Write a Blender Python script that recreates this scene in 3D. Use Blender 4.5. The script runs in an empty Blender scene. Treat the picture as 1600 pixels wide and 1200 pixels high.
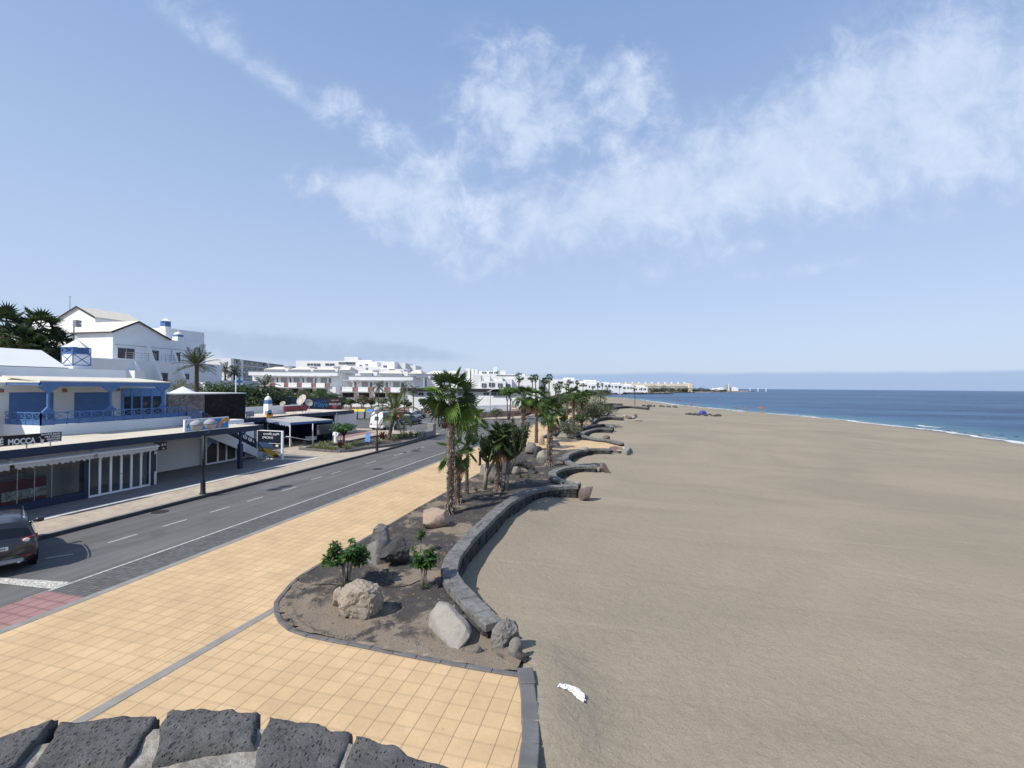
import bpy, bmesh, math, random
from math import pi, sin, cos, tan, atan2, hypot, radians, sqrt, floor, exp
from mathutils import Vector, Matrix, noise
from mathutils.geometry import tessellate_polygon
S = bpy.context.scene
COL = S.collection
# ---------------------------------------------------------------- camera
F = 711.0; EYE = 6.2
YAW, PIT, ROL = radians(14.36), radians(.36), radians(.48)
CM = Matrix.Rotation(YAW, 3, 'Z') @ Matrix.Rotation(pi / 2 + PIT, 3, 'X') @ Matrix.Rotation(ROL, 3, 'Z')
cam = bpy.data.cameras.new('camera'); co = bpy.data.objects.new('camera', cam); COL.objects.link(co)
co.matrix_world = Matrix.Translation((0, 0, EYE)) @ CM.to_4x4()
cam.sensor_width = 36; cam.lens = F / 1600 * 36; cam.clip_start = .05; cam.clip_end = 60000
S.camera = co
def ray(px, py): return CM @ Vector(((px - 800) / F, -(py - 600) / F, -1))
def PZ(px, py, z=0.0):
    d = ray(px, py); t = (z - EYE) / d.z; return Vector((d.x * t, d.y * t, z))
def PX(px, py, X):
    d = ray(px, py); t = X / d.x; return Vector((X, d.y * t, EYE + d.z * t))
def PY(px, py, Y):
    d = ray(px, py); t = Y / d.y; return Vector((d.x * t, Y, EYE + d.z * t))
def PD(px, py, D):
    d = ray(px, py); return Vector((d.x * D, d.y * D, EYE + d.z * D))
def ZH(b, px, py):
    d = ray(px, py); return EYE + d.z * hypot(b[0], b[1]) / hypot(d.x, d.y)
# ---------------------------------------------------------------- scene-object helpers
ORG = {}
def tag(o, label=None, cat=None, group=None, kind=None):
    if label: o['label'] = label
    if cat: o['category'] = cat
    if group: o['group'] = group
    if kind: o['kind'] = kind
    return o
def thing(name, label, cat, loc=(0, 0, 0), rz=0, group=None, sc=1):
    o = bpy.data.objects.new(name, None); COL.objects.link(o)
    o.location = loc; o.rotation_euler = (0, 0, rz); o.scale = (sc, sc, sc)
    o.empty_display_size = .3
    ORG[o.name] = Vector(loc)
    return tag(o, label, cat, group)
def dup(root, loc, rz=0, label=None, group=None, sc=None):
    def cp(o, par):
        c = o.copy(); COL.objects.link(c)
        if par: c.parent = par
        for ch in [x for x in o.children]: cp(ch, c)
        return c
    r = cp(root, None); r.location = loc; r.rotation_euler = (0, 0, rz)
    if sc: r.scale = (sc, sc, sc)
    if label: r['label'] = label
    if group: r['group'] = group
    ORG[r.name] = Vector(loc)
    return r
class MB:
    def __init__(s): s.v = []; s.f = []; s.m = []
    def poly(s, pts, m=0):
        n = len(s.v); s.v += [tuple(p) for p in pts]; s.f.append(tuple(range(n, n + len(pts)))); s.m.append(m)
    def hexa(s, c, m=0):
        n = len(s.v); s.v += [tuple(p) for p in c]
        for q in ((3, 2, 1, 0), (4, 5, 6, 7), (0, 1, 5, 4), (1, 2, 6, 5), (2, 3, 7, 6), (3, 0, 4, 7)):
            s.f.append(tuple(n + i for i in q)); s.m.append(m)
    def box(s, x0, y0, z0, x1, y1, z1, m=0):
        x0, x1 = min(x0, x1), max(x0, x1); y0, y1 = min(y0, y1), max(y0, y1); z0, z1 = min(z0, z1), max(z0, z1)
        s.hexa([(x0, y0, z0), (x1, y0, z0), (x1, y1, z0), (x0, y1, z0), (x0, y0, z1), (x1, y0, z1), (x1, y1, z1), (x0, y1, z1)], m)
    def fbox(s, o, u, w, a0, a1, b0, b1, z0, z1, m=0):
        # box in a rotated ground frame: origin o, axes u (along) and w (across)
        P = lambda a, b, z: (o[0] + u[0] * a + w[0] * b, o[1] + u[1] * a + w[1] * b, z)
        s.hexa([P(a0, b0, z0), P(a1, b0, z0), P(a1, b1, z0), P(a0, b1, z0), P(a0, b0, z1), P(a1, b0, z1), P(a1, b1, z1), P(a0, b1, z1)], m)
    def bar(s, a, b, w=.05, h=None, m=0):
        a, b = Vector(a), Vector(b); d = (b - a).normalized(); h = h or w
        up = Vector((0, 0, 1)) if abs(d.z) < .95 else Vector((1, 0, 0))
        r = d.cross(up).normalized() * w / 2; u = r.cross(d).normalized() * h / 2
        s.hexa([a - r - u, a + r - u, b + r - u, b - r - u, a - r + u, a + r + u, b + r + u, b - r + u], m)
    def prism(s, poly, z0, z1, m=0, mt=None):
        n = len(poly); k = len(s.v)
        s.v += [(p[0], p[1], z0) for p in poly] + [(p[0], p[1], z1) for p in poly]
        s.f.append(tuple(k + n - 1 - i for i in range(n))); s.m.append(m)
        s.f.append(tuple(k + n + i for i in range(n))); s.m.append(m if mt is None else mt)
        for i in range(n):
            j = (i + 1) % n; s.f.append((k + i, k + j, k + n + j, k + n + i)); s.m.append(m)
    def tube(s, path, rad, n=8, m=0, cap=True):
        P = [Vector(p) for p in path]; R = rad if isinstance(rad, (list, tuple)) else [rad] * len(P)
        k0 = len(s.v); ref = None
        for i, p in enumerate(P):
            d = (P[min(i + 1, len(P) - 1)] - P[max(i - 1, 0)]).normalized()
            if ref is None:
                ref = d.orthogonal().normalized()
            ref = (ref - d * ref.dot(d)).normalized(); b = d.cross(ref)
            for j in range(n):
                a = 2 * pi * j / n; s.v.append(tuple(p + (ref * cos(a) + b * sin(a)) * R[i]))
        for i in range(len(P) - 1):
            for j in range(n):
                q = (j + 1) % n; A = k0 + i * n
                s.f.append((A + j, A + q, A + n + q, A + n + j)); s.m.append(m)
        if cap:
            s.f.append(tuple(k0 + n - 1 - j for j in range(n))); s.m.append(m)
            A = k0 + (len(P) - 1) * n; s.f.append(tuple(A + j for j in range(n))); s.m.append(m)
    def lathe(s, prof, c=(0, 0, 0), n=16, m=0, ms=None):
        k = len(s.v)
        for r, z in prof:
            for j in range(n): a = 2 * pi * j / n; s.v.append((c[0] + r * cos(a), c[1] + r * sin(a), c[2] + z))
        for i in range(len(prof) - 1):
            for j in range(n):
                q = (j + 1) % n; A = k + i * n
                s.f.append((A + j, A + q, A + n + q, A + n + j)); s.m.append(ms[i] if ms else m)
        s.f.append(tuple(k + n - 1 - j for j in range(n))); s.m.append(ms[0] if ms else m)
        A = k + (len(prof) - 1) * n; s.f.append(tuple(A + j for j in range(n))); s.m.append(ms[-1] if ms else m)
    def add(s, o, M=None, m=None):
        k = len(s.v); s.v += [tuple(M @ Vector(p)) if M else p for p in o.v]
        s.f += [tuple(k + i for i in f) for f in o.f]; s.m += [x if m is None else m for x in o.m]
    def build(s, name, mats, parent=None, smooth=False, world=True, org=None, bevel=0, normals=False):
        me = bpy.data.meshes.new(name)
        off = Vector((0, 0, 0))
        if parent is not None and world: off = root_org(parent)
        elif org is not None: off = Vector(org)
        v = [(p[0] - off.x, p[1] - off.y, p[2] - off.z) for p in s.v] if off.length else s.v
        me.from_pydata(v, [], s.f)
        if not isinstance(mats, (list, tuple)): mats = [mats]
        for mm in mats: me.materials.append(mm)
        me.polygons.foreach_set('material_index', s.m)
        if bevel or normals:
            bm = bmesh.new(); bm.from_mesh(me)
            if bevel: bmesh.ops.bevel(bm, geom=bm.edges[:], offset=bevel, segments=1, affect='EDGES')
            if normals: bmesh.ops.recalc_face_normals(bm, faces=bm.faces[:])
            bm.to_mesh(me); bm.free()
        if smooth: me.polygons.foreach_set('use_smooth', [True] * len(me.polygons))
        me.update()
        o = bpy.data.objects.new(name, me); COL.objects.link(o)
        if parent is not None: o.parent = parent
        elif org is not None: o.location = org
        return o
def root_org(o):
    while o.parent is not None: o = o.parent
    return ORG.get(o.name, Vector(o.location))
def text(s, size, loc, facing, mat, parent=None, align='LEFT', ext=.006, sx=1.0, mirror=False, shear=0, rot=None, name='lettering', bold=0):
    c = bpy.data.curves.new(name, 'FONT'); c.body = s; c.size = size; c.extrude = ext; c.align_x = align; c.shear = shear
    c.offset = bold; c.materials.append(mat); c.resolution_u = 3
    o = bpy.data.objects.new(name, c); COL.objects.link(o)
    r = {'+X': (pi / 2, 0, pi / 2), '-Y': (pi / 2, 0, 0), '+Y': (pi / 2, 0, pi), 'cam': (pi / 2, 0, YAW)}[facing] if rot is None else rot
    o.rotation_euler = r; o.scale = (-sx if mirror else sx, 1, 1)
    o.location = Vector(loc) - (root_org(parent) if parent else Vector((0, 0, 0)))
    if parent: o.parent = parent
    return o
# ---------------------------------------------------------------- materials
def newmat(name):
    m = bpy.data.materials.new(name); m.use_nodes = True; nt = m.node_tree
    return m, nt, nt.nodes['Principled BSDF']
def nd(nt, typ, **k):
    n = nt.nodes.new(typ)
    for a, v in k.items():
        if a.startswith('i_'):
            key = a[2:]; n.inputs[int(key) if key.isdigit() else key.replace('_', ' ')].default_value = v
        else: setattr(n, a, v)
    return n
def pos(nt): return nd(nt, 'ShaderNodeNewGeometry').outputs['Position']
def objc(nt): return nd(nt, 'ShaderNodeTexCoord').outputs['Object']
def nz(nt, vec, scale, detail=4, rough=.55, dist=0):
    n = nd(nt, 'ShaderNodeTexNoise', i_Scale=scale, i_Detail=detail, i_Roughness=rough, i_Distortion=dist)
    if vec is not None: nt.links.new(vec, n.inputs['Vector'])
    return n.outputs['Fac']
def mr(nt, val, a, b, c, d, typ='LINEAR'):
    n = nd(nt, 'ShaderNodeMapRange', interpolation_type=typ); n.inputs[1].default_value = a; n.inputs[2].default_value = b
    n.inputs[3].default_value = c; n.inputs[4].default_value = d; nt.links.new(val, n.inputs[0]); return n.outputs[0]
def mth(nt, op, a, b=None, c=None):
    n = nd(nt, 'ShaderNodeMath', operation=op)
    for i, x in enumerate((a, b, c)):
        if x is None: continue
        if isinstance(x, (int, float)): n.inputs[i].default_value = x
        else: nt.links.new(x, n.inputs[i])
    return n.outputs[0]
def mix(nt, fac, a, b, bt='MIX'):
    n = nd(nt, 'ShaderNodeMix', data_type='RGBA', blend_type=bt)
    for i, x in ((0, fac), (6, a), (7, b)):
        if isinstance(x, (int, float)): n.inputs[i].default_value = x
        elif isinstance(x, (tuple, list)): n.inputs[i].default_value = (*x[:3], 1)
        else: nt.links.new(x, n.inputs[i])
    return n.outputs[2]
def scol(nt, col, val):
    n = nd(nt, 'ShaderNodeVectorMath', operation='SCALE')
    if isinstance(col, (tuple, list)): n.inputs[0].default_value = col[:3]
    else: nt.links.new(col, n.inputs[0])
    nt.links.new(val, n.inputs['Scale']); return n.outputs[0]
def bump(nt, b, h, strength, dist):
    n = nd(nt, 'ShaderNodeBump', i_Strength=strength, i_Distance=dist); nt.links.new(h, n.inputs['Height'])
    nt.links.new(n.outputs[0], b.inputs['Normal']); return n
def mat(name, col, rough=.75, var=.12, vs=1.2, bmp=0, bs=25., spec=.35, metal=0, isl=0, two=None, obj=False, trans=0, coat=0):
    m, nt, b = newmat(name); p = objc(nt) if obj else pos(nt)
    f = nz(nt, p, vs, 5); k = mr(nt, f, .3, .7, 1 - var, 1 + var)
    if isl:
        ri = nd(nt, 'ShaderNodeNewGeometry').outputs['Random Per Island']
        k = mth(nt, 'MULTIPLY', k, mr(nt, ri, 0, 1, 1 - isl, 1 + isl))
    base = col
    if two is not None:
        f2 = nz(nt, p, vs * 3.1, 5, .65); base = mix(nt, mr(nt, f2, .42, .6, 0, 1), col, two)
    nt.links.new(scol(nt, base, k), b.inputs['Base Color'])
    b.inputs['Roughness'].default_value = rough; b.inputs['Specular IOR Level'].default_value = spec; b.inputs['Metallic'].default_value = metal
    if coat: b.inputs['Coat Weight'].default_value = coat; b.inputs['Coat Roughness'].default_value = .08
    if bmp: bump(nt, b, nz(nt, p, bs, 6, .65), .8, bmp)
    if trans:
        t = nd(nt, 'ShaderNodeBsdfTranslucent'); nt.links.new(scol(nt, (col[0] * 1.5, col[1] * 1.5, col[2] * .7), k), t.inputs[0])
        ms = nd(nt, 'ShaderNodeMixShader'); ms.inputs[0].default_value = trans
        nt.links.new(b.outputs[0], ms.inputs[1]); nt.links.new(t.outputs[0], ms.inputs[2])
        nt.links.new(ms.outputs[0], nt.nodes['Material Output'].inputs[0])
    return m
M = {}
def tilemat(name, col, tx, ty, px0, py0, gl=.012, gc=.02, vary=.055, lc=(.20, .15, .09), cc=.75, rot=0):
    m, nt, b = newmat(name); p = pos(nt); s = nd(nt, 'ShaderNodeSeparateXYZ'); nt.links.new(p, s.inputs[0])
    wob = nz(nt, p, 2.0, 3)
    fx = mth(nt, 'DIVIDE', mth(nt, 'SUBTRACT', s.outputs[0], px0), tx)
    fy = mth(nt, 'DIVIDE', mth(nt, 'SUBTRACT', mth(nt, 'ADD', s.outputs[1], mth(nt, 'MULTIPLY', wob, .03)), py0), ty)
    cx = mth(nt, 'FLOOR', fx); cy = mth(nt, 'FLOOR', fy)
    dx = mth(nt, 'ABSOLUTE', mth(nt, 'SUBTRACT', mth(nt, 'FRACT', fx), .5)); dy = mth(nt, 'ABSOLUTE', mth(nt, 'SUBTRACT', mth(nt, 'FRACT', fy), .5))
    lx = mr(nt, dx, .5 - gl / tx, .5 - gl / tx * .4, 0, 1); ly = mr(nt, dy, .5 - gc / ty * 2.2, .5, 0, 1)
    cmb = nd(nt, 'ShaderNodeCombineXYZ'); nt.links.new(cx, cmb.inputs[0]); nt.links.new(cy, cmb.inputs[1])
    wn = nd(nt, 'ShaderNodeTexWhiteNoise', noise_dimensions='3D'); nt.links.new(cmb.outputs[0], wn.inputs['Vector'])
    k = mr(nt, wn.outputs['Value'], 0, 1, 1 - vary, 1 + vary)
    st = mr(nt, nz(nt, p, .55, 6, .7),   .35, .7, .86, 1.09); k = mth(nt, 'MULTIPLY', k, st)
    k = mth(nt, 'MULTIPLY', k, mr(nt, nz(nt, p, 14, 4, .7), .3, .7, .95, 1.05))
    c = scol(nt, col, k)
    pale = mr(nt, nz(nt, p, 2.3, 5, .6), .66, .74, 0, .35); c = mix(nt, pale, c, (.72, .62, .5))
    c = mix(nt, mr(nt, nz(nt, p, .33, 6, .7, .6), .55, .75, 0, .35), c, (col[0] * .78, col[1] * .80, col[2] * .84))
    c = mix(nt, mr(nt, nz(nt, p, 5.5, 3, .5), .72, .76, 0, .4), c, (col[0] * .5, col[1] * .5, col[2] * .5))
    c = mix(nt, mth(nt, 'MULTIPLY', ly, 1 - cc), c, lc); c = mix(nt, mth(nt, 'MULTIPLY', lx, .8), c, lc)
    nt.links.new(c, b.inputs['Base Color']); b.inputs['Roughness'].default_value = .8; b.inputs['Specular IOR Level'].default_value = .25
    h = mth(nt, 'SUBTRACT', nz(nt, p, 60, 3), mth(nt, 'MULTIPLY', mth(nt, 'MAXIMUM', lx, mth(nt, 'MULTIPLY', ly, .5)), 2.0)); bump(nt, b, h, .4, .004)
    return m
def stonemat(name, col, dark, scale, bmpd=.02, rough=.85, gap=.05, pit=0, mort=None):
    m, nt, b = newmat(name); p = pos(nt)
    vd = nd(nt, 'ShaderNodeTexVoronoi', feature='DISTANCE_TO_EDGE', i_Scale=scale); vc = nd(nt, 'ShaderNodeTexVoronoi', feature='F1', i_Scale=scale)
    nt.links.new(p, vd.inputs['Vector']); nt.links.new(p, vc.inputs['Vector'])
    hs = nd(nt, 'ShaderNodeSeparateColor'); nt.links.new(vc.outputs['Color'], hs.inputs[0])
    k = mth(nt, 'MULTIPLY', mr(nt, hs.outputs[0], 0, 1, .6, 1.4), mr(nt, nz(nt, p, scale * 4, 6, .7), .3, .7, .75, 1.25))
    c = scol(nt, col, k); e = mr(nt, vd.outputs['Distance'], 0, gap, 1, 0, 'SMOOTHSTEP')
    c = mix(nt, e, c, mort or dark); nt.links.new(c, b.inputs['Base Color']); b.inputs['Roughness'].default_value = rough
    b.inputs['Specular IOR Level'].default_value = .2
    bump(nt, b, mth(nt, 'SUBTRACT', nz(nt, p, scale * 5, 5, .7), e), .9, bmpd)
    return m
def rockmat(name, col, two, dark, bd=.03, sc=3.):
    m, nt, b = newmat(name); p = objc(nt)
    a = nz(nt, p, sc, 7, .7, .4); c = mix(nt, mr(nt, a, .38, .62, 0, 1), col, two)
    d = nz(nt, p, sc * 4.5, 7, .75); c = mix(nt, mr(nt, d, .52, .68, 0, .55), c, dark)
    nt.links.new(c, b.inputs['Base Color']); b.inputs['Roughness'].default_value = .9; b.inputs['Specular IOR Level'].default_value = .2
    h = mth(nt, 'ADD', nz(nt, p, sc * 3, 8, .75), mth(nt, 'MULTIPLY', nz(nt, p, sc * 16, 4, .7), .4)); bump(nt, b, h, .9, bd)
    return m
def glassmat(name, col=(.02, .025, .03), rough=.04, spec=.6):
    return mat(name, col, rough, .25, .6, spec=spec)
M['white'] = mat('white_plaster', (.70, .72, .74), .85, .05, .5, bmp=.004, bs=30)
M['white2'] = mat('white_render', (.74, .75, .76), .8, .04, .3)
M['offwhite'] = mat('offwhite_render', (.62, .62, .60), .85, .06, .6)
M['blue'] = mat('blue_paint', (.070, .155, .345), .5, .1, 2.)
M['navy'] = mat('navy_paint', (.015, .028, .066), .5, .12, 2.)
M['bluepale'] = mat('pale_and_lit_blue', (.10, .22, .45), .5, .1, 2.)
M['dark'] = mat('dark_interior', (.02, .02, .024), .7, .2)
M['glass'] = glassmat('window_glass'); M['carglass'] = mat('car_glass', (.006, .006, .007), .05, .05, spec=.6)
M['glass2'] = glassmat('blue_grey_glass', (.07, .09, .11), .08)
M['roof'] = mat('cream_roof_deck', (.56, .50, .40), .9, .1, .9, bmp=.004)
M['rooftile'] = mat('cream_roof_tiles', (.62, .58, .49), .9, .1, 2.)
M['cream'] = mat('cream_wall', (.66, .60, .48), .85, .06)
M['grey'] = mat('grey_render', (.30, .31, .33), .8, .1)
M['steel'] = mat('galvanised_steel', (.35, .36, .37), .45, .1, metal=.6)
M['steel_dark'] = mat('cast_iron', (.05, .048, .045), .6, .2, 8, metal=.5)
M['black'] = mat('black_paint', (.012, .013, .015), .45, .15)
M['rubber'] = mat('rubber', (.012, .012, .013), .8, .1)
M['wood'] = mat('brown_wood', (.16, .09, .05), .7, .2, 4)
M['red'] = mat('faded_red_board', (.27, .06, .075), .6, .12, 3)
M['yellow'] = mat('yellow_paint', (.70, .52, .04), .5, .08)
M['orange'] = mat('orange_paint', (.70, .25, .03), .5, .08)
M['signblue'] = mat('sign_blue', (.05, .21, .50), .45, .05)
M['signwhite'] = mat('sign_white', (.75, .76, .77), .5, .03)
M['terracotta'] = mat('terracotta_trellis', (.26, .14, .12), .85, .15, 6)
M['chrome'] = mat('chrome', (.6, .6, .62), .15, .05, metal=1)
M['carblack'] = mat('dark_plum_car_paint', (.020, .019, .022), .3, .1, coat=.8, spec=.5)
M['carblue'] = mat('dark_blue_car_paint', (.008, .014, .05), .2, .08, coat=.8, spec=.5)
M['carwhite'] = mat('white_vehicle_paint', (.72, .73, .74), .3, .04, coat=.5)
M['carred'] = mat('red_car_paint', (.45, .05, .03), .25, .06, coat=.6)
M['cargrey'] = mat('grey_blue_car_paint', (.06, .08, .11), .22, .06, coat=.8)
M['taillight'] = mat('red_light_lens', (.30, .015, .02), .15, .05, coat=.8)
M['lens'] = mat('clear_light_lens', (.75, .75, .72), .12, .05, coat=.8)
M['tile'] = tilemat('yellow_paving_tile', (.555, .395, .225), .385, .385, -2.96, 7.59)
M['pink'] = tilemat('pink_tactile_tile', (.315, .185, .175), .40, .40, -16.7, 9.75, gl=.03, gc=.03, lc=(.16, .09, .085), cc=.35)
M['pave'] = tilemat('beige_paving_block', (.44, .37, .285), .22, .22, 0, 0, gl=.012, gc=.01, vary=.12, lc=(.22, .18, .13), cc=.6)
M['greypave'] = tilemat('grey_pavement', (.20, .19, .185), .3, .3, 0, 0, gl=.008, gc=.006, vary=.06, lc=(.12, .11, .11), cc=.6)
M['cobble'] = tilemat('grey_block_paving', (.125, .125, .122), .21, .105, 0, 0, gl=.018, gc=.016, vary=.22, lc=(.055, .055, .055), cc=.3)
M['palestrip'] = mat('pale_kerb_strip', (.52, .50, .46), .85, .1, 1.5)
M['kerb'] = mat('grey_basalt_kerb', (.125, .125, .125), .85, .2, 2.5, bmp=.006, bs=18)
M['kerbshade'] = mat('shaded_kerb_face', (.05, .05, .052), .85, .2, 2.5, bmp=.006, bs=18)  # shadow on the kerb's road-side face, put into the colour
M['kerbtop'] = mat('worn_kerb_top', (.24, .23, .21), .85, .15, 2.5)
M['line'] = mat('white_road_paint', (.46, .45, .43), .8, .3, 9, bmp=.003, two=(.30, .29, .28))
M['zebra'] = mat('worn_white_road_paint', (.62, .60, .54), .8, .2, 7, two=(.22, .21, .19))
M['lavacap'] = mat('grey_basalt_cap', (.125, .124, .122), .9, .28, 3.5, bmp=.03, bs=18, isl=.07, two=(.175, .172, .165))
M['lava'] = mat('black_basalt_block', (.042, .042, .045), .9, .3, 4., bmp=.02, bs=20, isl=.35)
M['rubble'] = stonemat('lava_rubble_wall', (.19, .165, .155), (.02, .02, .02), 3.6, .05, mort=(.40, .37, .34))
M['lavadark'] = stonemat('dark_lava_wall', (.022, .018, .02), (.01, .01, .012), 2.6, .03)
M['pinkwall'] = stonemat('pinkish_stone_wall', (.30, .225, .205), (.18, .13, .12), 1.6, .02)
def asphalt():
    m, nt, b = newmat('worn_asphalt'); p = pos(nt)
    k = mth(nt, 'MULTIPLY', mr(nt, nz(nt, p, .25, 5, .6), .3, .7, .85, 1.18), mr(nt, nz(nt, p, 90, 2, .8), .3, .7, .72, 1.28))
    s = nd(nt, 'ShaderNodeMapping'); s.inputs['Scale'].default_value = (1.3, .05, 1); nt.links.new(p, s.inputs[0])
    k = mth(nt, 'MULTIPLY', k, mr(nt, nz(nt, s.outputs[0], 1.2, 4, .6), .35, .65, .86, 1.14))
    c = scol(nt, (.118, .115, .112), k)
    pt = mr(nt, nz(nt, p, .45, 3, .5, 1.), .63, .66, 0, .5); c = mix(nt, pt, c, (.085, .083, .082))
    nt.links.new(c, b.inputs['Base Color']); b.inputs['Roughness'].default_value = .82; b.inputs['Specular IOR Level'].default_value = .3
    bump(nt, b, nz(nt, p, 140, 2, .7), .5, .006); return m
M['asphalt'] = asphalt()
def soil():
    m, nt, b = newmat('volcanic_bed_soil'); p = pos(nt); sp = nd(nt, 'ShaderNodeSeparateXYZ'); nt.links.new(p, sp.inputs[0])
    a = nz(nt, p, .5, 7, .66, .5); near = mr(nt, sp.outputs[1], 9.8, 11.6, .06, -.015); far = mr(nt, sp.outputs[1], 13.5, 18, 0, .05)
    dark = mr(nt, mth(nt, 'ADD', a, mth(nt, 'SUBTRACT', far, near)), .455, .52, 0, 1)
    c = mix(nt, dark, (.225, .184, .140), (.066, .060, .058))
    c = mix(nt, mr(nt, nz(nt, p, 1.9, 6, .7), .52, .68, 0, .5), c, (.20, .16, .12))
    c = scol(nt, c, mr(nt, nz(nt, p, 26, 5, .8), .3, .7, .62, 1.35))
    nt.links.new(c, b.inputs['Base Color']); b.inputs['Roughness'].default_value = .95; b.inputs['Specular IOR Level'].default_value = .15
    bump(nt, b, mth(nt, 'ADD', nz(nt, p, 7, 6, .7), mth(nt, 'MULTIPLY', nz(nt, p, 55, 3, .7), .4)), .9, .035); return m
M['soil'] = soil()
def sand():
    m, nt, b = newmat('beach_sand'); p = pos(nt)
    sp = nd(nt, 'ShaderNodeSeparateXYZ'); nt.links.new(p, sp.inputs[0])
    a = nz(nt, p, .09, 6, .6, .8)
    c = mix(nt, mr(nt, a, .38, .62, 0, 1), (.298, .256, .188), (.252, .219, .164))
    mp = nd(nt, 'ShaderNodeMapping'); mp.inputs['Scale'].default_value = (.09, 1.1, 1); mp.inputs['Rotation'].default_value = (0, 0, .22); nt.links.new(p, mp.inputs[0])
    c = mix(nt, mr(nt, nz(nt, mp.outputs[0], 1.0, 6, .65, .3), .60, .76, 0, .45), c, (.38, .33, .26))
    c = mix(nt, mr(nt, nz(nt, mp.outputs[0], .5, 5, .6), .56, .74, 0, .3), c, (.19, .165, .13))
    c = scol(nt, c, mr(nt, nz(nt, p, 24, 5, .85), .28, .72, .74, 1.24))
    v = nd(nt, 'ShaderNodeTexVoronoi', i_Scale=7.); nt.links.new(p, v.inputs['Vector'])
    hs = nd(nt, 'ShaderNodeSeparateColor'); nt.links.new(v.outputs['Color'], hs.inputs[0])
    sel = mth(nt, 'MULTIPLY', mr(nt, hs.outputs[0], .86, .87, 0, 1), mr(nt, v.outputs['Distance'], .06, .1, 1, 0))
    c = mix(nt, mth(nt, 'MULTIPLY', sel, .55), c, (.55, .51, .44))
    wet = mr(nt, sp.outputs[2], -1.99, -1.86, 1, 0, 'SMOOTHSTEP')
    c = mix(nt, mth(nt, 'MULTIPLY', wet, .7), c, (.085, .072, .056))
    nt.links.new(c, b.inputs['Base Color']); b.inputs['Specular IOR Level'].default_value = .2
    nt.links.new(mr(nt, wet, 0, 1, .93, .3), b.inputs['Roughness'])
    r = nd(nt, 'ShaderNodeTexVoronoi', i_Scale=2.6); r.feature = 'SMOOTH_F1'; nt.links.new(p, r.inputs['Vector'])
    rm = mr(nt, nz(nt, p, .16, 3), .40, .58, .3, 1)
    h = mth(nt, 'ADD', mth(nt, 'MULTIPLY', mth(nt, 'MULTIPLY', r.outputs['Distance'], rm), .7), mth(nt, 'ADD', mth(nt, 'MULTIPLY', nz(nt, p, 4.2, 6, .7, .6), 1.3), mth(nt, 'MULTIPLY', nz(nt, p, 45, 3, .7), .12)))
    bump(nt, b, h, .8, .05); return m
M['sand'] = sand()
M['sanddrift'] = mat('drifted_sand', (.27, .222, .165), .95, .15, 2., bmp=.02, bs=14, two=(.22, .185, .14))
def sea():
    m, nt, b = newmat('sea_water'); p = pos(nt); sp = nd(nt, 'ShaderNodeSeparateXYZ'); nt.links.new(p, sp.inputs[0])
    at = nd(nt, 'ShaderNodeAttribute', attribute_name='shore'); d = at.outputs['Fac']
    mp = nd(nt, 'ShaderNodeMapping'); mp.inputs['Scale'].default_value = (.018, .10, 1); mp.inputs['Rotation'].default_value = (0, 0, radians(-12)); nt.links.new(p, mp.inputs[0])
    n1 = nz(nt, mp.outputs[0], 1.0, 7, .65, .3)
    n3 = nz(nt, mp.outputs[0], 4.5, 7, .7, .5); n1 = mth(nt, 'ADD', mth(nt, 'MULTIPLY', n1, .5), mth(nt, 'MULTIPLY', n3, .5))
    n0 = nz(nt, mp.outputs[0], .22, 5, .6, .3); n1 = mth(nt, 'ADD', mth(nt, 'MULTIPLY', n1, .62), mth(nt, 'MULTIPLY', n0, .38))
    deep = mix(nt, mr(nt, n1, .43, .57, 0, 1), (.010, .036, .098), (.055, .130, .235))  # light and dark of the waves is mixed into the water colour
    shal = mix(nt, mr(nt, n1, .35, .65, 0, 1), (.040, .125, .185), (.085, .19, .235))
    c = mix(nt, mr(nt, d, .05, .26, .85, 0, 'SMOOTHSTEP'), deep, shal)
    edge = mix(nt, mr(nt, nz(nt, p, .35, 5), .35, .65, 0, 1), (.17, .19, .19), (.24, .25, .24))
    c = mix(nt, mr(nt, d, .015, .05, 1, 0, 'SMOOTHSTEP'), c, edge)
    nt.links.new(c, b.inputs['Base Color']); b.inputs['Roughness'].default_value = .36; b.inputs['Specular IOR Level'].default_value = .16; b.inputs['IOR'].default_value = 1.33
    mp2 = nd(nt, 'ShaderNodeMapping'); mp2.inputs['Scale'].default_value = (.25, .9, 1); mp2.inputs['Rotation'].default_value = (0, 0, radians(-20)); nt.links.new(p, mp2.inputs[0])
    h = mth(nt, 'ADD', nz(nt, mp2.outputs[0], 1.1, 7, .7, .4), mth(nt, 'MULTIPLY', nz(nt, mp.outputs[0], 2.2, 5, .65), 1.6)); bump(nt, b, h, .8, .45); return m
M['sea'] = sea()
def foam():
    m, nt, b = newmat('surf_foam'); p = pos(nt)
    b.inputs['Base Color'].default_value = (.58, .60, .61, 1); b.inputs['Roughness'].default_value = .9
    a = nd(nt, 'ShaderNodeAttribute', attribute_name='dens').outputs['Fac']
    v = nz(nt, p, .9, 8, .72, .8); al = mr(nt, mth(nt, 'ADD', v, mth(nt, 'SUBTRACT', a, .55)), .47, .58, 0, 1)
    nt.links.new(al, b.inputs['Alpha']); return m
M['foam'] = foam()
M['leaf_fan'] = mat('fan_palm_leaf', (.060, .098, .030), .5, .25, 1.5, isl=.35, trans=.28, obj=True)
M['leaf_bright'] = mat('bright_palm_leaf', (.085, .155, .03), .5, .2, 1.5, isl=.25, trans=.35, obj=True)  # brighter green, for fan leaves picked at random and one whole crown
M['leaf_dead'] = mat('dead_palm_leaf', (.25, .16, .075), .8, .25, 2., isl=.3, trans=.15, obj=True)
M['leaf_feather'] = mat('feather_palm_leaf', (.085, .11, .042), .5, .2, 1.5, isl=.3, trans=.25, obj=True)
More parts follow.
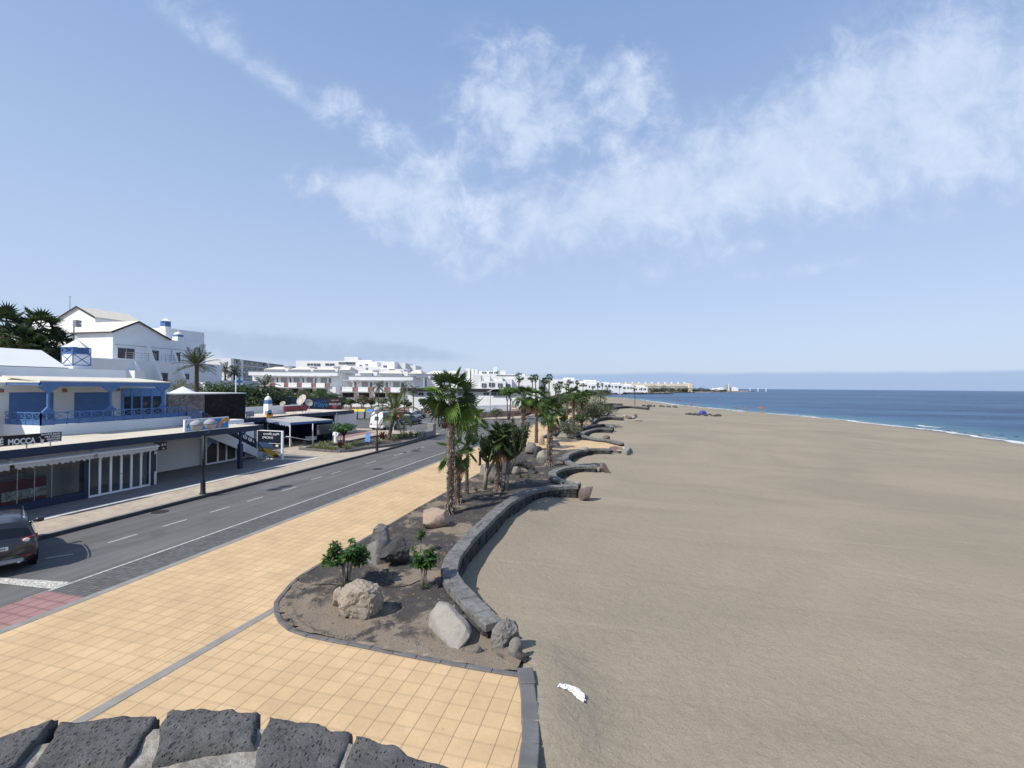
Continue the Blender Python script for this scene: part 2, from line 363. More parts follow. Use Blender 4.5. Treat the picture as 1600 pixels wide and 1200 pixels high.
M['leaf_shrub'] = mat('glossy_shrub_leaf', (.042, .098, .018), .4, .2, 3., isl=.4, trans=.25, obj=True)
M['leaf_tree'] = mat('tree_leaf', (.042, .078, .022), .6, .3, .8, isl=.4, trans=.22, obj=True)
M['leaf_grey'] = mat('grey_green_leaf', (.10, .115, .07), .7, .25, .8, isl=.35, trans=.2, obj=True)
M['leaf_dark'] = mat('dark_green_leaf', (.034, .054, .024), .6, .3, .8, isl=.4, trans=.2, obj=True)
M['leaf_agave'] = mat('agave_leaf', (.20, .235, .125), .55, .15, 3., isl=.3, trans=.15, obj=True)
M['leaf_red'] = mat('red_cordyline_leaf', (.11, .03, .03), .5, .2, 3., isl=.4, trans=.2, obj=True)
M['flower'] = mat('pink_blossom', (.35, .10, .16), .7, .2, 3., isl=.4, trans=.2, obj=True)
M['cactus'] = mat('dark_candelabra_stem', (.055, .068, .030), .7, .3, 3., bmp=.02, obj=True)
M['trunk'] = mat('palm_trunk', (.085, .062, .048), .9, .3, 2.5, bmp=.02, bs=14, obj=True)
M['stub'] = mat('palm_leaf_base', (.225, .185, .15), .9, .25, 3., isl=.45, obj=True)
M['bark'] = mat('pale_bark', (.23, .20, .165), .9, .2, 4., bmp=.01, bs=20, obj=True)
M['barkdark'] = mat('dark_bark', (.075, .06, .05), .9, .2, 4., bmp=.01, bs=20, obj=True)
M['rock_beige'] = rockmat('rough_beige_rock', (.36, .30, .235), (.30, .26, .215), (.15, .125, .10), .05, 2.2)
M['rock_grey'] = rockmat('grey_rock', (.205, .19, .175), (.15, .145, .14), (.075, .07, .068), .04, 2.)
M['rock_pale'] = rockmat('pale_grey_rock', (.30, .28, .25), (.25, .235, .215), (.16, .145, .13), .025, 2.)
M['rock_tan'] = rockmat('tan_rock', (.38, .285, .205), (.31, .25, .20), (.17, .12, .09), .03, 2.)
M['rock_dark'] = rockmat('dark_basalt_rock', (.080, .077, .078), (.052, .051, .053), (.022, .022, .024), .05, 2.5)
M['rock_red'] = rockmat('reddish_rock', (.175, .125, .115), (.13, .105, .10), (.06, .045, .042), .04, 2.5)
def porous():
    m, nt, b = newmat('porous_lava_stone'); p = pos(nt)
    k = mr(nt, nz(nt, p, 9, 8, .75), .3, .7, .6, 1.4); c = scol(nt, (.135, .134, .133), k)
    c = mix(nt, mr(nt, nz(nt, p, 3.2, 6, .7), .52, .7, 0, .6), c, (.21, .20, .19))
    mp = nd(nt, 'ShaderNodeMapping'); mp.inputs['Scale'].default_value = (1, .5, 1); mp.inputs['Rotation'].default_value = (0, 0, .5); nt.links.new(p, mp.inputs[0])
    v = nd(nt, 'ShaderNodeTexVoronoi', i_Scale=95., i_Randomness=1.); nt.links.new(mp.outputs[0], v.inputs['Vector'])
    v2 = nd(nt, 'ShaderNodeTexVoronoi', i_Scale=52., i_Randomness=1.); nt.links.new(mp.outputs[0], v2.inputs['Vector'])
    pit = mth(nt, 'MAXIMUM', mr(nt, v.outputs['Distance'], .1, .32, .8, 0), mth(nt, 'MULTIPLY', mr(nt, v2.outputs['Distance'], .08, .24, 1, 0), mr(nt, nz(nt, p, 7, 3), .42, .6, 0, 1)))
    c = mix(nt, mth(nt, 'MULTIPLY', pit, .8), c, (.03, .03, .031)); nt.links.new(c, b.inputs['Base Color'])
    b.inputs['Roughness'].default_value = .9; b.inputs['Specular IOR Level'].default_value = .25
    h = mth(nt, 'SUBTRACT', mth(nt, 'MULTIPLY', nz(nt, p, 30, 8, .75), 1.1), mth(nt, 'MULTIPLY', pit, .7)); bump(nt, b, h, 1., .02); return m
M['porous'] = porous()
M['mortar'] = mat('pale_mortar', (.34, .31, .27), .95, .2, 6, bmp=.02, bs=40, two=(.22, .20, .175))
M['skin'] = mat('bare_skin', (.36, .20, .13), .6, .08)  # one even skin tone for all figures
M['cloth'] = mat('swimwear_cloth', (.05, .06, .12), .8, .1)
M['plum'] = mat('maroon_cloth', (.09, .018, .03), .8, .15, 3)
M['awning'] = mat('pale_awning_cloth', (.46, .45, .43), .8, .08, 2.)
M['canopycloth'] = mat('grey_canopy_cloth', (.40, .385, .35), .85, .08, 1.5)
# ---------------------------------------------------------------- light and sky
SUN_EL = radians(46.0); SHX, SHY = .624, .781          # shadows fall towards (+x, +y)
to_sun = Vector((-SHX * cos(SUN_EL), -SHY * cos(SUN_EL), sin(SUN_EL)))
sl = bpy.data.lights.new('sun', 'SUN'); so = bpy.data.objects.new('sun', sl); COL.objects.link(so)
sl.energy = 4.0; sl.angle = radians(.53); sl.color = (1.0, .945, .86)
so.rotation_euler = to_sun.to_track_quat('Z', 'Y').to_euler(); so.location = (0, 0, 80)
W = bpy.data.worlds.new('World'); S.world = W; W.use_nodes = True; nt = W.node_tree
for n in list(nt.nodes): nt.nodes.remove(n)
out = nd(nt, 'ShaderNodeOutputWorld'); bg = nd(nt, 'ShaderNodeBackground'); nt.links.new(bg.outputs[0], out.inputs[0])
bg.inputs[1].default_value = .125
sky = nd(nt, 'ShaderNodeTexSky', sky_type='NISHITA'); sky.sun_disc = False
sky.sun_elevation = SUN_EL; sky.sun_rotation = atan2(to_sun.x, to_sun.y); sky.air_density = 1.15; sky.dust_density = 1.2; sky.ozone_density = 2.6
tc = nd(nt, 'ShaderNodeTexCoord'); D = tc.outputs['Generated']
def dotv(vec):
    n = nd(nt, 'ShaderNodeVectorMath', operation='DOT_PRODUCT'); nt.links.new(D, n.inputs[0]); n.inputs[1].default_value = vec; return n.outputs['Value']
ang = YAW
fwd = (-sin(ang), cos(ang), 0); rgt = (cos(ang), sin(ang), 0)
df = mth(nt, 'MAXIMUM', dotv(fwd), .08)
U = mth(nt, 'DIVIDE', dotv(rgt), df); V = mth(nt, 'DIVIDE', dotv((0, 0, 1)), df)
# cloud sheet coordinates: project the view direction on a high flat layer
dz = mth(nt, 'ADD', mth(nt, 'MAXIMUM', dotv((0, 0, 1)), 0), .10)
cu = mth(nt, 'DIVIDE', dotv((1, 0, 0)), dz); cv = mth(nt, 'DIVIDE', dotv((0, 1, 0)), dz)
cc = nd(nt, 'ShaderNodeCombineXYZ'); nt.links.new(cu, cc.inputs[0]); nt.links.new(cv, cc.inputs[1])
# direction-plane coordinates (fixed compass bearing)
cw = nd(nt, 'ShaderNodeCombineXYZ'); nt.links.new(U, cw.inputs[0]); nt.links.new(V, cw.inputs[1])
def blob(px, py, rx, ry, rot, amp):
    u0, v0 = (px - 800) / 711, (604.5 - py) / 711; a = radians(rot)
    du = mth(nt, 'SUBTRACT', U, u0); dv = mth(nt, 'SUBTRACT', V, v0)
    x = mth(nt, 'DIVIDE', mth(nt, 'ADD', mth(nt, 'MULTIPLY', du, cos(a)), mth(nt, 'MULTIPLY', dv, sin(a))), rx / 711)
    y = mth(nt, 'DIVIDE', mth(nt, 'SUBTRACT', mth(nt, 'MULTIPLY', dv, cos(a)), mth(nt, 'MULTIPLY', du, sin(a))), ry / 711)
    r2 = mth(nt, 'ADD', mth(nt, 'MULTIPLY', x, x), mth(nt, 'MULTIPLY', y, y))
    return mth(nt, 'MULTIPLY', mth(nt, 'EXPONENT', mth(nt, 'MULTIPLY', r2, -1)), amp)
def total(bl):
    t = None
    for b in bl:
        e = blob(*b); t = e if t is None else mth(nt, 'ADD', t, e)
    return t
envA = total([(1010, 300, 300, 62, 10, .62), (1250, 215, 300, 95, 20, .72), (1480, 130, 260, 140, 22, .85), (1600, 190, 240, 110, 10, .6), (880, 350, 150, 60, -8, .5), (1330, 270, 260, 45, 10, .4),
             (400, 110, 240, 22, -33, .52), (300, 15, 130, 40, -35, .4), (1250, 418, 140, 12, 8, .42), (1180, 380, 45, 12, 5, .42), (1030, 425, 110, 20, 10, .4), (470, 165, 60, 14, -33, .3)])
envB = total([(850, 92, 130, 55, -15, .55), (880, 175, 150, 55, -10, .6), (640, 322, 150, 52, -10, .95), (700, 262, 50, 24, 0, .62), (560, 295, 110, 24, -8, .5), (790, 190, 90, 40, -30, .4), (960, 230, 60, 30, -20, .35),
             (990, 110, 65, 70, 0, .42), (690, 392, 120, 40, -22, .62), (560, 185, 130, 36, -30, .5), (800, 240, 110, 40, -20, .5), (760, 130, 50, 60, 0, .3)])
n1 = nd(nt, 'ShaderNodeTexNoise', i_Scale=5.0, i_Detail=9, i_Roughness=.62, i_Distortion=.35); nt.links.new(cw.outputs[0], n1.inputs['Vector'])
n2 = nd(nt, 'ShaderNodeTexNoise', i_Scale=15., i_Detail=9, i_Roughness=.66, i_Distortion=.5); nt.links.new(cw.outputs[0], n2.inputs['Vector'])
nn = mth(nt, 'ADD', mth(nt, 'MULTIPLY', n1.outputs['Fac'], .56), mth(nt, 'MULTIPLY', n2.outputs['Fac'], .44))
def cover(e, amp, k, lo, hi, top):
    e_ = mth(nt, 'MINIMUM', e, 1.15)
    d_ = mth(nt, 'ADD', e_, mth(nt, 'MULTIPLY', mth(nt, 'SUBTRACT', nn, .5), mth(nt, 'MULTIPLY', mth(nt, 'MINIMUM', mth(nt, 'MULTIPLY', e, k), 1.0), amp)))
    return mr(nt, d_, lo, hi, 0, top, 'SMOOTHSTEP')
dA = cover(envA, 2.6, 2.6, .10, 1.2, .76); dB = cover(envB, 3.6, 3.0, .14, 1.2, .76)
den = mth(nt, 'SUBTRACT', 1.0, mth(nt, 'MULTIPLY', mth(nt, 'SUBTRACT', 1.0, dA), mth(nt, 'SUBTRACT', 1.0, dB)))
# the clear sky pales through lavender blue towards the sea haze
zc = dotv((0, 0, 1))
rp = nd(nt, 'ShaderNodeValToRGB'); nt.links.new(zc, rp.inputs[0]); cr_ = rp.color_ramp
stops = [(0.0, (3.2, 3.9, 5.2)), (.12, (3.05, 3.75, 5.12)), (.28, (2.65, 3.4, 4.9)), (.48, (2.0, 2.8, 4.45)), (.66, (1.5, 2.3, 4.05)), (1.0, (1.1, 1.8, 3.5))]
while len(cr_.elements) < len(stops): cr_.elements.new(.5)
for e_, (q_, c_) in zip(cr_.elements, stops): e_.position = q_; e_.color = (c_[0] / 6, c_[1] / 6, c_[2] / 6, 1)
rs = nd(nt, 'ShaderNodeVectorMath', operation='SCALE'); nt.links.new(rp.outputs[0], rs.inputs[0]); rs.inputs['Scale'].default_value = 6.3
hz = mix(nt, .84, sky.outputs[0], rs.outputs[0])
cl = mix(nt, mr(nt, nn, .4, .65, 0, 1), (3.5, 4.25, 5.5), (4.75, 5.3, 6.3))
c1 = mix(nt, den, hz, cl)
# low cloud bank over the sea and grey cloud over the hills
edge = mth(nt, 'ADD', mth(nt, 'MULTIPLY', mr(nt, U, .1, 1.13, 0, 1), .014), mth(nt, 'ADD', .031, mth(nt, 'MULTIPLY', mth(nt, 'SUBTRACT', n1.outputs['Fac'], .5), .014)))
bank = mth(nt, 'MULTIPLY', mr(nt, mth(nt, 'SUBTRACT', edge, V), -.003, .006, 0, 1), mr(nt, U, -.05, .12, 0, .85))
c2 = mix(nt, mth(nt, 'MULTIPLY', bank, .8), c1, (2.0, 2.85, 4.5))
gcl = total([(420, 545, 180, 24, -3, 1.0), (330, 532, 90, 16, 0, .6), (635, 549, 75, 11, -6, .9), (560, 560, 200, 10, 0, .4)])
gd = mr(nt, mth(nt, 'MULTIPLY', gcl, mr(nt, nn, .35, .62, .3, 1.25)), .2, 1.0, 0, .5, 'SMOOTHSTEP')
c3 = mix(nt, gd, c2, (2.25, 2.92, 4.2))
nt.links.new(c3, bg.inputs[0])
S.view_settings.view_transform = 'Standard'; S.view_settings.look = 'None'; S.view_settings.exposure = .40; S.view_settings.gamma = 1
S.view_settings.use_curve_mapping = False
# ---------------------------------------------------------------- beach and sea
SHORE = [(-10, 66), (60, 63), (89, 60), (112, 60), (144, 55), (180, 40), (242, 21), (321, 8), (393, -11), (450, -32), (520, -60), (800, -80)]
EDGE0 = [(-10, -1.5), (40, -1.5), (80, -2), (150, 3), (250, -8), (350, -40), (520, -75), (800, -95)]
LEFT = [(-10, -10.6), (160, -10.6), (250, -30), (350, -60), (520, -90), (800, -110)]
def lerpl(t, y):
    for (a, u), (b, v) in zip(t, t[1:]):
        if y <= b: return u + (v - u) * (y - a) / (b - a)
    return t[-1][1]
def fb(x, y, s, o=4): return noise.fractal(Vector((x * s, y * s, 3.7)), .9, 2.1, o)
def sandz(x, y):
    xs, xe = lerpl(SHORE, y), lerpl(EDGE0, y)
    t = (x - xe) / max(xs - xe, 5); t = max(t, 0)
    z = -.34 - 1.66 * (t ** 1.35 if t < 1 else 1 + 1.5 * (t - 1))
    w = max(0, min(1, (1.05 - t) * 6))
    return z + (fb(x, y, .055) * .05 + fb(x, y, .35, 3) * .03 + fb(x, y, 1.1, 3) * .012) * w
def PS(px, py):
    z = -.8
    for _ in range(25):
        p = PZ(px, py, z); z = .5 * z + .5 * max(sandz2(p.x, p.y), -2.02)
    return PZ(px, py, z)
MOUNDS = []   # sand drifted against the scalloped walls: (x, y, radius, height)
for q, r, h in (((880, 735), 2.2, .22), ((945, 712), 2.6, .22), ((940, 746), 1.8, .15), ((905, 738), 2.0, .2), ((850, 785), 1.5, .25), ((800, 812), 1.3, .12), ((935, 680), 3., .3), ((960, 662), 4., .3), ((985, 643), 7, .4), ((848, 1055), .8, .2), ((852, 1100), .9, .24), ((852, 1150), .9, .24), ((846, 1200), .9, .24), ((838, 1030), .8, .15)):
    p = PZ(*q, -.3); MOUNDS.append((p.x, p.y, r, h))
def sandz2(x, y):
    z = sandz(x, y)
    for mx, my, r, h in MOUNDS:
        d2 = ((x - mx) ** 2 + (y - my) ** 2) / (r * r)
        if d2 < 6: z += h * exp(-d2)
    return z
ys = [-8 + i * .3 for i in range(130)]
y = ys[-1]
while y < 780: y += .3 + (y - 30) * .012; ys.append(y)
sv = []; NS = 190
ss = [(-.0 + 1.0 * (i / 120) ** 1.5 * 1.0) for i in range(121)] + [1 + .5 * ((i + 1) / 30) for i in range(30)]
for y in ys:
    xl, xr = lerpl(LEFT, y), lerpl(SHORE, y)
    for s in ss:
        x = xl + (xr - xl) * s if s <= 1 else xr + (s - 1) * 80
        sv.append((x, y, sandz2(x, y)))
n = len(ss); sf = [(j * n + i, j * n + i + 1, (j + 1) * n + i + 1, (j + 1) * n + i) for j in range(len(ys) - 1) for i in range(n - 1)]
mb = MB(); mb.v = sv; mb.f = sf; mb.m = [0] * len(sf)
tag(mb.build('beach', M['sand'], smooth=True), kind='structure')
# sea: one sheet, dense near the shore so that the depth colour can follow it
sy = [-60, -30] + [-10 + 6 * i for i in range(70)] + [420, 450, 500, 560, 650, 800, 1000, 1300, 2000, 4000, 12000, 40000]
so_ = [-12, -6, -3, -1, 0, 1, 2, 3, 4, 6, 8, 11, 15, 20, 26, 34, 44, 60, 80, 110, 160, 300, 700, 2000, 8000, 40000]
v = []; at = []
for y in sy:
    xr = lerpl(SHORE, min(y, 790))
    for q in so_: v.append((xr + q, y, -2.0)); at.append(max(0, min(1, (q + 2) / 110)))
n = len(so_); mb = MB(); mb.v = v
mb.f = [(j * n + i, j * n + i + 1, (j + 1) * n + i + 1, (j + 1) * n + i) for j in range(len(sy) - 1) for i in range(n - 1)]; mb.m = [0] * len(mb.f)
o = mb.build('sea', M['sea']); a = o.data.attributes.new('shore', 'FLOAT', 'POINT'); a.data.foreach_set('value', at); tag(o, kind='structure')
# surf: ragged foam sheets lying on the water along the shore
rg = random.Random(5)
mb = MB(); dn = []
def foamstrip(y0, y1, off, wid, dens, step=1.2, ph=0):
    y = y0; row = []
    while y <= y1:
        xr = lerpl(SHORE, y) + off + 1.2 * fb(0, y + ph, .09) + .5 * fb(3, y + ph, .4); w = wid * (.6 + .8 * abs(fb(9, y + ph, .12)))
        row.append([(xr - w * .5, y), (xr - w * .2, y), (xr + w * .2, y), (xr + w * .5, y)]); y += step
    k = len(mb.v)
    for i, r in enumerate(row):
        e = min(i, len(row) - 1 - i) / 6; e = min(1, e)
        for j, p in enumerate(r): mb.v.append((p[0], p[1], -1.955 + .02 * (j in (1, 2)))); dn.append((dens if j in (1, 2) else dens * .35) * e)
    for i in range(len(row) - 1):
        for j in range(3): mb.f.append((k + i * 4 + j, k + i * 4 + j + 1, k + i * 4 + j + 5, k + i * 4 + j + 4)); mb.m.append(0)
foamstrip(60, 330, .3, 3.6, .66, 1.2)
foamstrip(66, 200, 3.4, 3.6, .5, 1.2, 50); foamstrip(62, 150, -2.2, 2.4, .5, 1.0, 90)
for y0, y1, off, w, d in ((84, 99, 9.5, 3.0, .8), (62, 80, 12, 3.2, .7), (116, 130, 7.5, 2.8, .8), (150, 172, 3.5, 2.4, .75), (178, 215, 2.5, 2.6, .75), (215, 290, 2, 3., .72), (104, 112, 7, 1.8, .6), (134, 142, 6, 1.6, .6), (290, 400, 1.5, 3.5, .6)):
    foamstrip(y0, y1, off, w, d, .8, y0)
o = mb.build('surf_foam', M['foam']); a = o.data.attributes.new('dens', 'FLOAT', 'POINT'); a.data.foreach_set('value', dn); tag(o, kind='stuff')
# wave-washed dark stones at the right of the waterline
mb = MB(); r = random.Random(41)
for i in range(24):
    y = 74 + 52 * r.random(); x = lerpl(SHORE, y) + r.uniform(-1, 9); k = r.uniform(.2, .5); bm = bmesh.new(); bmesh.ops.create_icosphere(bm, subdivisions=2, radius=1); q = MB()
    q.v = [(x + v.co.x * k * (1 + .3 * noise.noise(v.co * 2 + Vector((i, 0, 0)))), y + v.co.y * k * 1.2, -2.03 + v.co.z * k * .35) for v in bm.verts]; q.f = [tuple(w.index for w in f.verts) for f in bm.faces]; q.m = [0] * len(q.f); bm.free(); mb.add(q)
tag(mb.build('washed_stones', M['rock_dark']), kind='stuff')
# ---------------------------------------------------------------- land
def terz(x, y):
    # land rises inland (away from the beach)
    t = max(0, min(1, (-x - 62) / 160)); u = max(0, min(1, (y - 96) / 80))
    return -.08 + 5.5 * t * t * (3 - 2 * t) + 1.6 * u * max(0, min(1, (-x - 16) / 30))
gy = list(range(-60, 200, 8)) + list(range(200, 760, 20)) + [800, 900, 1100, 1400]
gx = [-2200, -1500, -1000, -700, -500] + list(range(-400, -10, 8)) + [-10.4]
mb = MB(); n = len(gx)
for y in gy:
    lim = lerpl(LEFT, min(y, 790)) + .2
    for i, x in enumerate(gx):
        xx = min(x, lim - .01 * (n - i)); mb.v.append((xx, y, terz(xx, y) if xx < -12 else -.08))
mb.f = [(j * n + i, j * n + i + 1, (j + 1) * n + i + 1, (j + 1) * n + i) for j in range(len(gy) - 1) for i in range(n - 1)]; mb.m = [0] * len(mb.f)
M['land'] = mat('dry_volcanic_ground', (.19, .15, .115), .95, .25, .08, bmp=.05, bs=3, two=(.25, .20, .15))
tag(mb.build('ground', M['land'], smooth=True), kind='structure')
def sheet(name, pts, z, m, kind='structure'):
    mb = MB(); P = [Vector((p[0], p[1], 0)) for p in pts]
    tr = tessellate_polygon([P]); mb.v = [(p.x, p.y, z) for p in P]
    for t in tr:
        a, b, c = (P[i] for i in t)
        mb.f.append(tuple(t) if (b - a).cross(c - a).z > 0 else tuple(reversed(t))); mb.m.append(0)
    return tag(mb.build(name, m), kind=kind)
def ribbon(name, left, right, z, m, kind='structure', sub=1):
    mb = MB()
    for a, b in zip(left, right): mb.v += [(a[0], a[1], z), (b[0], b[1], z)]
    for i in range(len(left) - 1): mb.f.append((2 * i, 2 * i + 1, 2 * i + 3, 2 * i + 2)); mb.m.append(0)
    return tag(mb.build(name, m), kind=kind) if name else mb
# road: straight past the shops, then bending gently left
RY = [-30, 0, 20, 40, 57, 75, 86, 100, 113, 130, 148, 175, 210]
EDGEX = [-16.7, -16.7, -16.7, -16.7, -16.7, -16.7, -16.8, -17.0, -17.6, -18.9, -20.4, -23.0, -27]    # white edge line
PROML = [x + 1.8 for x in EDGEX]
ROADL = [-22.55] * 4 + [-22.9, -23, -21.2, -20.0, -20.4, -22.4, -24.2, -27, -31]
PROMR = [-10.15, -10.15, -10.15, -10.1, -10.0, -10.2, -10.6, -11.2, -12, -13, -14, -17, -22]
ribbon('road', list(zip(ROADL, RY)), list(zip([x + .12 for x in EDGEX], RY)), 0.0, M['asphalt'])
ribbon('gutter_paving', list(zip([x + .02 for x in EDGEX], RY))[1:], list(zip([x - .25 for x in PROML], RY))[1:], .004, M['cobble'])
ribbon('promenade', list(zip(PROML, RY)), list(zip(PROMR, RY)), .024, M['tile'])
# flush kerb line between gutter and promenade
mb = MB()
for i in range(len(RY) - 1):
    a, b = (PROML[i], RY[i]), (PROML[i + 1], RY[i + 1])
    mb.hexa([(a[0] - .27, a[1], -.05), (a[0], a[1], -.05), (b[0], b[1], -.05), (b[0] - .27, b[1], -.05), (a[0] - .27, a[1], .028), (a[0], a[1], .03), (b[0], b[1], .03), (b[0] - .27, b[1], .028)])
tag(mb.build('promenade_kerb', M['kerbtop']), kind='structure')
sheet('crossing_paving', [(-16.72, -4), (-15.18, -4), (-15.18, 9.75), (-16.72, 9.75)], .010, M['pink'])
# painted lines
mb = MB()
def strip(pts, w, z=.0085):
    for a, b in zip(pts, pts[1:]):
        d = Vector((b[0] - a[0], b[1] - a[1])).normalized(); nn_ = Vector((-d.y, d.x)) * w / 2
        mb.poly([(a[0] + nn_.x, a[1] + nn_.y, z), (a[0] - nn_.x, a[1] - nn_.y, z), (b[0] - nn_.x, b[1] - nn_.y, z), (b[0] + nn_.x, b[1] + nn_.y, z)])
strip([(x, y) for x, y in zip(EDGEX, RY)][2:3] + [(x, y) for x, y in zip(EDGEX, RY)][3:5], .11); strip([(-16.7, 9.2), (-16.7, 20)], .11)
for (x0, y0), (x1, y1) in (((70, 873), (115, 866)),):
    strip([PZ(x0, y0)[:2], PZ(x1, y1)[:2]], .1)
for a, b in (((174, 849), (210, 839)), ((256, 823), (293, 814)), ((331, 801), (356, 795)), ((389, 784), (411, 778)), ((434, 767), (454, 760)), ((475, 749), (491, 745)), ((511, 740), (525, 736)), ((569, 725), (581, 720)), ((610, 712), (624, 706)), ((632, 708), (641, 704)), ((651, 704), (658, 700)), ((666, 702), (675, 699))):
    p, q = PZ(*a), PZ(*b); mx = -19.55 if p.y < 25 else -20.1; strip([(mx, p.y), (mx, max(q.y, p.y + 1.1))], .11)
tag(mb.build('road_markings', M['line']), kind='structure')
mb = MB(); mb.poly([(*PZ(0, 903)[:2], .0125), (*PZ(0, 912)[:2], .0125), (*PZ(82, 921)[:2], .0125), (*PZ(110, 910)[:2], .0125)])
p0 = PZ(0, 903); mb.poly([(-22.4, 11.05, .0125), (-22.4, 10.35, .0125), (*PZ(0, 912)[:2], .0125), (*PZ(0, 903)[:2], .0125)])
tag(mb.build('stop_line', M['zebra']), kind='structure')
for px, py, lb in ((250, 800, 'round iron manhole cover in the lane next to the shops'), (590, 733, 'round iron manhole cover in the promenade-side lane')):
    c = PZ(px, py, 0); mb2 = MB(); mb2.lathe([(.36, .004), (.36, .011), (.31, .012), (.30, .008), (.02, .009)], (c.x, c.y, 0), 24); tag(mb2.build('manhole_cover', M['steel_dark'], org=(c.x, c.y, 0)), lb, 'manhole cover', 'manhole covers in the road')
# hatched splitter area at the junction
mb = MB()
A, B = PZ(690, 687), PZ(742, 671)
outl = [PZ(*q)[:2] for q in ((688, 672), (712, 669), (733, 671), (741, 677), (733, 684), (712, 688))]
strip(outl, .18, .0125)
for t in range(6):
    p, q = PZ(690 + t * 4, 672 + t * 3.2), PZ(728 + t * 2, 671.5 + t * 2.6); strip([p[:2], q[:2]], .2, .0125)
strip([PZ(738, 686)[:2], PZ(757, 680)[:2]], .22, .0125); strip([PZ(805, 661)[:2], PZ(838, 652)[:2]], .16, .0125)
strip([PZ(660, 660)[:2], PZ(680, 662)[:2]], .4, .0125); strip([PZ(636, 673)[:2], PZ(648, 673)[:2]], .5, .0125)
tag(mb.build('junction_markings', M['line']), kind='structure')
# car park and its far pavement
sheet('car_park', [(-90, 50.5), (-23.4, 50.5), (-22.5, 62), (-22.6, 86), (-30, 87), (-38, 92.5), (-52, 99), (-90, 100)], -.006, M['asphalt'])
sheet('far_pavement', [(-22.9, 83.5), (-30, 83), (-38, 88.5), (-52, 96.8), (-90, 97), (-90, 102), (-52, 101.5), (-38, 93.5), (-30, 88), (-25, 90), (-23.2, 100), (-22.9, 112), (-24.2, 131), (-28, 175), (-30.5, 175), (-26.5, 131), (-25.6, 112), (-26, 100), (-27, 91)][:0] or
      [(-23.0, 84), (-29, 83), (-38, 88.7), (-52, 96.9), (-90, 97.5), (-90, 104), (-52, 101.4), (-38, 93.2), (-28.5, 86.5), (-22.9, 96), (-22.1, 113), (-24.6, 131), (-29.5, 165), (-26.2, 165), (-22.6, 131), (-20.4, 113), (-20.0, 100), (-20.8, 87)], .03, M['pave'])
# shop-side pavement with kerb
def prismo(name, pts, z0, z1, m, kind='structure'):
    mb = MB(); mb.prism(pts, z0, z1); return tag(mb.build(name, m), kind=kind)
prismo('shop_pavement', [(-22.72, -10), (-22.72, 40), (-22.95, 50), (-23.4, 54.5), (-31, 56.5), (-36, 57.5), (-60, 57.5), (-60, -10)], -.1, .115, M['pave'])
mb = MB()
for i in range(60):
    y0 = -8 + i * 1.02
    x = -22.4 if y0 < 40 else -22.4 - (y0 - 40) * .035
    if y0 > 52: break
    mb.box(x - .32, y0, -.1, x, y0 + 1.01, .155 + rg.uniform(-.004, .004), 0)
o = mb.build('kerb', [M['kerbshade']], bevel=.012); tag(o, kind='structure')
sheet('shopfront_paving', [(-25.5, -10), (-25.5, 33.6), (-29.2, 33.9), (-33.9, 30), (-33.9, -10)], .119, M['greypave'])
mb = MB(); mb.poly([(-25.12, -10, .123), (-25.12, 33.2, .123), (-25.55, 33.2, .123), (-25.55, -10, .123)]); mb.poly([(-22.47, -10, .163), (-22.47, 40, .163), (-22.71, 40, .163), (-22.71, -10, .163)], 1); mb.poly([(-24.98, -10, .123), (-24.98, 33.2, .123), (-25.11, 33.2, .123), (-25.11, -10, .123)], 1)
tag(mb.build('pavement_edging', [M['palestrip'], M['kerbtop']]), kind='structure')
sheet('red_paving', [p[:2] for p in (PZ(516, 690), PZ(590, 676), PZ(560, 676.5), PZ(528, 677.5))], .123, M['pink'])
# plaza in front of the lookout
KR = [PZ(*q, .1) for q in ((811, 1044), (815, 1080), (817, 1120), (817, 1160), (813, 1200))]
sheet('plaza', [(-14.9, -4), (-1.2, -4), (KR[4].x + .1, KR[4].y)] + [(p.x + .02, p.y) for p in reversed(KR[:4])] + [PZ(700, 1031)[:2], PZ(560, 1004)[:2], PZ(462, 983)[:2], PZ(436, 957)[:2], PZ(437, 942)[:2], PZ(448, 922)[:2], (-10.1, 12.8), (-10.9, 12.8), (-10.9, 10.75), (-14.9, 10.75)], .020, M['tile'])
a, b = PZ(140, 1120), PZ(433, 951)
mb = MB(); d = (b - a).normalized(); w = Vector((-d.y, d.x, 0)) * .12
a2 = a - d * 6
for i in range(9):
    p, q = a2 + (b - a2) * (i / 9), a2 + (b - a2) * ((i + .985) / 9); mb.hexa([p - w + Vector((0, 0, -.05)), p + w + Vector((0, 0, -.05)), q + w + Vector((0, 0, -.05)), q - w + Vector((0, 0, -.05)), p - w + Vector((0, 0, .030)), p + w + Vector((0, 0, .030)), q + w + Vector((0, 0, .030)), q - w + Vector((0, 0, .030))])
tag(mb.build('drain_strip', M['kerbtop']), kind='structure')
# yellow spur that runs out to the beach
SPUR = [(844, 695), (858, 685.5), (900, 687), (940, 690), (972, 694), (978, 699), (975, 704), (966, 704.5), (957, 701), (923, 700.5), (881, 703), (862, 702)]
sheet('beach_access_path', [(-10.6, 54.5)] + [PZ(*q, .03)[:2] for q in SPUR[1:-1]] + [(-10.6, 45.5)], .032, M['tile'])
prismo('beach_access_base', [(-10.6, 54.4)] + [PZ(*q, .03)[:2] for q in SPUR[1:-1]] + [(-10.6, 45.6)], -.9, .025, M['kerb'])
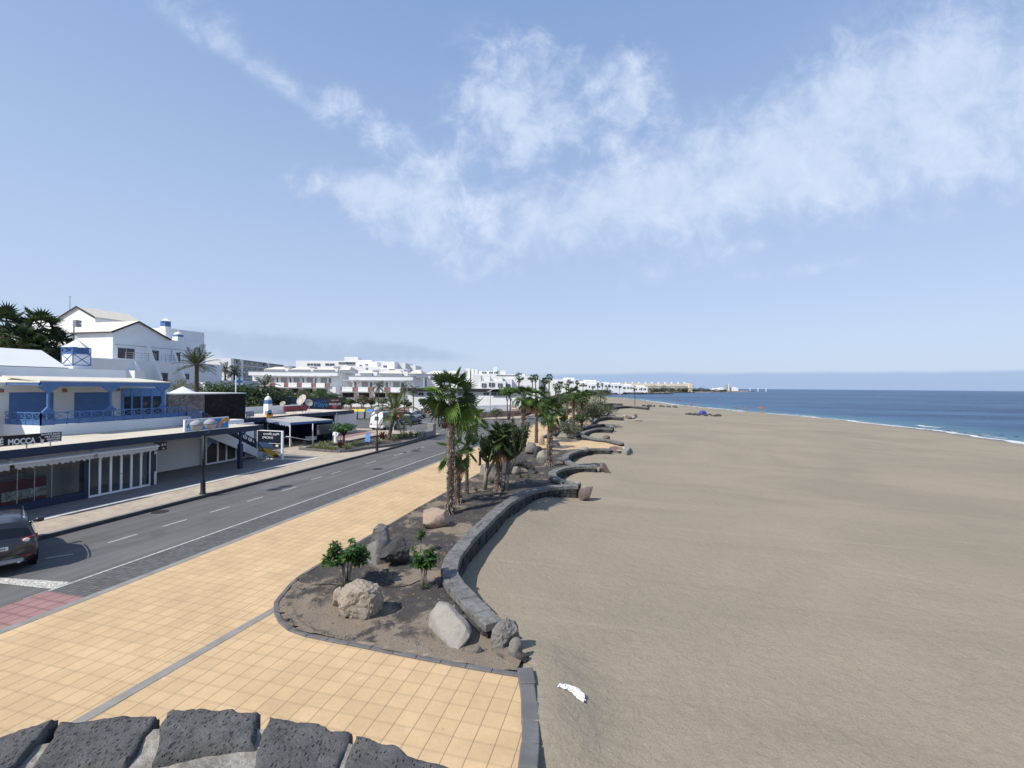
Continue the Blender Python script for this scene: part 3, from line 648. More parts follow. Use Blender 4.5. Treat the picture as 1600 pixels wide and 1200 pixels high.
# ---------------------------------------------------------------- planting bed
TOPZ = .40
WPX = {1: [(773, 972), (735, 937), (707, 905), (704, 880), (722, 850), (757, 815), (790, 786), (820, 769), (852, 761), (882, 758), (905, 758)],
       2: [(904, 756), (880, 751), (866, 745), (864, 737), (877, 731), (905, 727.5), (933, 727.5)],
       3: [(904, 727), (887, 720), (884.5, 711), (900, 704), (925, 700.5), (955, 701)],
       4: [(972, 692), (950, 686.5), (927, 684), (909, 678.5), (917, 673), (935, 669.3), (957, 669.5)],
       5: [(957, 667), (944, 662.5), (927, 664), (912, 667)],
       6: [(925, 659), (930, 655), (938, 651.8), (952, 650.5), (974, 651.3)],
       7: [(945, 648), (950, 640), (957, 636.5), (968, 634.8), (988, 634.4), (1013, 636.5)],
       8: [(942, 631), (955, 630), (973, 630.3)]}
def smoothpath(pts, step):
    P = [Vector(p) for p in pts]; out = []
    for i in range(len(P) - 1):
        a, b, c, d = P[max(i - 1, 0)], P[i], P[i + 1], P[min(i + 2, len(P) - 1)]
        for k in range(12):
            t = k / 12; out.append(.5 * ((2 * b) + (c - a) * t + (2 * a - 5 * b + 4 * c - d) * t * t + (3 * b - a - 3 * c + d) * t ** 3))
    out.append(P[-1]); res = [out[0]]; acc = 0
    for p, q in zip(out, out[1:]):
        seg = (q - p).length
        while acc + seg >= step:
            t = (step - acc) / seg; p = p + (q - p) * t; res.append(p.copy()); seg = (q - p).length; acc = 0
        acc += seg
    return res
WALL = {k: [PZ(*q, TOPZ) for q in v] for k, v in WPX.items()}
SM = {k: smoothpath(v, .25) for k, v in WALL.items()}
def shore_side(k): return SM[k]
bedA = [(-10.14, 12.6)] + [tuple(PZ(*q, .08)[:2]) for q in ((452, 919), (437, 934), (434, 949), (442, 965), (465, 984), (560, 1005), (700, 1032), (806, 1047))]
bedA += [tuple(PZ(*q, .08)[:2]) for q in ((812, 1025), (795, 1000), (776, 983))]
for k in (1, 2, 3): bedA += [(p.x, p.y) for p in SM[k][::2]]
bedA += [tuple(PZ(*q, .05)[:2]) for q in ((955, 702), (923, 702), (881, 704), (863, 703))] + [(-10.12, 45.3), (-10.12, 30)]
bedB = [(-10.1, 54.6)] + [tuple(PZ(*q, .05)[:2]) for q in ((860, 685), (900, 686), (940, 689), (968, 691.5))]
for k in (4, 5): bedB += [(p.x, p.y) for p in SM[k][::3]]
bedB += [(p.x, p.y) for p in SM[6][::3]] + [tuple(PZ(*q, .05)[:2]) for q in ((960, 648), (945, 649))]
bedB += [(p.x, p.y) for p in SM[7][::4]] + [(-4, 170), (-13, 150), (-11, 100), (-10.3, 75)]
from mathutils.geometry import intersect_point_tri_2d
def inpoly(x, y, P):
    c = False; j = len(P) - 1
    for i in range(len(P)):
        xi, yi = P[i]; xj, yj = P[j]
        if (yi > y) != (yj > y) and x < (xj - xi) * (y - yi) / (yj - yi) + xi: c = not c
        j = i
    return c
sheet('planting_bed', bedA, .03, M['soil'])
sheet('planting_bed', bedB, .03, M['soil'])
# uneven soil on top of the near bed
def bedz(x, y): return .07 + .10 * fb(x + 9, y, .45) + .05 * fb(x, y + 5, 1.9, 3)
mb = MB(); st = .16; idx = {}
for j in range(int(38 / st)):
    for i in range(int(11 / st)):
        x, y = -10.3 + i * st, 9.4 + j * st
        if inpoly(x + st / 2, y + st / 2, bedA):
            q = []
            for a, b in ((0, 0), (1, 0), (1, 1), (0, 1)):
                k = (i + a, j + b)
                if k not in idx:
                    xx, yy = x + a * st, y + b * st; idx[k] = len(mb.v); mb.v.append((xx, yy, max(.036, bedz(xx, yy))))
                q.append(idx[k])
            mb.f.append(tuple(q)); mb.m.append(0)
tag(mb.build('bed_soil', M['soil'], smooth=True), kind='structure')
def gz(x, y): return max(.03, bedz(x, y)) if inpoly(x, y, bedA) else (.03 if x < 0 and inpoly(x, y, bedB) else sandz2(x, y))
# kerb stones round the bed
def kerbrun(mb, path, w, h, L=.5, gap=.008, seed=1, z0=-.1, jit=.008, side=0):
    r = random.Random(seed); pts = smoothpath([(p[0], p[1], 0) for p in path], L)
    for a, b in zip(pts, pts[1:]):
        d = (b - a).normalized(); n_ = Vector((-d.y, d.x, 0)); a2 = a + d * gap; z = h + r.uniform(-jit, jit); o1 = n_ * (w / 2 + r.uniform(-jit, jit)); o2 = n_ * (-w / 2 + r.uniform(-jit, jit))
        Z = Vector((0, 0, z0)); T = Vector((0, 0, z)); mb.hexa([a2 + o2 + Z, b + o2 + Z, b + o1 + Z, a2 + o1 + Z, a2 + o2 + T, b + o2 + T, b + o1 + T, a2 + o1 + T])
mb = MB(); kerbrun(mb, [PZ(*q, .1) for q in ((812, 1050), (760, 1042), (700, 1031), (630, 1018), (560, 1004), (500, 993), (462, 983), (440, 968), (431, 950), (434, 932), (450, 918))] + [(-10.2, 12.6), (-10.22, 16), (-10.22, 22), (-10.2, 30), (-10.18, 38), (-10.15, 45.4)], .13, .062, .6, seed=3, jit=.005)
o = mb.build('bed_kerb', [M['kerb']], bevel=.012); tag(o, kind='structure')
mb = MB(); kerbrun(mb, [(-10.15, 54.6), (-10.2, 65), (-10.5, 80), (-11.1, 100), (-12.6, 125), (-14, 150)], .2, .115, 1., seed=4)
tag(mb.build('bed_kerb', [M['kerb']]), kind='structure')
# stepped kerb at the beach edge of the plaza and of the spur
mb = MB(); kerbrun(mb, [PZ(*q, .1) for q in ((820, 1044), (826, 1080), (829, 1120), (829, 1160), (825, 1200), (812, 1260))], .33, .12, .52, seed=6, z0=-.6, jit=.015)
o = mb.build('plaza_edge_kerb', [M['kerb']], bevel=.02); tag(o, kind='structure')
mb = MB(); kerbrun(mb, [PZ(*q, .2) for q in ((960, 688), (973, 690.5), (979.5, 695.5), (979.5, 701), (974, 706))], .5, .2, .7, seed=7, z0=-.8)
o = mb.build('spur_edge_kerb', [M['kerbtop']], bevel=.03); tag(o, kind='structure')
# ---------------------------------------------------------------- basalt walls, built stone by stone
def lavawall(key, label, width=.52, base=-.9, seed=0, Lc=.7, Lf=.34, courses=3, group='curving basalt walls along the beach'):
    r = random.Random(seed); path = WALL[key]; root = thing('basalt_wall', label, 'wall', (path[0].x, path[0].y, 0), group=group)
    P = smoothpath(path, .05); N_ = []
    for i, p in enumerate(P):
        d = (P[min(i + 2, len(P) - 1)] - P[max(i - 2, 0)]).normalized(); N_.append(Vector((-d.y, d.x, 0)))
    big = Lc > .85
    def block(mb, i, j, s0, s1, z0, z1, jt):
        J = lambda: Vector((r.uniform(-jt, jt), r.uniform(-jt, jt), r.uniform(-jt, jt)))
        a, b, na, nb = P[i], P[j], N_[i], N_[j]; b = b - (b - a).normalized() * (0 if big else .014); F_ = lambda p, n_, s, z: Vector((p.x, p.y, 0)) + n_ * s + Vector((0, 0, z)) + J()
        mb.hexa([F_(a, na, s0, z0), F_(b, nb, s0, z0), F_(b, nb, s1, z0), F_(a, na, s1, z0), F_(a, na, s0, z1), F_(b, nb, s0, z1), F_(b, nb, s1, z1), F_(a, na, s1, z1)])
    big = Lc > .85
    cap = MB(); i = 0; n = len(P)
    while i < n - 1:
        j = min(n - 1, i + max(2, int(Lc * r.uniform(.7, 1.35) / .05)))
        if n - 1 - j < 4: j = n - 1
        g = 0
        if r.random() < .2 and not big:
            sp = r.uniform(-.08, .08); block(cap, i, j - (g if j - i > 2 else 0), -width / 2 + r.uniform(-.02, .02), sp - .006, TOPZ - .2, TOPZ + r.uniform(-.009, .009), .005)
            block(cap, i, j - (g if j - i > 2 else 0), sp + .006, width / 2 + r.uniform(-.02, .02), TOPZ - .2, TOPZ + r.uniform(-.009, .009), .005)
        else: block(cap, i, j - (g if j - i > 2 else 0), -width / 2 + r.uniform(-.025, .025), width / 2 + r.uniform(-.025, .025), TOPZ - .2, TOPZ + r.uniform(-.009, .009), .006)
        i = j
    cap.build('capping_stones', M['lavacap'], root, bevel=0 if big else .014)
    fc = MB(); hh = (TOPZ - .21 - base) / (courses + 1)
    for c in range(courses + 1):
        i = 0 if c % 2 else 3
        while i < n - 1:
            j = min(n - 1, i + max(3, int(Lf * r.uniform(.6, 1.5) / .05))); z1 = TOPZ - .215 - c * hh
            if j - i > 2: block(fc, i, j, -width / 2 + .015 + r.uniform(-.03, .03), width / 2 - .015 + r.uniform(-.03, .03), z1 - hh + .018, z1, .015)
            i = j
    fc.build('face_stones', M['lava'], root, bevel=0 if big else .02)
    core = MB()
    for i in range(0, n - 1, 4):
        j = min(n - 1, i + 4); a, b, na, nb = P[i], P[j], N_[i], N_[j]; w = width / 2 - .07; Q = lambda p, n_, s, z: (p.x + n_.x * s, p.y + n_.y * s, z)
        core.hexa([Q(a, na, -w, base), Q(b, nb, -w, base), Q(b, nb, w, base), Q(a, na, w, base), Q(a, na, -w, TOPZ - .1), Q(b, nb, -w, TOPZ - .1), Q(b, nb, w, TOPZ - .1), Q(a, na, w, TOPZ - .1)])
    core.build('core', M['lavadark'], root)
    return root
lavawall(1, 'long S-curved low basalt wall beside the nearest planting bed, grey capped', seed=11)
lavawall(2, 'small C-shaped basalt wall round the second sandy bay, ending at a dark pointed rock', seed=12)
lavawall(3, 'curving basalt wall running out along the near side of the yellow beach path', seed=13)
lavawall(4, 'basalt wall scallop just beyond the yellow beach path, dark hollow beneath', seed=14, Lc=.6)
lavawall(5, 'short basalt wall arc standing behind the scallop beyond the yellow path', seed=15, Lc=.6)
lavawall(6, 'straight-ended basalt wall with pale rubble trailing from its beach end', seed=16, Lc=.9, courses=2, width=.6)
lavawall(7, 'longest far basalt wall reaching out on the sand below the tall pole', seed=17, Lc=1.2, courses=2, width=.8)
lavawall(8, 'thin farthest basalt wall on the sand behind the longest one', seed=18, Lc=1.2, courses=2, width=.8)
# ---------------------------------------------------------------- boulders
def rockmesh(seed, sx, sy, sz, cuts=14, sub=4, rough=.05, sharp=.78, sc=1.6):
    r = random.Random(seed); bm = bmesh.new(); bmesh.ops.create_icosphere(bm, subdivisions=sub, radius=1)
    pl = []
    for _ in range(cuts):
        v = Vector((r.gauss(0, 1), r.gauss(0, 1), r.gauss(0, .9))).normalized(); pl.append((v, r.uniform(sharp - .16, sharp + .14)))
    off = Vector((r.uniform(0, 50), r.uniform(0, 50), r.uniform(0, 50)))
    for v in bm.verts:
        p = v.co.copy()
        for nn_, d in pl:
            e = p.dot(nn_) - d
            if e > 0: p -= nn_ * e
        p *= 1 + rough * noise.fractal(p * sc + off, 1, 2.1, 5) + rough * .6 * noise.fractal(p * sc * 4 + off, .8, 2.1, 3)
        v.co = Vector((p.x * sx, p.y * sy, p.z * sz))
    mb = MB(); mb.v = [tuple(v.co) for v in bm.verts]; mb.f = [tuple(x.index for x in f.verts) for f in bm.faces]; mb.m = [0] * len(mb.f); bm.free(); return mb
FV = Vector((-sin(YAW), cos(YAW), 0))
def boulder(seed, px, py, w, h, m, label, z=None, depth=None, rz=0, tilt=0, tdir=0, sink=.25, group='boulders along the planting beds', **k):
    b = PZ(px, py, 0)
    z = gz(b.x, b.y) if z is None else z; b = PZ(px, py, z); D = (b - Vector((0, 0, EYE))).length; s = D / 711 * 1.0
    W_, H_ = w * s / 2, h * s; dp = (depth or .8) * W_; k.pop('absz', 0)
    sn = EYE / D; H_ = max((H_ - 2 * dp * sn * .75) / sqrt(1 - sn * sn), .35 * W_)
    mbk = rockmesh(seed, W_, dp, H_ / (2 - sink * 2) * 1.0 / .8, **k)
    R3 = Matrix.Rotation(rz + YAW, 3, 'Z') @ Matrix.Rotation(tilt, 3, Vector((cos(tdir), sin(tdir), 0)))
    vs = [R3 @ Vector(v) for v in mbk.v]; zmin = min(v.z for v in vs); zmax = max(v.z for v in vs)
    sh = -zmin - sink * (zmax - zmin); mbk.v = [tuple(v + Vector((0, 0, sh))) for v in vs]
    o = mbk.build('boulder', m, smooth=True, world=False); o.location = (b.x - FV.x * 0 + FV.x * dp * .8, b.y + FV.y * dp * .8, z)
    o.data.set_sharp_from_angle(angle=radians(32))
    return tag(o, label, 'boulder', group)
boulder(1, 556, 969, 57, 47, M['rock_beige'], 'rough round pale beige boulder at the kerb corner, in front of the bushy shrub', cuts=9, rough=.15, sharp=.84, sc=1.5, sub=5, sink=.2, depth=.85)
boulder(41, 526, 951, 20, 24, M['rock_beige'], 'small beige stone leaning on the left of the rough round boulder', cuts=6, rough=.08, sink=.1)
def hullrock(outline, m, label, thick, seed, rough=.03, cuts=3):
    # outline: (pixel, pixel, height above the bed); each point stands on the bed or above it
    r = random.Random(seed); bm = bmesh.new(); P0 = []
    c0 = PZ(outline[0][0], outline[0][1], .1)
    for px, py, h in outline:
        z = .06 + h; p = PZ(px, py, z); P0.append(p); bm.verts.new(p); q = p + FV * thick * r.uniform(.75, 1.2); q.z = max(.0, z - thick * r.uniform(.05, .3)); bm.verts.new(q)
        if h < .08: bm.verts.new((p.x, p.y, -.1))
    bmesh.ops.convex_hull(bm, input=bm.verts); bmesh.ops.delete(bm, geom=[v for v in bm.verts if not v.link_faces], context='VERTS')
    bmesh.ops.triangulate(bm, faces=bm.faces[:]); bmesh.ops.subdivide_edges(bm, edges=bm.edges[:], cuts=cuts, use_grid_fill=True); bmesh.ops.triangulate(bm, faces=bm.faces[:]); bmesh.ops.subdivide_edges(bm, edges=bm.edges[:], cuts=1, use_grid_fill=True)
    for _ in range(2): bmesh.ops.smooth_vert(bm, verts=bm.verts, factor=.35, use_axis_x=True, use_axis_y=True, use_axis_z=True)
    bm.normal_update()
    for v in bm.verts: v.co += v.normal * (rough * noise.fractal(v.co * 2.2 + Vector((seed, 0, 0)), 1, 2.1, 6) + rough * .5 * noise.fractal(v.co * 9, .9, 2.1, 3))
    mb = MB(); bm.verts.index_update(); mb.v = [tuple(v.co) for v in bm.verts]; mb.f = [tuple(x.index for x in f.verts) for f in bm.faces]; mb.m = [0] * len(mb.f); bm.free()
    b = sum(P0, Vector()) / len(P0); o = mb.build('boulder', m, smooth=True, org=(b.x, b.y, 0), normals=True); o.data.set_sharp_from_angle(angle=radians(28)); return tag(o, label, 'boulder', 'boulders along the planting beds')
hullrock([(668, 976, 0), (684, 992, 0), (701, 1009, 0), (714, 1017, 0), (735, 993, .22), (728, 981, .36), (713, 963, .48), (700, 948, .55), (684, 942, .5), (672, 958, .3)], M['rock_pale'], 'pale grey slab boulder leaning towards the near plaza, shadowed on its right', .28, 5, .025)
hullrock([(566, 868, 0), (585, 884, 0), (602, 880, 0), (615, 862, .25), (606, 845, .55), (588, 845, .7), (572, 852, .45)], M['rock_grey'], 'broad grey rock with a knob behind it beside the promenade kerb', .7, 6, .06)
hullrock([(580, 868, .1), (603, 866, .1), (605, 836, .75), (601, 824, 1.02), (590, 820, 1.08), (582, 826, 1.0), (581, 845, .6)], M['rock_grey'], 'upright grey knob of rock standing behind the broad grey rock', .45, 8, .05)
boulder(4, 613, 889, 56, 50, M['rock_dark'], 'dark angular basalt rock with deep facets, right of the broad grey rock', cuts=20, sharp=.66, rough=.15, tilt=.2, sub=5, sink=.08)
boulder(5, 679, 827, 54, 30, M['rock_tan'], 'flat-topped tan boulder at the foot of the tallest fan palm', cuts=9, sharp=.72, rough=.04, depth=.7, rz=.25, sub=5, sink=.12)
boulder(6, 790, 1010, 44, 34, M['rock_grey'], 'half-buried sandy grey rock below the end of the long curved wall', cuts=6, sharp=.8, rough=.12, sink=.45, rz=.5, sub=5)
boulder(7, 806, 1026, 20, 22, M['rock_grey'], 'small broken rock at the plaza corner by the sand', cuts=9, rough=.1, sink=.3)
boulder(8, 817, 1038, 20, 18, M['rock_dark'], 'black stone block capping the plaza edge kerb', cuts=10, sharp=.62, sink=.2)
boulder(9, 744, 1021, 14, 10, M['rock_grey'], 'fist-sized grey stone on bare soil near the slab boulder', cuts=8, sink=.3)
boulder(10, 916, 784, 27, 28, M['rock_red'], 'reddish grey angular rock closing the end of the long curved wall', cuts=16, sharp=.6, z=-.35, sink=.12, depth=.9, tilt=.35, tdir=1.2, rough=.07)
boulder(11, 903, 768, 14, 14, M['rock_pale'], 'small white-patched stone wedged at the long wall end', cuts=9, z=-.1, sink=.1)
boulder(12, 944, 741, 24, 15, M['rock_red'], 'dark pointed rock at the tip of the second wall', cuts=12, sharp=.62, z=-.25, sink=.15, tilt=.3, tdir=1.5)
boulder(13, 754, 751, 17, 24, M['rock_pale'], 'thin pale slab standing upright by the promenade kerb', cuts=10, sharp=.64, sink=.05, depth=.5)
boulder(14, 767, 755, 22, 22, M['rock_grey'], 'grey boulder just right of the thin upright slab', cuts=8, sharp=.74, sink=.1)
boulder(15, 806, 741, 16, 14, M['rock_pale'], 'small white boulder under the arch of dark rock', cuts=6, sharp=.85, sink=.15)
boulder(17, 830, 710, 20, 17, M['rock_grey'], 'speckled grey boulder left of three near the beach path', cuts=9, sink=.1)
boulder(18, 840, 716, 16, 18, M['rock_dark'], 'dark basalt boulder between two grey ones near the beach path', cuts=9, sink=.1)
boulder(19, 848, 724, 18, 17, M['rock_pale'], 'smooth light grey boulder at the foot of the stout palm', cuts=6, sharp=.82, sink=.15)
boulder(20, 868, 703, 20, 14, M['rock_tan'], 'brown mottled boulder at the mouth of the beach path', cuts=9, sink=.1)
boulder(21, 846, 701, 10, 18, M['rock_tan'], 'upright tan stone behind the stout palm trunk', cuts=9, sink=.1, depth=.6)
boulder(22, 914, 706, 13, 8, M['rock_pale'], 'pale flat stone on the wall beside the beach path', z=.2, cuts=9, sink=.2)
boulder(23, 962, 708, 20, 9, M['rock_red'], 'brown rubble stone where the path wall meets the sand', z=-.3, cuts=9, sink=.2)
boulder(24, 970, 708.5, 10, 8, M['rock_grey'], 'grey rubble stone at the round tip of the beach path', z=-.3, cuts=9, sink=.2)
boulder(25, 879, 670, 13, 13, M['rock_pale'], 'round whitish boulder under the grey-green bush beyond the path', cuts=5, sharp=.88, sink=.1)
boulder(26, 895, 684, 14, 9, M['rock_pale'], 'low whitish boulder among trunks beyond the path', cuts=7, sink=.2)
boulder(27, 903, 684, 9, 8, M['rock_dark'], 'little black boulder beside the low whitish one', cuts=9, sink=.15)
boulder(28, 870, 681, 15, 12, M['rock_dark'], 'dark grey boulder at the kerb just beyond the path', cuts=9, sink=.15)
boulder(29, 920, 668, 13, 11, M['rock_tan'], 'round orange-tan boulder among the far scallops', cuts=6, sharp=.84, sink=.12)
boulder(30, 920, 650, 9, 6, M['rock_dark'], 'far dark boulder under the grey tree', cuts=9, sink=.15)
boulder(31, 886, 676, 10, 8, M['rock_grey'], 'small grey boulder behind the low whitish one', cuts=9, sink=.15)
boulder(34, 948, 688, 12, 7, M['rock_red'], 'reddish stones heaped on the wall beyond the path', z=.2, cuts=10, sink=.1)
for i, (x, y, w, h, mm, lb) in enumerate(((978, 653.5, 10, 5, 'rock_tan', 'first pale rubble block next to the straight-ended wall'), (984, 655, 8, 4, 'rock_red', 'reddish rubble block in the pale rubble line'), (990, 654.5, 12, 4, 'rock_pale', 'long pale rubble block in the middle of the line'),
        (993, 652, 7, 5, 'rock_red', 'brown rubble block perched on the pale line'), (998, 658, 12, 3.5, 'rock_pale', 'outermost flat pale slab of the rubble line'), (1013, 637, 6, 4, 'rock_dark', 'dark stone at the tip of the longest far wall'))):
    boulder(60 + i, x, y, w, h, M[mm], lb, z=None, cuts=9, sub=3, sink=.2, group='rubble blocks on the sand')
# arch of dark rock
mb = MB(); c = PZ(806, 742, .08); r = random.Random(8); pth = []; rad = []
for i in range(15):
    a = pi * (1.02 - i / 14 * 1.04); pth.append((c.x + cos(a) * .95 + .1, c.y + cos(a) * .25 + .4, .02 + max(0, sin(a)) * .92)); rad.append(.30 + .07 * r.uniform(-1, 1) + .1 * (i in (0, 1, 13, 14)))
mb.tube(pth, rad, 10); sub = []
o = mb.build('rock_arch', M['rock_dark'], smooth=False, org=(c.x, c.y, 0))
mod = o.modifiers.new('s', 'SUBSURF'); mod.levels = mod.render_levels = 2
tx = bpy.data.textures.new('rocknoise', 'CLOUDS'); tx.noise_scale = .35; md = o.modifiers.new('d', 'DISPLACE'); md.texture = tx; md.strength = .22; md.texture_coords = 'GLOBAL'
tag(o, 'black arch-shaped lava rock standing in the bed between the palms', 'rock')
# sand spilled over the plaza edge, and a foam scrap on the beach
mb = MB(); r = random.Random(3)
for (cx, cy, w, h) in ((668, 1025, 20, 8), (606, 1013, 13, 6), (640, 1019, 40, 4), (720, 1035, 22, 4), (570, 1006, 24, 4)):
    c = PZ(cx, cy, .03); k = len(mb.v); mb.v.append((c.x, c.y, .085)); N0 = 22
    for j in range(N0):
        a = 2 * pi * j / N0; q = PZ(cx + cos(a) * w * r.uniform(.6, 1.05), cy + sin(a) * h * r.uniform(.6, 1.05), .03); mb.v.append((q.x, q.y, .0285))
    for j in range(N0): mb.f.append((k, k + 1 + (j + 1) % N0, k + 1 + j)); mb.m.append(0)
tag(mb.build('spilled_sand', M['sanddrift'], smooth=True, normals=True), kind='stuff')
mb = MB(); r = random.Random(9); prev = None
path = [PS(*q) for q in ((872, 1073), (882, 1075), (891, 1077.5), (899, 1082), (906, 1089), (914, 1101))]
wd = [.02, .06, .08, .11, .10, .02]
rows = []
for i, p in enumerate(smoothpath(path, .04)):
    t = i / (len(smoothpath(path, .04)) - 1) * 5; k = min(int(t), 4); w = wd[k] + (wd[k + 1] - wd[k]) * (t - k)
    rows.append([(p.x + (s * w * .5 + r.uniform(-.02, .02)), p.y + s * w * .8 + r.uniform(-.02, .02), p.z + .05 + r.uniform(-.006, .02) - .03 * abs(s)) for s in (-1, -.4, .3, 1)])
for row in rows: mb.v += row
for i in range(len(rows) - 1):
    for j in range(3): mb.f.append((i * 4 + j, i * 4 + j + 1, i * 4 + j + 5, i * 4 + j + 4)); mb.m.append(0)
o = mb.build('plastic_scrap', M['signwhite'], org=path[2]); md = o.modifiers.new('t', 'SOLIDIFY'); md.thickness = .02
tag(o, 'torn strip of white plastic lying on the near sand', 'litter')
# ---------------------------------------------------------------- round stone lookout that the view is taken from
CX, CY = None, None
u = Vector((cos(YAW), sin(YAW), 0)); f_ = Vector((-sin(YAW), cos(YAW), 0))
TC = u * -.865 + f_ * -.13; ZT = 5.2
tower = thing('stone_lookout', 'round lookout parapet of black porous lava stones set in pale mortar', 'parapet', (TC.x, TC.y, 0))
mb = MB(); mb.lathe([(1.50, 0), (1.50, 4.6), (1.49, 5.182), (1.05, 5.165), (1.05, 4.2), (.02, 4.2)], (TC.x, TC.y, 0), 64); mb.build('mortar_bed', M['mortar'], tower)
r = random.Random(21)
def ang_at(px, py):
    p = PZ(px, py, ZT) - TC; return atan2(p.y, p.x), hypot(p.x, p.y)
# outline of each stone on the wall top, (pixel at the outer edge) and inner depth
def stone(fn, z0, z1, seed, nu=30, nv=16, wob=.012, flat=.7):
    m_ = MB(); off = Vector((seed * 3.1, 1.7, 4)); top = {}
    for i in range(nu + 1):
        for j in range(nv + 1):
            s, t = i / nu, j / nv; x, y = fn(s, t); p = Vector((x, y, 0)); ed = (s in (0, 1)) or (t in (0, 1))
            w = noise.fractal(p * 11 + off, 1, 2, 4) * wob; w2 = noise.fractal(p * 11 - off, 1, 2, 4) * wob; e = min(s, 1 - s) * nu * .012; er = min(t, 1 - t) * nv * .014; k = min(e, er)
            rnd = -.016 * max(0, 1 - k / .02) ** 2
            z = z1 + rnd + (.010 * noise.fractal(p * 5 + off, .9, 2.1, 4) + .006 * noise.fractal(p * 32 + off, .8, 2.1, 3)) * flat
            top[i, j] = len(m_.v); m_.v.append((x + w, y + w2, z))
    for i in range(nu):
        for j in range(nv): m_.f.append((top[i, j], top[i, j + 1], top[i + 1, j + 1], top[i + 1, j])); m_.m.append(0)
    ring = [top[i, 0] for i in range(nu + 1)] + [top[nu, j] for j in range(1, nv + 1)] + [top[i, nv] for i in range(nu - 1, -1, -1)] + [top[0, j] for j in range(nv - 1, 0, -1)]
    low = []
    for q in ring: v = m_.v[q]; low.append(len(m_.v)); m_.v.append((v[0], v[1], z0))
    for i in range(len(ring)): j = (i + 1) % len(ring); m_.f.append((ring[i], ring[j], low[j], low[i])); m_.m.append(0)
    return m_
def quad(c):
    A, B, C, D_ = [PZ(px, py, ZT)[:2] for px, py in c]
    return lambda s, t: tuple((A[k] * (1 - s) + B[k] * s) * (1 - t) + (D_[k] * (1 - s) + C[k] * s) * t for k in (0, 1))
QS = [((-90, 1178), (91, 1121), (22, 1196), (-140, 1270)), ((97, 1119), (252, 1110), (200, 1188), (34, 1212)), ((259, 1109), (412, 1108), (398, 1160), (240, 1186)), ((420, 1109), (551, 1133), (526, 1226), (394, 1200)), ((557, 1141), (736, 1206), (650, 1300), (515, 1235)),
      ((285, 1193), (362, 1178), (378, 1214), (300, 1226)), ((206, 1200), (262, 1196), (280, 1240), (190, 1246))]
for i, c in enumerate(QS):
    sm_ = i > 4; o = stone(quad(c), 4.8, ZT + (-.006 if i % 2 else .004) - (.02 if sm_ else 0), 31 + i, 14 if sm_ else 30, 10 if sm_ else 16).build('parapet_stone', M['porous'], tower, smooth=True, normals=True); o.data.set_sharp_from_angle(angle=radians(50))
def ang_at(px, py): p = PZ(px, py, ZT) - TC; return atan2(p.y, p.x)
amax, amin = ang_at(-90, 1178), ang_at(736, 1206)
a = amax + .03; i = 0
while a < amin + 2 * pi - .05:
    b = min(a + r.uniform(.25, .4), amin + 2 * pi - .02); o = stone(lambda s, t: (TC.x + cos(a + (b - .025 - a) * s) * (1.15 + .4 * t), TC.y + sin(a + (b - .025 - a) * s) * (1.15 + .4 * t)), 4.8, ZT + r.uniform(-.02, .01), 60 + i, 14, 10).build('parapet_stone', M['porous'], tower, smooth=True, normals=True); a = b; i += 1
# loose gravel and dry leaves on the bed soil
mb = MB(); lf = MB(); r = random.Random(77)
for _ in range(900):
    x, y = r.uniform(-10, -2.4), 9.8 + r.random() ** 1.6 * 22
    if not inpoly(x, y, bedA): continue
    z = gz(x, y); s_ = r.uniform(.012, .045) * (1.6 if r.random() < .06 else 1); k = len(mb.v); a0 = r.random() * 6
    pts = [(x + cos(a0 + q * 1.57) * s_ * r.uniform(.7, 1.2), y + sin(a0 + q * 1.57) * s_ * r.uniform(.7, 1.2), z - .004) for q in range(4)]
    mb.v += pts + [(x, y, z + s_ * r.uniform(.5, .9))]
    for q in range(4): mb.f.append((k + q, k + (q + 1) % 4, k + 4)); mb.m.append(0)
tag(mb.build('bed_gravel', M['rock_grey']), kind='stuff')
for _ in range(260):
    x, y = r.uniform(-10, -3), 11 + r.random() ** 1.3 * 20
    if not inpoly(x, y, bedA): continue
    z = gz(x, y) + .012; a = r.random() * 6.28; L = r.uniform(.04, .11); w = L * .3; d = Vector((cos(a), sin(a), r.uniform(-.1, .2))); n_ = Vector((-sin(a), cos(a), r.uniform(-.3, .3))); c = Vector((x, y, z)); lf.poly([c - d * L, c - n_ * w, c + d * L, c + n_ * w])
tag(lf.build('dry_leaves', M['leaf_dead']), kind='stuff')
# ---------------------------------------------------------------- shop row (single storey with a terrace house above)
G0 = .119
def clearglass():
    m, nt, b = newmat('clear_shop_glass'); b.inputs['Base Color'].default_value = (.03, .035, .04, 1); b.inputs['Roughness'].default_value = .03; b.inputs['Specular IOR Level'].default_value = .6
    t = nd(nt, 'ShaderNodeBsdfTransparent'); t.inputs[0].default_value = (.9, .93, .94, 1); ms = nd(nt, 'ShaderNodeMixShader'); ms.inputs[0].default_value = .8
    nt.links.new(b.outputs[0], ms.inputs[1]); nt.links.new(t.outputs[0], ms.inputs[2]); nt.links.new(ms.outputs[0], nt.nodes['Material Output'].inputs[0]); return m
M['clear'] = clearglass()
yX = lambda px, X: PX(px, 700, X).y
FX, RX, BX = -27.7, -27.3, -32.6                      # shop front, roof edge, terrace wall
ZR = 3.10
shop = thing('shop_building', 'white and blue single-storey shop row with a flat cream roof behind the pavement', 'shops', (FX, 18, G0))
yA, yB, yC, yD = yX(131, FX), yX(139, FX), yX(235.5, FX), yX(241, FX)
yE = yX(257, -31.2); y0 = 6.0; yR = 29.2
mb = MB(); mb.box(RX, y0, ZR - .2, BX, 26.4, ZR); mb.box(RX, 26.4, ZR - .2, -29.7, yR, ZR); mb.build('flat_roof', M['roof'], shop)
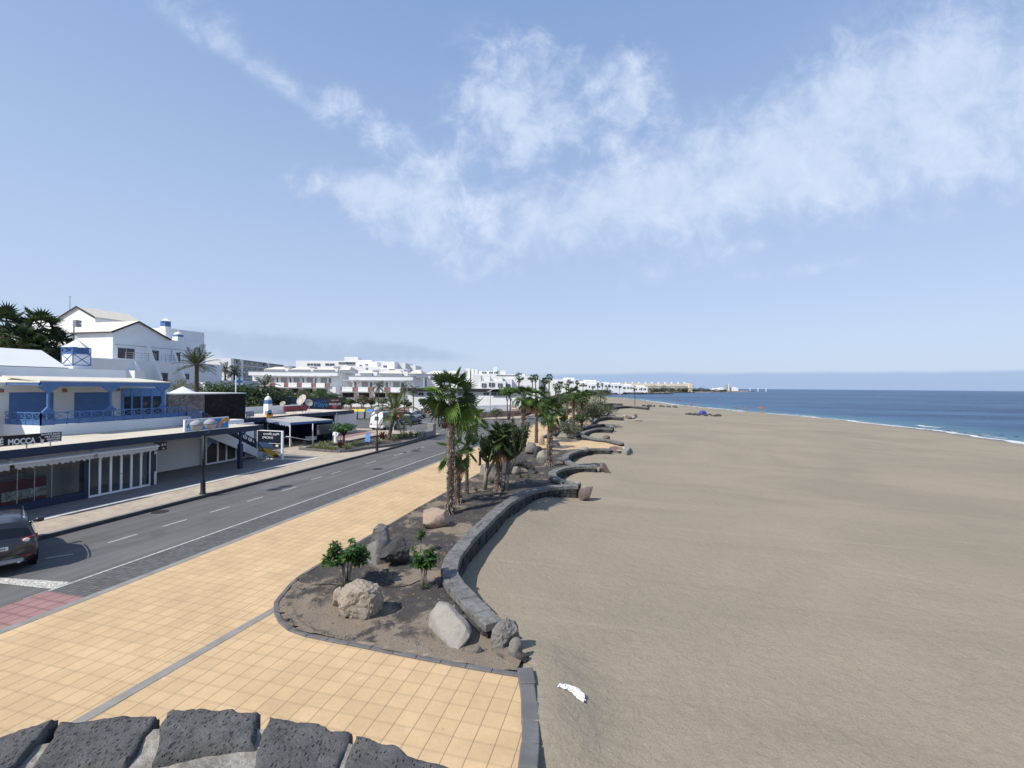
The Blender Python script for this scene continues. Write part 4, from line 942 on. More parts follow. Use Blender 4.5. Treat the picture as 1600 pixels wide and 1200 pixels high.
mb = MB(); mb.box(RX + .002, y0, ZR - .36, RX + .08, yR + .05, ZR + .03); mb.box(-29.7, yR + .001, ZR - .36, RX, yR + .08, ZR + .03); mb.build('fascia_board', M['navy'], shop)
mb = MB(); mb.box(FX - .02, yD, 2.72, FX - .25, yR - .2, ZR - .201); mb.box(FX - .05, y0, 2.70, FX - .25, yC, ZR - .201)
mb.box(-31.25, yD - .25, G0, FX - .31, yD, ZR - .205); mb.box(-31.25, yX(312, -31.2) + .06, G0, -31.05, yX(322, -30.9), ZR - .205); mb.box(-31.6, yD, 2.62, -31.2, yX(312, -31.2) + .05, ZR - .205)
mb.box(-31.9, yD, G0, -31.7, 33, ZR - .205); mb.box(-30.9, yX(384, -30.7), G0, -30.75, yX(405, -30.2), 1.55)
mb.build('wall', M['white'], shop)
mb = MB(); mb.box(FX - .04, yD - .02, G0, FX - .3, yX(246, FX), 2.71); mb.build('cash_machine_surround', M['offwhite'], shop)
mb = MB(); mb.box(FX - .03, yD + .05, .9, FX - .05, yX(245, FX), 1.95); mb.build('cash_machine', M['dark'], shop)
# columns
for (px, X) in ((135, FX), (238.5, FX)):
    ya, yb = (yA, yB) if px == 135 else (yC, yD); mb = MB(); mb.box(FX - .3, ya, G0, FX + .02, yb, ZR - .202); mb.build('pier', M['navy'], shop)
mb = MB(); c = PZ(375, 732, G0); mb.box(c.x - .13, c.y - .13, G0, c.x + .13, c.y + .13, 1.9); mb.box(c.x - .07, c.y - .07, 1.9, c.x + .07, c.y + .07, ZR - .36)
mb.bar((c.x, c.y - .45, ZR - .37), (c.x, c.y, 2.4), .09); mb.bar((c.x, c.y + .45, ZR - .37), (c.x, c.y, 2.4), .09); mb.build('column', M['navy'], shop)
# cafe front: plinth, glass, mullions, interior
mb = MB(); mb.box(FX - .12, y0, G0, FX, yA, .52); mb.build('plinth', M['navy'], shop)
gl = MB(); gl.box(FX - .03, y0, .52, FX - .015, yA, 2.70); glo = gl.build('shop_window', M['clear'], shop)
mb = MB()
for px in (-30, 28, 55, 82): y = yX(px, FX); mb.box(FX - .035, y - .012, .52, FX - .008, y + .012, 2.7)
mb.box(FX - .06, y0, 2.42, FX - .004, yA, 2.5); mb.build('glazing_bars', M['steel'], glo)
mb = MB(); mb.box(FX - 4.3, y0, G0 - .05, FX - .121, yA, G0 + .02); mb.box(FX - 4.4, y0, G0, FX - 4.3, yA, ZR - .21); mb.box(FX - 4.3, yA + .01, G0, FX - .31, yA + .1, ZR - .21); mb.box(FX - 1.7, yX(87, FX), G0 + .02, FX - 1.6, yA - .01, 2.6); mb.build('interior_wall', M['offwhite'], shop)
mb = MB(); mb.box(-31.3, 26.45, ZR - .22, -29.71, 33, ZR - .21); 
# awnings: roller box and a short hanging scalloped valance
def awning(ya, yb):
    o = MB(); o.box(FX + .05, ya + .05, 2.62, FX + .22, yb - .05, 2.74); n = int((yb - ya) / .12)
    for i in range(n):
        a = ya + .08 + i * (yb - ya - .16) / n; b = a + (yb - ya - .16) / n; d = .17 + .05 * (i % 2) + .02 * sin(i * 1.7)
        o.hexa([(FX + .5, a, 2.44 - d), (FX + .51, a, 2.44 - d), (FX + .51, b, 2.44 - d - .02), (FX + .5, b, 2.44 - d - .02), (FX + .49, a, 2.47), (FX + .5, a, 2.47), (FX + .5, b, 2.47), (FX + .49, b, 2.47)])
    o.hexa([(FX + .2, ya + .08, 2.62), (FX + .5, ya + .08, 2.455), (FX + .5, yb - .08, 2.455), (FX + .2, yb - .08, 2.62), (FX + .2, ya + .08, 2.64), (FX + .5, ya + .08, 2.475), (FX + .5, yb - .08, 2.475), (FX + .2, yb - .08, 2.64)])
    a_ = o.build('awning', M['awning'], shop); o = MB(); o.box(FX + .48, ya, 2.45, FX + .55, yb, 2.52)
    for y in (ya + .03, yb - .03): o.bar((FX + .05, y, 2.7), (FX + .52, y, 2.49), .05)
    o.build('front_rail', M['offwhite'], a_)
awning(y0 + 1, yX(7, FX)); awning(yX(8, FX), yB - .03); awning(yB + .02, yC + .1)
# white folding doors
z1, z2 = 2.68, 2.2
fr = MB(); n = 6; w = (yC - yB) / n
for i in range(n + 1): y = yB + i * w; fr.box(FX - .08, y - .055, G0, FX + .01, y + .055, z1)
for z in (G0 + .05, z2 + .03, z1 - .05): fr.box(FX - .07, yB, z - .05, FX + .005, yC, z + .05)
fro = fr.build('folding_doors', M['signwhite'], shop)
mb = MB()
for i in range(n): mb.box(FX - .045, yB + i * w + .05, G0 + .05, FX - .03, yB + (i + 1) * w - .05, z2 - .02)
mb.build('door_glass', M['clear'], fro)
mb = MB()
for i in range(n): mb.box(FX - .03, yB + i * w + .08, z2 + .1, FX - .012, yB + (i + 1) * w - .08, z1 - .1)
mb.build('transom_panes', M['offwhite'], fro)
mb = MB(); mb.box(FX - .01, yB + 3 * w - .04, 1.1, FX + .06, yB + 3 * w - .02, 1.16); mb.box(FX + .04, yB + 3 * w - .14, 1.1, FX + .06, yB + 3 * w - .02, 1.13); mb.build('handle', M['chrome'], fro)
mb = MB(); mb.box(FX - 2.6, yB, G0 - .02, FX - .1, yC, G0 + .03); mb.box(FX - 2.7, yB, G0, FX - 2.6, yC, ZR - .21); mb.build('interior_wall', M['offwhite'], shop)
# roller shutter with ribs
ya, yb = yD + .02, yX(312, -31.2); mb = MB(); nz_ = 11
for i in range(nz_):
    za, zb = G0 + (2.62 - G0) * i / nz_, G0 + (2.62 - G0) * (i + 1) / nz_
    mb.hexa([(-31.24, ya, za + .02), (-31.15, ya, za + .02), (-31.15, yb, za + .02), (-31.24, yb, za + .02), (-31.24, ya, zb), (-31.2, ya, zb), (-31.2, yb, zb), (-31.24, yb, zb)])
sh = mb.build('roller_shutter', M['offwhite'], shop)
mb = MB(); mb.box(-31.2, ya + .9, G0 + .12, -31.12, ya + 1.05, G0 + .2); mb.build('lock', M['black'], sh)
text('Gifts & Souvenirs', .2, (-31.13, yX(272, -31.2), 2.34), '+X', M['navy'], sh, sx=1.3, shear=.3)
# poster windows under the stairs
pxs = [322, 340.5, 354, 369, 384]; XW = -30.7
M['ph_sky'] = mat('poster_sky', (.16, .32, .52), .4, .2, 1.5, two=(.36, .46, .56)); M['ph_hill'] = mat('poster_hill', (.035, .032, .035), .4, .25, 2.); M['ph_rust'] = mat('poster_rust', (.095, .045, .03), .4, .3, 2.); M['ph_green'] = mat('poster_green', (.03, .05, .035), .4, .4, 4., two=(.075, .10, .07))
for i in range(4):
    ya, yb = yX(pxs[i], XW), yX(pxs[i + 1], XW); zt = [2.7, 2.68, 2.3, 1.75][i]; zt2 = [2.7, 2.55, 1.95, 1.35][i]
    mb = MB(); mb.box(XW - .06, ya, G0, XW + .01, ya + .07, zt); mb.box(XW - .06, yb - .07, G0, XW + .01, yb, zt2); mb.box(XW - .06, ya + .07, G0, XW, yb - .07, G0 + .13)
    wd_ = mb.build('poster_window', M['signwhite'], shop); A = lambda s, z: (XW - .02, ya + .06 + (yb - ya - .12) * s, z)
    mb = MB(); zb = G0 + .12
    hz_ = [[(0, 1.3), (.5, 1.75), (1, 1.6)], [(0, 2.05), (.5, 2.1), (1, 2.2)], [(0, 2.1), (.6, 2.0), (1, 1.6)], [(0, 1.0), (.5, 1.1), (1, .9)]][i]
    mb.poly([A(s, min(z, zt)) for s, z in hz_] + [A(1, zt2), A(0, zt)], 0)
    mb.poly([A(0, zb), A(1, zb)] + [A(s, min(z, zt - .05 - .4 * s * (i > 1))) for s, z in reversed(hz_)], 1)
    mb.build('printed_pane', [M['ph_sky'], [M['ph_hill'], M['ph_rust'], M['ph_green'], M['ph_hill']][i]], wd_)
# outside stairs down from the terrace
sy0, sy1, sz0, sz1, SX0, SX1 = 26.6, 31.9, 3.3, .3, -31.0, -29.85
mb = MB(); ns = 16
for i in range(ns):
    a = sy0 + (sy1 - sy0) * i / ns; b = sy0 + (sy1 - sy0) * (i + 1) / ns; z = sz0 + (sz1 - sz0) * i / ns; mb.box(SX0, a, z - .25, SX1 - .1, b, z)
st_ = thing('outside_stairs', 'white straight outdoor stairs with blue railing descending from the terrace behind the mirrored sign', 'stairs', (-30.4, 31, G0)); mb.build('steps', M['offwhite'], st_)
mb = MB()
for X in (SX1 - .1, SX0 - .1): mb.hexa([(X, sy0 - .2, sz0 - .75), (X + .1, sy0 - .2, sz0 - .75), (X + .1, sy1 + .1, sz1 - .35), (X, sy1 + .1, sz1 - .35), (X, sy0 - .2, sz0 + .2), (X + .1, sy0 - .2, sz0 + .2), (X + .1, sy1 + .1, sz1 + .25), (X, sy1 + .1, sz1 + .25)])
mb.box(SX1 - .12, sy1 - .5, G0, SX1 - .02, sy1 + .1, .4)
mb.build('stringer_wall', M['white'], st_)
def railing(path, h=.78, bay=.62, panel=.3, w=.06, mb=None, z=None):
    mb = mb or MB()
    for a, b in zip(path, path[1:]):
        a, b = Vector(a), Vector(b); L = (b - a).length; n = max(1, round(L / bay)); up = Vector((0, 0, 1))
        for i in range(n + 1): p = a + (b - a) * (i / n); mb.bar(p, p + up * h, w, w)
        mb.bar(a + up * h, b + up * h, w * 1.2, w); mb.bar(a + up * panel, b + up * panel, w, w)
        d = (b - a).normalized(); t = d.cross(up) * .012
        mb.hexa([a - t + up * .03, a + t + up * .03, b + t + up * .03, b - t + up * .03, a - t + up * panel, a + t + up * panel, b + t + up * panel, b - t + up * panel])
        for i in range(n):
            p, q = a + (b - a) * (i / n), a + (b - a) * ((i + 1) / n); mb.bar(p + up * panel, q + up * h, .028); mb.bar(p + up * h, q + up * panel, .028)
    return mb
railing([(SX1 - .05, sy0 - .2, sz0 + .2), (SX1 - .05, sy1 + .1, sz1 + .25)], .7, .6).build('railing', M['navy'], st_)
# ---------------------------------------------------------------- terrace house above the shops
TZ = PX(97, 663, BX).z; house = thing('terrace_house', 'white upper-floor house with blue shutters and timber veranda over the shops', 'house', (-36, 24, ZR))
yc = yX(62, BX); ye = yX(292, BX); WX = -35.6
mb = MB(); mb.box(BX - .2, yc, ZR + .004, BX, ye + .3, TZ); mb.box(-45, yc, ZR + .004, BX - .201, yc + .2, TZ); mb.box(-45, yc + .2, ZR - .4, BX - .2, 33, ZR + .05); mb.box(-32.5, ye + .05, ZR - .35, -31.0, 29.2, ZR + .05); mb.build('terrace_wall', M['white'], house)
railing([(-45, yc + .06, TZ), (BX - .06, yc + .06, TZ), (BX - .06, ye, TZ)], .72, .62).build('balcony_railing', M['blue'], house)
railing([(BX - .06, ye, ZR + .1), (-31.05, ye, ZR + .1), (-31.05, ye + .02, ZR + .1)], .9, .5).build('balcony_railing', M['bluepale'], house)  # return towards the sun: its brightness is painted as a paler blue
ZE = 6.12
mb = MB(); yb0, yb1 = 15.0, yX(254, WX) + .3
mb.box(WX - .2, yb0, ZR, WX, yb1, ZE + .1); mb.box(-46, yb0, ZR, WX - .2, yb1, ZE + .05); mb.build('wall', M['offwhite'], house)
for i, (a, b) in enumerate(((13, 82), (115, 172))):
    ya, yb = yX(a, WX), yX(b, WX); zt = PX((a + b) / 2, 613, WX).z; mb = MB(); n = 22
    for k in range(n):
        za, zb = ZR + .1 + (zt - ZR - .1) * k / n, ZR + .1 + (zt - ZR - .1) * (k + 1) / n; mb.hexa([(WX, ya, za), (WX + .035, ya, za), (WX + .035, yb, za), (WX, yb, za), (WX, ya, zb), (WX + .025, ya, zb), (WX + .025, yb, zb), (WX, yb, zb)])
    mb.build('shutter', M['blue'], house)
ya, yb = yX(190, WX), yX(254, WX); mb = MB(); ps = [ya, yX(204, WX), yX(219, WX), yX(235, WX), yb]
for y in ps: mb.box(WX, y - .07, ZR + .05, WX + .09, y + .07, ZE - .3)
mb.box(WX, ya, 5.25, WX + .07, yb, ZE - .25); mb.box(WX, ya, ZR + .05, WX + .07, yb, ZR + .45); dr = mb.build('glazed_doors', M['bluepale'], house)
mb = MB(); mb.box(WX + .005, ya, ZR + .45, WX + .03, yb, 5.25); mb.build('door_glass', M['glass'], dr)
mb = MB(); mb.box(WX + .09, ps[2] + .1, 4.2, WX + .15, ps[2] + .2, 4.24); mb.build('handle', M['chrome'], dr)
# veranda roof with posts
EX = -32.9; yv0 = yX(73, EX) - .1; yv1 = yX(264, EX)
mb = MB(); mb.hexa([(EX + .15, yv0 - .35, ZE + .16), (EX + .15, yv1, ZE + .16), (WX - .4, yv1 - .2, ZE + .42), (WX - .4, yv0 - .3, ZE + .42), (EX + .15, yv0 - .35, ZE + .22), (EX + .15, yv1, ZE + .22), (WX - .4, yv1 - .2, ZE + .5), (WX - .4, yv0 - .3, ZE + .5)])
mb.hexa([(-46, yv0 - .35, ZE + .1), (EX + .15, yv0 - .36, ZE + .1), (WX, yv0 + .3, ZE + .36), (-46, yv0 + .3, ZE + .36), (-46, yv0 - .35, ZE + .17), (EX + .15, yv0 - .36, ZE + .17), (WX, yv0 + .3, ZE + .44), (-46, yv0 + .3, ZE + .44)])
mb.build('veranda_roof', M['rooftile'], house)
mb = MB(); mb.box(EX - .02, yv0 - .25, ZE - .12, EX + .13, yv1 - .05, ZE + .155); mb.box(-46, yv0 - .32, ZE - .06, EX - .021, yv0 - .2, ZE + .095); mb.build('eaves_beam', M['blue'], house)
for px in (73.5, 171, 252):
    y = yX(px, EX); mb = MB(); mb.box(EX - .02, y - .055, TZ - .6, EX + .09, y + .055, ZE - .121)
    for s in (-1, 1):
        mb.poly([(EX - .02, y + s * .055, ZE - .122), (EX - .02, y + s * .5, ZE - .122), (EX - .02, y + s * .42, ZE - .22), (EX - .02, y + s * .055, ZE - .48)]); mb.poly([(EX + .1, y + s * .055, ZE - .122), (EX + .1, y + s * .5, ZE - .122), (EX + .1, y + s * .42, ZE - .22), (EX + .1, y + s * .055, ZE - .48)])
        mb.poly([(EX - .02, y + s * .5, ZE - .122), (EX + .1, y + s * .5, ZE - .122), (EX + .1, y + s * .42, ZE - .22), (EX - .02, y + s * .42, ZE - .22)]); mb.poly([(EX - .02, y + s * .42, ZE - .22), (EX + .1, y + s * .42, ZE - .22), (EX + .1, y + s * .055, ZE - .48), (EX - .02, y + s * .055, ZE - .48)])
        mb.hexa([(EX - .02, y + s * .055, TZ + .7), (EX + .1, y + s * .055, TZ + .7), (EX + .1, y + s * .4, TZ + .7), (EX - .02, y + s * .4, TZ + .7), (EX - .02, y + s * .055, TZ + 1.05), (EX + .1, y + s * .055, TZ + 1.05), (EX + .1, y + s * .3, TZ + .76), (EX - .02, y + s * .3, TZ + .76)])
    mb.build('veranda_post', M['blue'], house)
for px in (0.5, 100, 183):
    p = PX(px, 610 if px < 150 else 608, WX); mb = MB(); mb.box(WX, p.y - .1, p.z - .12, WX + .14, p.y + .1, p.z + .1); mb.build('wall_lamp', M['terracotta'], house)
# parapet block, white hipped roof and lattice chimney behind
blk = thing('rear_shop_block', 'plain white wall block with pitched white roof rising behind the veranda house', 'building', (-41, 22, 0))
mb = MB(); zt = PX(100, 575.5, -38.8).z; mb.box(-52, 10, 3, -38.8, yX(192, -38.8), zt - .02); mb.box(-38.8, 10, 5, -38.6, yX(192, -38.8), zt); mb.build('wall', M['white'], blk)
zE_, zG_ = PX(60, 573, -39.6).z, PX(60, 547, -42.4).z; yg = yX(104, -39.6)
mb = MB(); mb.poly([(-39.6, 6, zE_), (-39.6, yg, zE_), (-42.4, yg + .05, zG_), (-42.4, 6, zG_)]); mb.poly([(-42.4, 6, zG_), (-42.4, yg + .05, zG_), (-45.2, yg, zE_), (-45.2, 6, zE_)]); mb.poly([(-39.6, yg, zE_), (-45.2, yg, zE_), (-42.4, yg + .05, zG_)]); mb.poly([(-39.6, 6, zE_), (-39.6, yg, zE_), (-45.2, yg, zE_), (-45.2, 6, zE_)])
mb.build('pitched_roof', M['white2'], blk); mb = MB(); mb.box(-39.7, 6, zE_ - .12, -39.55, yg, zE_ - .01); mb.build('eaves', M['dark'], blk)
def lantern_chimney(label, c, w, h, hl, hr, parent=None, dome=False, grp='lantern chimneys', lat=True):
    t = parent or thing('lantern_chimney', label, 'chimney', c, group=grp); x, y, z = c; k = w / 2
    mb = MB(); mb.box(x - k, y - k, z, x + k, y + k, z + h); mb.build('shaft', M['white2'], t)
    mb = MB(); mb.box(x - k * .93, y - k * .93, z + h, x + k * .93, y + k * .93, z + h + hl); mb.build('lantern', M['blue'], t)
    if lat:
        mb = MB(); e = k * 1.01
        for zz0, zz1 in ((z + h, z + h + hl), (z + .25 * h, z + h * .95)):
            for q in ((1, 0), (0, -1)):
                if q[0]: A = [(x + e, y - k, zz0), (x + e, y + k, zz0), (x + e, y + k, zz1), (x + e, y - k, zz1)]
                else: A = [(x - k, y - e, zz0), (x + k, y - e, zz0), (x + k, y - e, zz1), (x - k, y - e, zz1)]
                mb.bar(A[0], A[2], .04); mb.bar(A[1], A[3], .04); mb.bar(A[0], A[1], .05); mb.bar(A[2], A[3], .05); mb.bar(A[0], A[3], .05); mb.bar(A[1], A[2], .05)
        mb.build('lattice', M['blue'], t)
    mb = MB()
    if dome: mb.lathe([(k * 1.15, 0), (k * 1.1, hr * .35), (k * .7, hr * .75), (.05, hr)], (x, y, z + h + hl), 12)
    else: mb.lathe([(k * 1.6, 0), (k * 1.55, .03), (k * .12, hr)], (x, y, z + h + hl), 4)
    r_ = mb.build('cap', M['white2'], t)
    if not dome:
        for v in r_.data.vertices: pass
    mb = MB(); mb.lathe([(.03, 0), (.03, .16), (.07, .22), (.03, .3)], (x, y, z + h + hl + hr - .03), 6); mb.build('finial', M['white2'], t); return t
cq = PX(119, 576, -40.4); zz = lambda py: PX(119, py, -40.4).z
t_ = lantern_chimney('square white chimney tower with blue lattice lantern and pyramid cap', (-40.4, cq.y, zz(577)), 1.15, zz(552) - zz(577), zz(543.5) - zz(552), zz(531) - zz(543.5))
# flood-light mast behind it
b = PX(115, 545, -48.); mb = MB(); mast = thing('floodlight_mast', 'slim grey mast with two small floodlights before the white gable', 'mast', (b.x, b.y, 5)); mb.tube([(b.x, b.y, 5), (b.x, b.y, PX(115, 502, -48).z)], .05, 6); mb.build('pole', M['steel'], mast)
for py in (502, 507.5): p = PX(115, py, -48.); mb = MB(); mb.box(p.x - .1, p.y, p.z - .15, p.x + .25, p.y + .45, p.z + .12); mb.build('floodlight', M['grey'], mast)
# ---------------------------------------------------------------- dark lava-stone house to the right of the terrace
LX = -35.4; lava = thing('lava_stone_house', 'dark lava stone block with a thin white coping beside the terrace', 'building', (LX, 34, 0))
ya, yb, yc_ = yX(262, LX), yX(319, LX), yX(382, LX); zt = PX(319, 616, LX).z
mb = MB(); mb.box(LX - 5, ya, 0, LX, yb, zt); mb.build('rubble_wall', M['rubble'], lava)
mb = MB(); mb.box(LX - 5, yb, 0, LX + .06, yc_, zt); mb.build('dark_wall', M['lavadark'], lava)
mb = MB(); mb.box(LX - 5.05, ya - .03, zt + .001, LX + .1, yc_ + .04, zt + .09); mb.build('coping', M['offwhite'], lava)
# pharmacy cross on a post on its roof
b = PX(368.5, 616, LX - 1.5); t = thing('cross_sign', 'blue pharmacy cross on a white post above the lava stone block', 'sign', (b.x, b.y, zt)); zq = lambda py: PX(369, py, LX - 1.5).z
mb = MB(); mb.box(b.x - .03, b.y - .04, zt, b.x + .03, b.y + .02, zq(587)); mb.box(b.x - .03, b.y - .02, zq(589.6), b.x + .03, b.y + .62, zq(589)); mb.build('post', M['signwhite'], t)
yc2 = yX(372.5, LX - 1.5); w = (yX(376, LX - 1.5) - yc2) * 1.35; zc = zq(596)
mb = MB(); mb.box(b.x - .02, yc2 - w * 1.15, zc - w * .95, b.x + .01, yc2 + w * 1.15, zc + w * .95); mb.build('backing', M['signwhite'], t)
mb = MB(); mb.box(b.x + .012, yc2 - w, zc - w * .33, b.x + .03, yc2 + w, zc + w * .33); mb.box(b.x + .012, yc2 - w * .33, zc - w, b.x + .031, yc2 + w * .33, zc + w); mb.build('cross', M['signblue'], t)
# ---------------------------------------------------------------- signs
SX = -27.1
t = thing('shop_sign', 'black cafe sign board with white MOCCA lettering standing on the shop roof edge', 'sign', (SX, 15, ZR))
ya, yb = yX(-70, SX), yX(96, SX); zb, zt = PX(90, 693.5, SX).z + .12, PX(96, 674.5, SX).z
mb = MB(); mb.box(SX - .05, ya, zb, SX, yb, zt); mb.build('board', M['black'], t)
mb = MB()
for px in (-20, 42, 79): y = yX(px, SX); mb.box(SX - .04, y - .02, ZR, SX - .01, y + .02, zb)
mb.build('leg', M['steel'], t); hgt = zt - zb
def tx(s, px, py, size, sx, X=SX + .008, m=M['signwhite'], **k): p = PX(px, py, X); return text(s, size, p, '+X', m, t, sx=sx, **k)
def fit(s, px0, px1, py, size, X, m, par, **k):
    o = text(s, size, PX(px0, py, X), '+X', m, par, **k); bpy.context.view_layer.update(); w = o.dimensions.x; y0_, y1_ = yX(px0, X), yX(px1, X); o.scale.x = (y1_ - y0_) / max(w, .01); return o
fit('MOCCA', 12, 55, 695.5, .36, SX + .008, M['signwhite'], t, bold=.012); fit('CAFÉ', -28, 5, 698, .36, SX + .008, M['signwhite'], t, bold=.012)
for i, s in enumerate(('NATURAL JUICES', 'MILK SHAKES', 'SMOOTHIES', 'ICE CREAM')): fit(s, (64, 70, 73, 74.5)[i], 94, 680.6 + i * 3.5, .10, SX + .008, M['signwhite'], t, bold=.004)
fit('EAT IN OR TAKE AWAY', 28, 55, 697.6, .05, SX + .008, M['signwhite'], t)
p = PX(65.5, 693, SX); mb = MB(); mb.lathe([(.045, 0), (.07, .2), (.066, .2), (.04, .02)], (SX + .012, p.y, p.z), 8); mb.bar((SX + .012, p.y, p.z + .1), (SX + .012, p.y - .08, p.z + .32), .015); mb.bar((SX + .012, p.y - .08, p.z + .32), (SX + .012, p.y - .14, p.z + .32), .015); o_ = mb.build('cup_symbol', M['signwhite'], t)
t = thing('shop_sign', 'blue roof sign with white script and an orange and yellow emblem behind the lamp globes', 'sign', (SX, 25, ZR))
ya, yb = yX(288, SX), yX(357, SX); z0_, z1_ = ZR + .05, PX(322, 653.5, SX).z
mb = MB(); mb.box(SX - .12, ya, z0_, SX - .001, yb, z1_); mb.build('frame', M['signwhite'], t)
mb = MB(); mb.box(SX, ya + .12, z0_ + .06, SX + .015, yb - .06, z1_ - .06); mb.build('panel', M['signblue'], t)
fit('Playa Blanca', 290.5, 335, 665, .42, SX + .022, M['signwhite'], t, shear=.3, bold=.012); o_ = text('JERS', .34, PX(291, 674.5, SX + .02), '+X', M['signwhite'], t)
mb = MB(); c = PX(346, 668, SX + .018); ww = (yb - ya) * .2; hh = (z1_ - z0_) * .75
for k in range(10):
    a, b_ = pi - k * pi / 10 * .62, pi - (k + 1) * pi / 10 * .62
    f = lambda a_, r_, zz_: (SX + zz_, yb - .16 + cos(a_) * ww * r_ * 1.1, z0_ + .1 + sin(a_) * hh * r_)
    mb.poly([f(a, 1, .019), f(b_, 1, .019), f(b_, .72, .019), f(a, .72, .019)], 0)
sun_c = (yb - .42, z1_ - .24)
mb.poly([(SX + .018, sun_c[0] + .2 * cos(2 * pi * k / 16), sun_c[1] + .17 * sin(2 * pi * k / 16)) for k in range(16)], 1); mb.build('emblem', [M['orange'], mat('pale_yellow', (.72, .66, .38), .5)], t)
t = thing('cash_machine_sign', 'small dark projecting sign reading 24 above the cash machine', 'sign', (FX, yD, 2.2))
ya, yb = yX(241, FX + .25), yX(260.5, FX + .25); za, zb = PX(250, 704, FX + .25).z, PX(250, 691, FX + .25).z
mb = MB(); mb.box(FX + .1, ya, za, FX + .25, yb, zb); mb.build('board', M['black'], t); fit('24', 251.5, 258.5, 697, .2, FX + .26, M['signwhite'], t); fit('+', 253, 257, 703, .22, FX + .26, M['signwhite'], t); fit('T', 244.5, 248.5, 701.5, .22, FX + .26, M['signwhite'], t)
# mirrored glass sign by the stairs
gA, gB = PZ(402.5, 716, G0), PZ(442, 718.5, G0); gd = (gB - gA); L = hypot(gd.x, gd.y); ra = atan2(gd.y, gd.x)
t = thing('glass_sign_panel', 'free-standing glass panel sign seen from behind with mirrored lettering and white frame', 'sign', (gA.x, gA.y, G0), rz=ra)
mb = MB(); mb.box(-.05, -.05, 0, 0, .05, 2.35); mb.box(L - .14, -.07, 0, L, .07, 2.35); mb.box(0, -.04, 2.28, L - .14, .04, 2.35); mb.box(0, -.04, 0, L - .14, .04, .07); mb.build('frame', M['signwhite'], t, world=False)
mb = MB(); mb.box(0, -.012, .07, L - .14, 0, 2.28); mb.build('glass', M['clear'], t, world=False)
mb = MB(); mb.box(.01, .004, 1.35, L - .15, .02, 2.27); mb.build('navy_print', M['navy'], t, world=False)
mb = MB(); mb.box(.01, .004, .95, (L - .14) * .62, .02, 1.345); mb.build('sky_print', M['bluepale'], t, world=False)
mb = MB()
for k in range(12):
    a, b_ = pi * .5 - k * .115, pi * .5 - (k + 1) * .115; cx_ = .1; f = lambda a_, r_: (cx_ + cos(a_) * r_ * (L - .3) * .95, .012, .05 + sin(a_) * r_ * .85)
    mb.poly([f(a, 1), f(a, .62), f(b_, .62), f(b_, 1)])
mb.build('yellow_print', mat('mustard_print', (.33, .23, .02), .5), t, world=False)
for s, z, sz, wdt in (('Playa Blanca', 1.98, .26, .62), ('SHOPS', 1.66, .27, .42)):
    o_ = text(s, sz, (0, 0, 0), '-Y', M['signwhite'], None, mirror=True, shear=.2 if s[0] == 'P' else 0); bpy.context.view_layer.update(); w = o_.dimensions.x; o_.parent = t; o_.scale.x = -(L * wdt) / w; o_.location = (L * .86 if s[0] == 'P' else L * .62, -.02, z)
mb = MB(); mb.box(L * .45, -.02, 1.28, L - .2, -.014, 1.31); mb.box(L * .72, -.02, 1.05, L * .82, -.014, 1.2); mb.build('lettering', M['signwhite'], t, world=False)
# café counter and things seen through the window
t = thing('cafe_counter', 'maroon cafe counter with a pale pictured front seen through the window', 'counter', (FX - 1.5, 15, G0 + .02)); ya, yb = yX(2, FX - .7), yX(70, FX - .9)
mb = MB(); mb.box(FX - 1.5, ya, G0 + .02, FX - .75, yb, 1.5); mb.build('body', mat('maroon_counter', (.20, .03, .055), .6, .1), t); mb = MB(); mb.box(FX - .745, ya + .05, G0 + .45, FX - .73, yb, 1.02); mb.build('front_panel', mat('pale_menu_panel', (.62, .65, .64), .6, .35, 3., two=(.26, .24, .2)), t)
mb = MB(); mb.box(FX - 1.45, ya, 1.5, FX - .9, yb, 1.54); mb.build('worktop', M['steel'], t)
for i, (px, w, h) in enumerate(((5, .3, .22), (14, .22, .2), (26, .5, .25))):
    y = yX(px, FX - 1.1); mb = MB(); mb.box(FX - 1.3, y - w / 2, 1.54, FX - 1.0, y + w / 2, 1.54 + h, 0); mb.box(FX - 1.28, y - w / 2 + .03, 1.54 + h, FX - 1.02, y + w / 2 - .03, 1.56 + h)
    tag(mb.build('counter_appliance', M['grey'], org=(FX - 1.15, y, 1.54), bevel=.02), ['boxy grey appliance at the left end of the cafe counter', 'smaller grey appliance second along the cafe counter', 'wide grey display case on the cafe counter'][i], 'appliance', 'appliances on the cafe counter')
# ---------------------------------------------------------------- street lamps
def street_lamp(c, label, two=True, h=3.85, rz=0, sc=1):
    t = thing('street_lamp', label, 'street lamp', c, rz=rz, group='double globe street lamps')
    mb = MB(); mb.lathe([(.17, 0), (.17, .08), (.13, .12), (.12, .75), (.09, .85), (.055, .95), (.05, 1.9), (.07, 1.92), (.07, 1.98), (.045, 2.02), (.04, h - .5)], (0, 0, 0), 10); mb.build('pole', M['black'], t, world=False, smooth=True)
    mb = MB(); mb.tube([(0, -.42, h - .35), (0, -.25, h - .5), (0, 0, h - .52), (0, .25, h - .5), (0, .42, h - .35)], .03, 6); mb.build('bracket', M['black'], t, world=False)
    for y in (-.42, .42):
        mb = MB(); mb.lathe([(.10, -.3), (.22, -.2), (.30, -.04), (.31, 0)], (0, y, h), 14); g = mb.build('globe', mat_globe, t, world=False, smooth=True)
        mb = MB(); mb.lathe([(.325, -.01), (.32, .06), (.27, .18), (.17, .26), (.03, .3)], (0, y, h), 14); mb.build('cap', M['grey'], g, world=False, smooth=True)
    return t
mat_globe = mat('milky_globe', (.50, .48, .40), .35, .05)
p = PZ(317, 773, G0); street_lamp(p, 'double globe street lamp on the kerb in front of the blue roof sign')
p = PZ(589, 707, G0); street_lamp(p, 'double globe street lamp on the kerb in front of the planter', rz=.5)
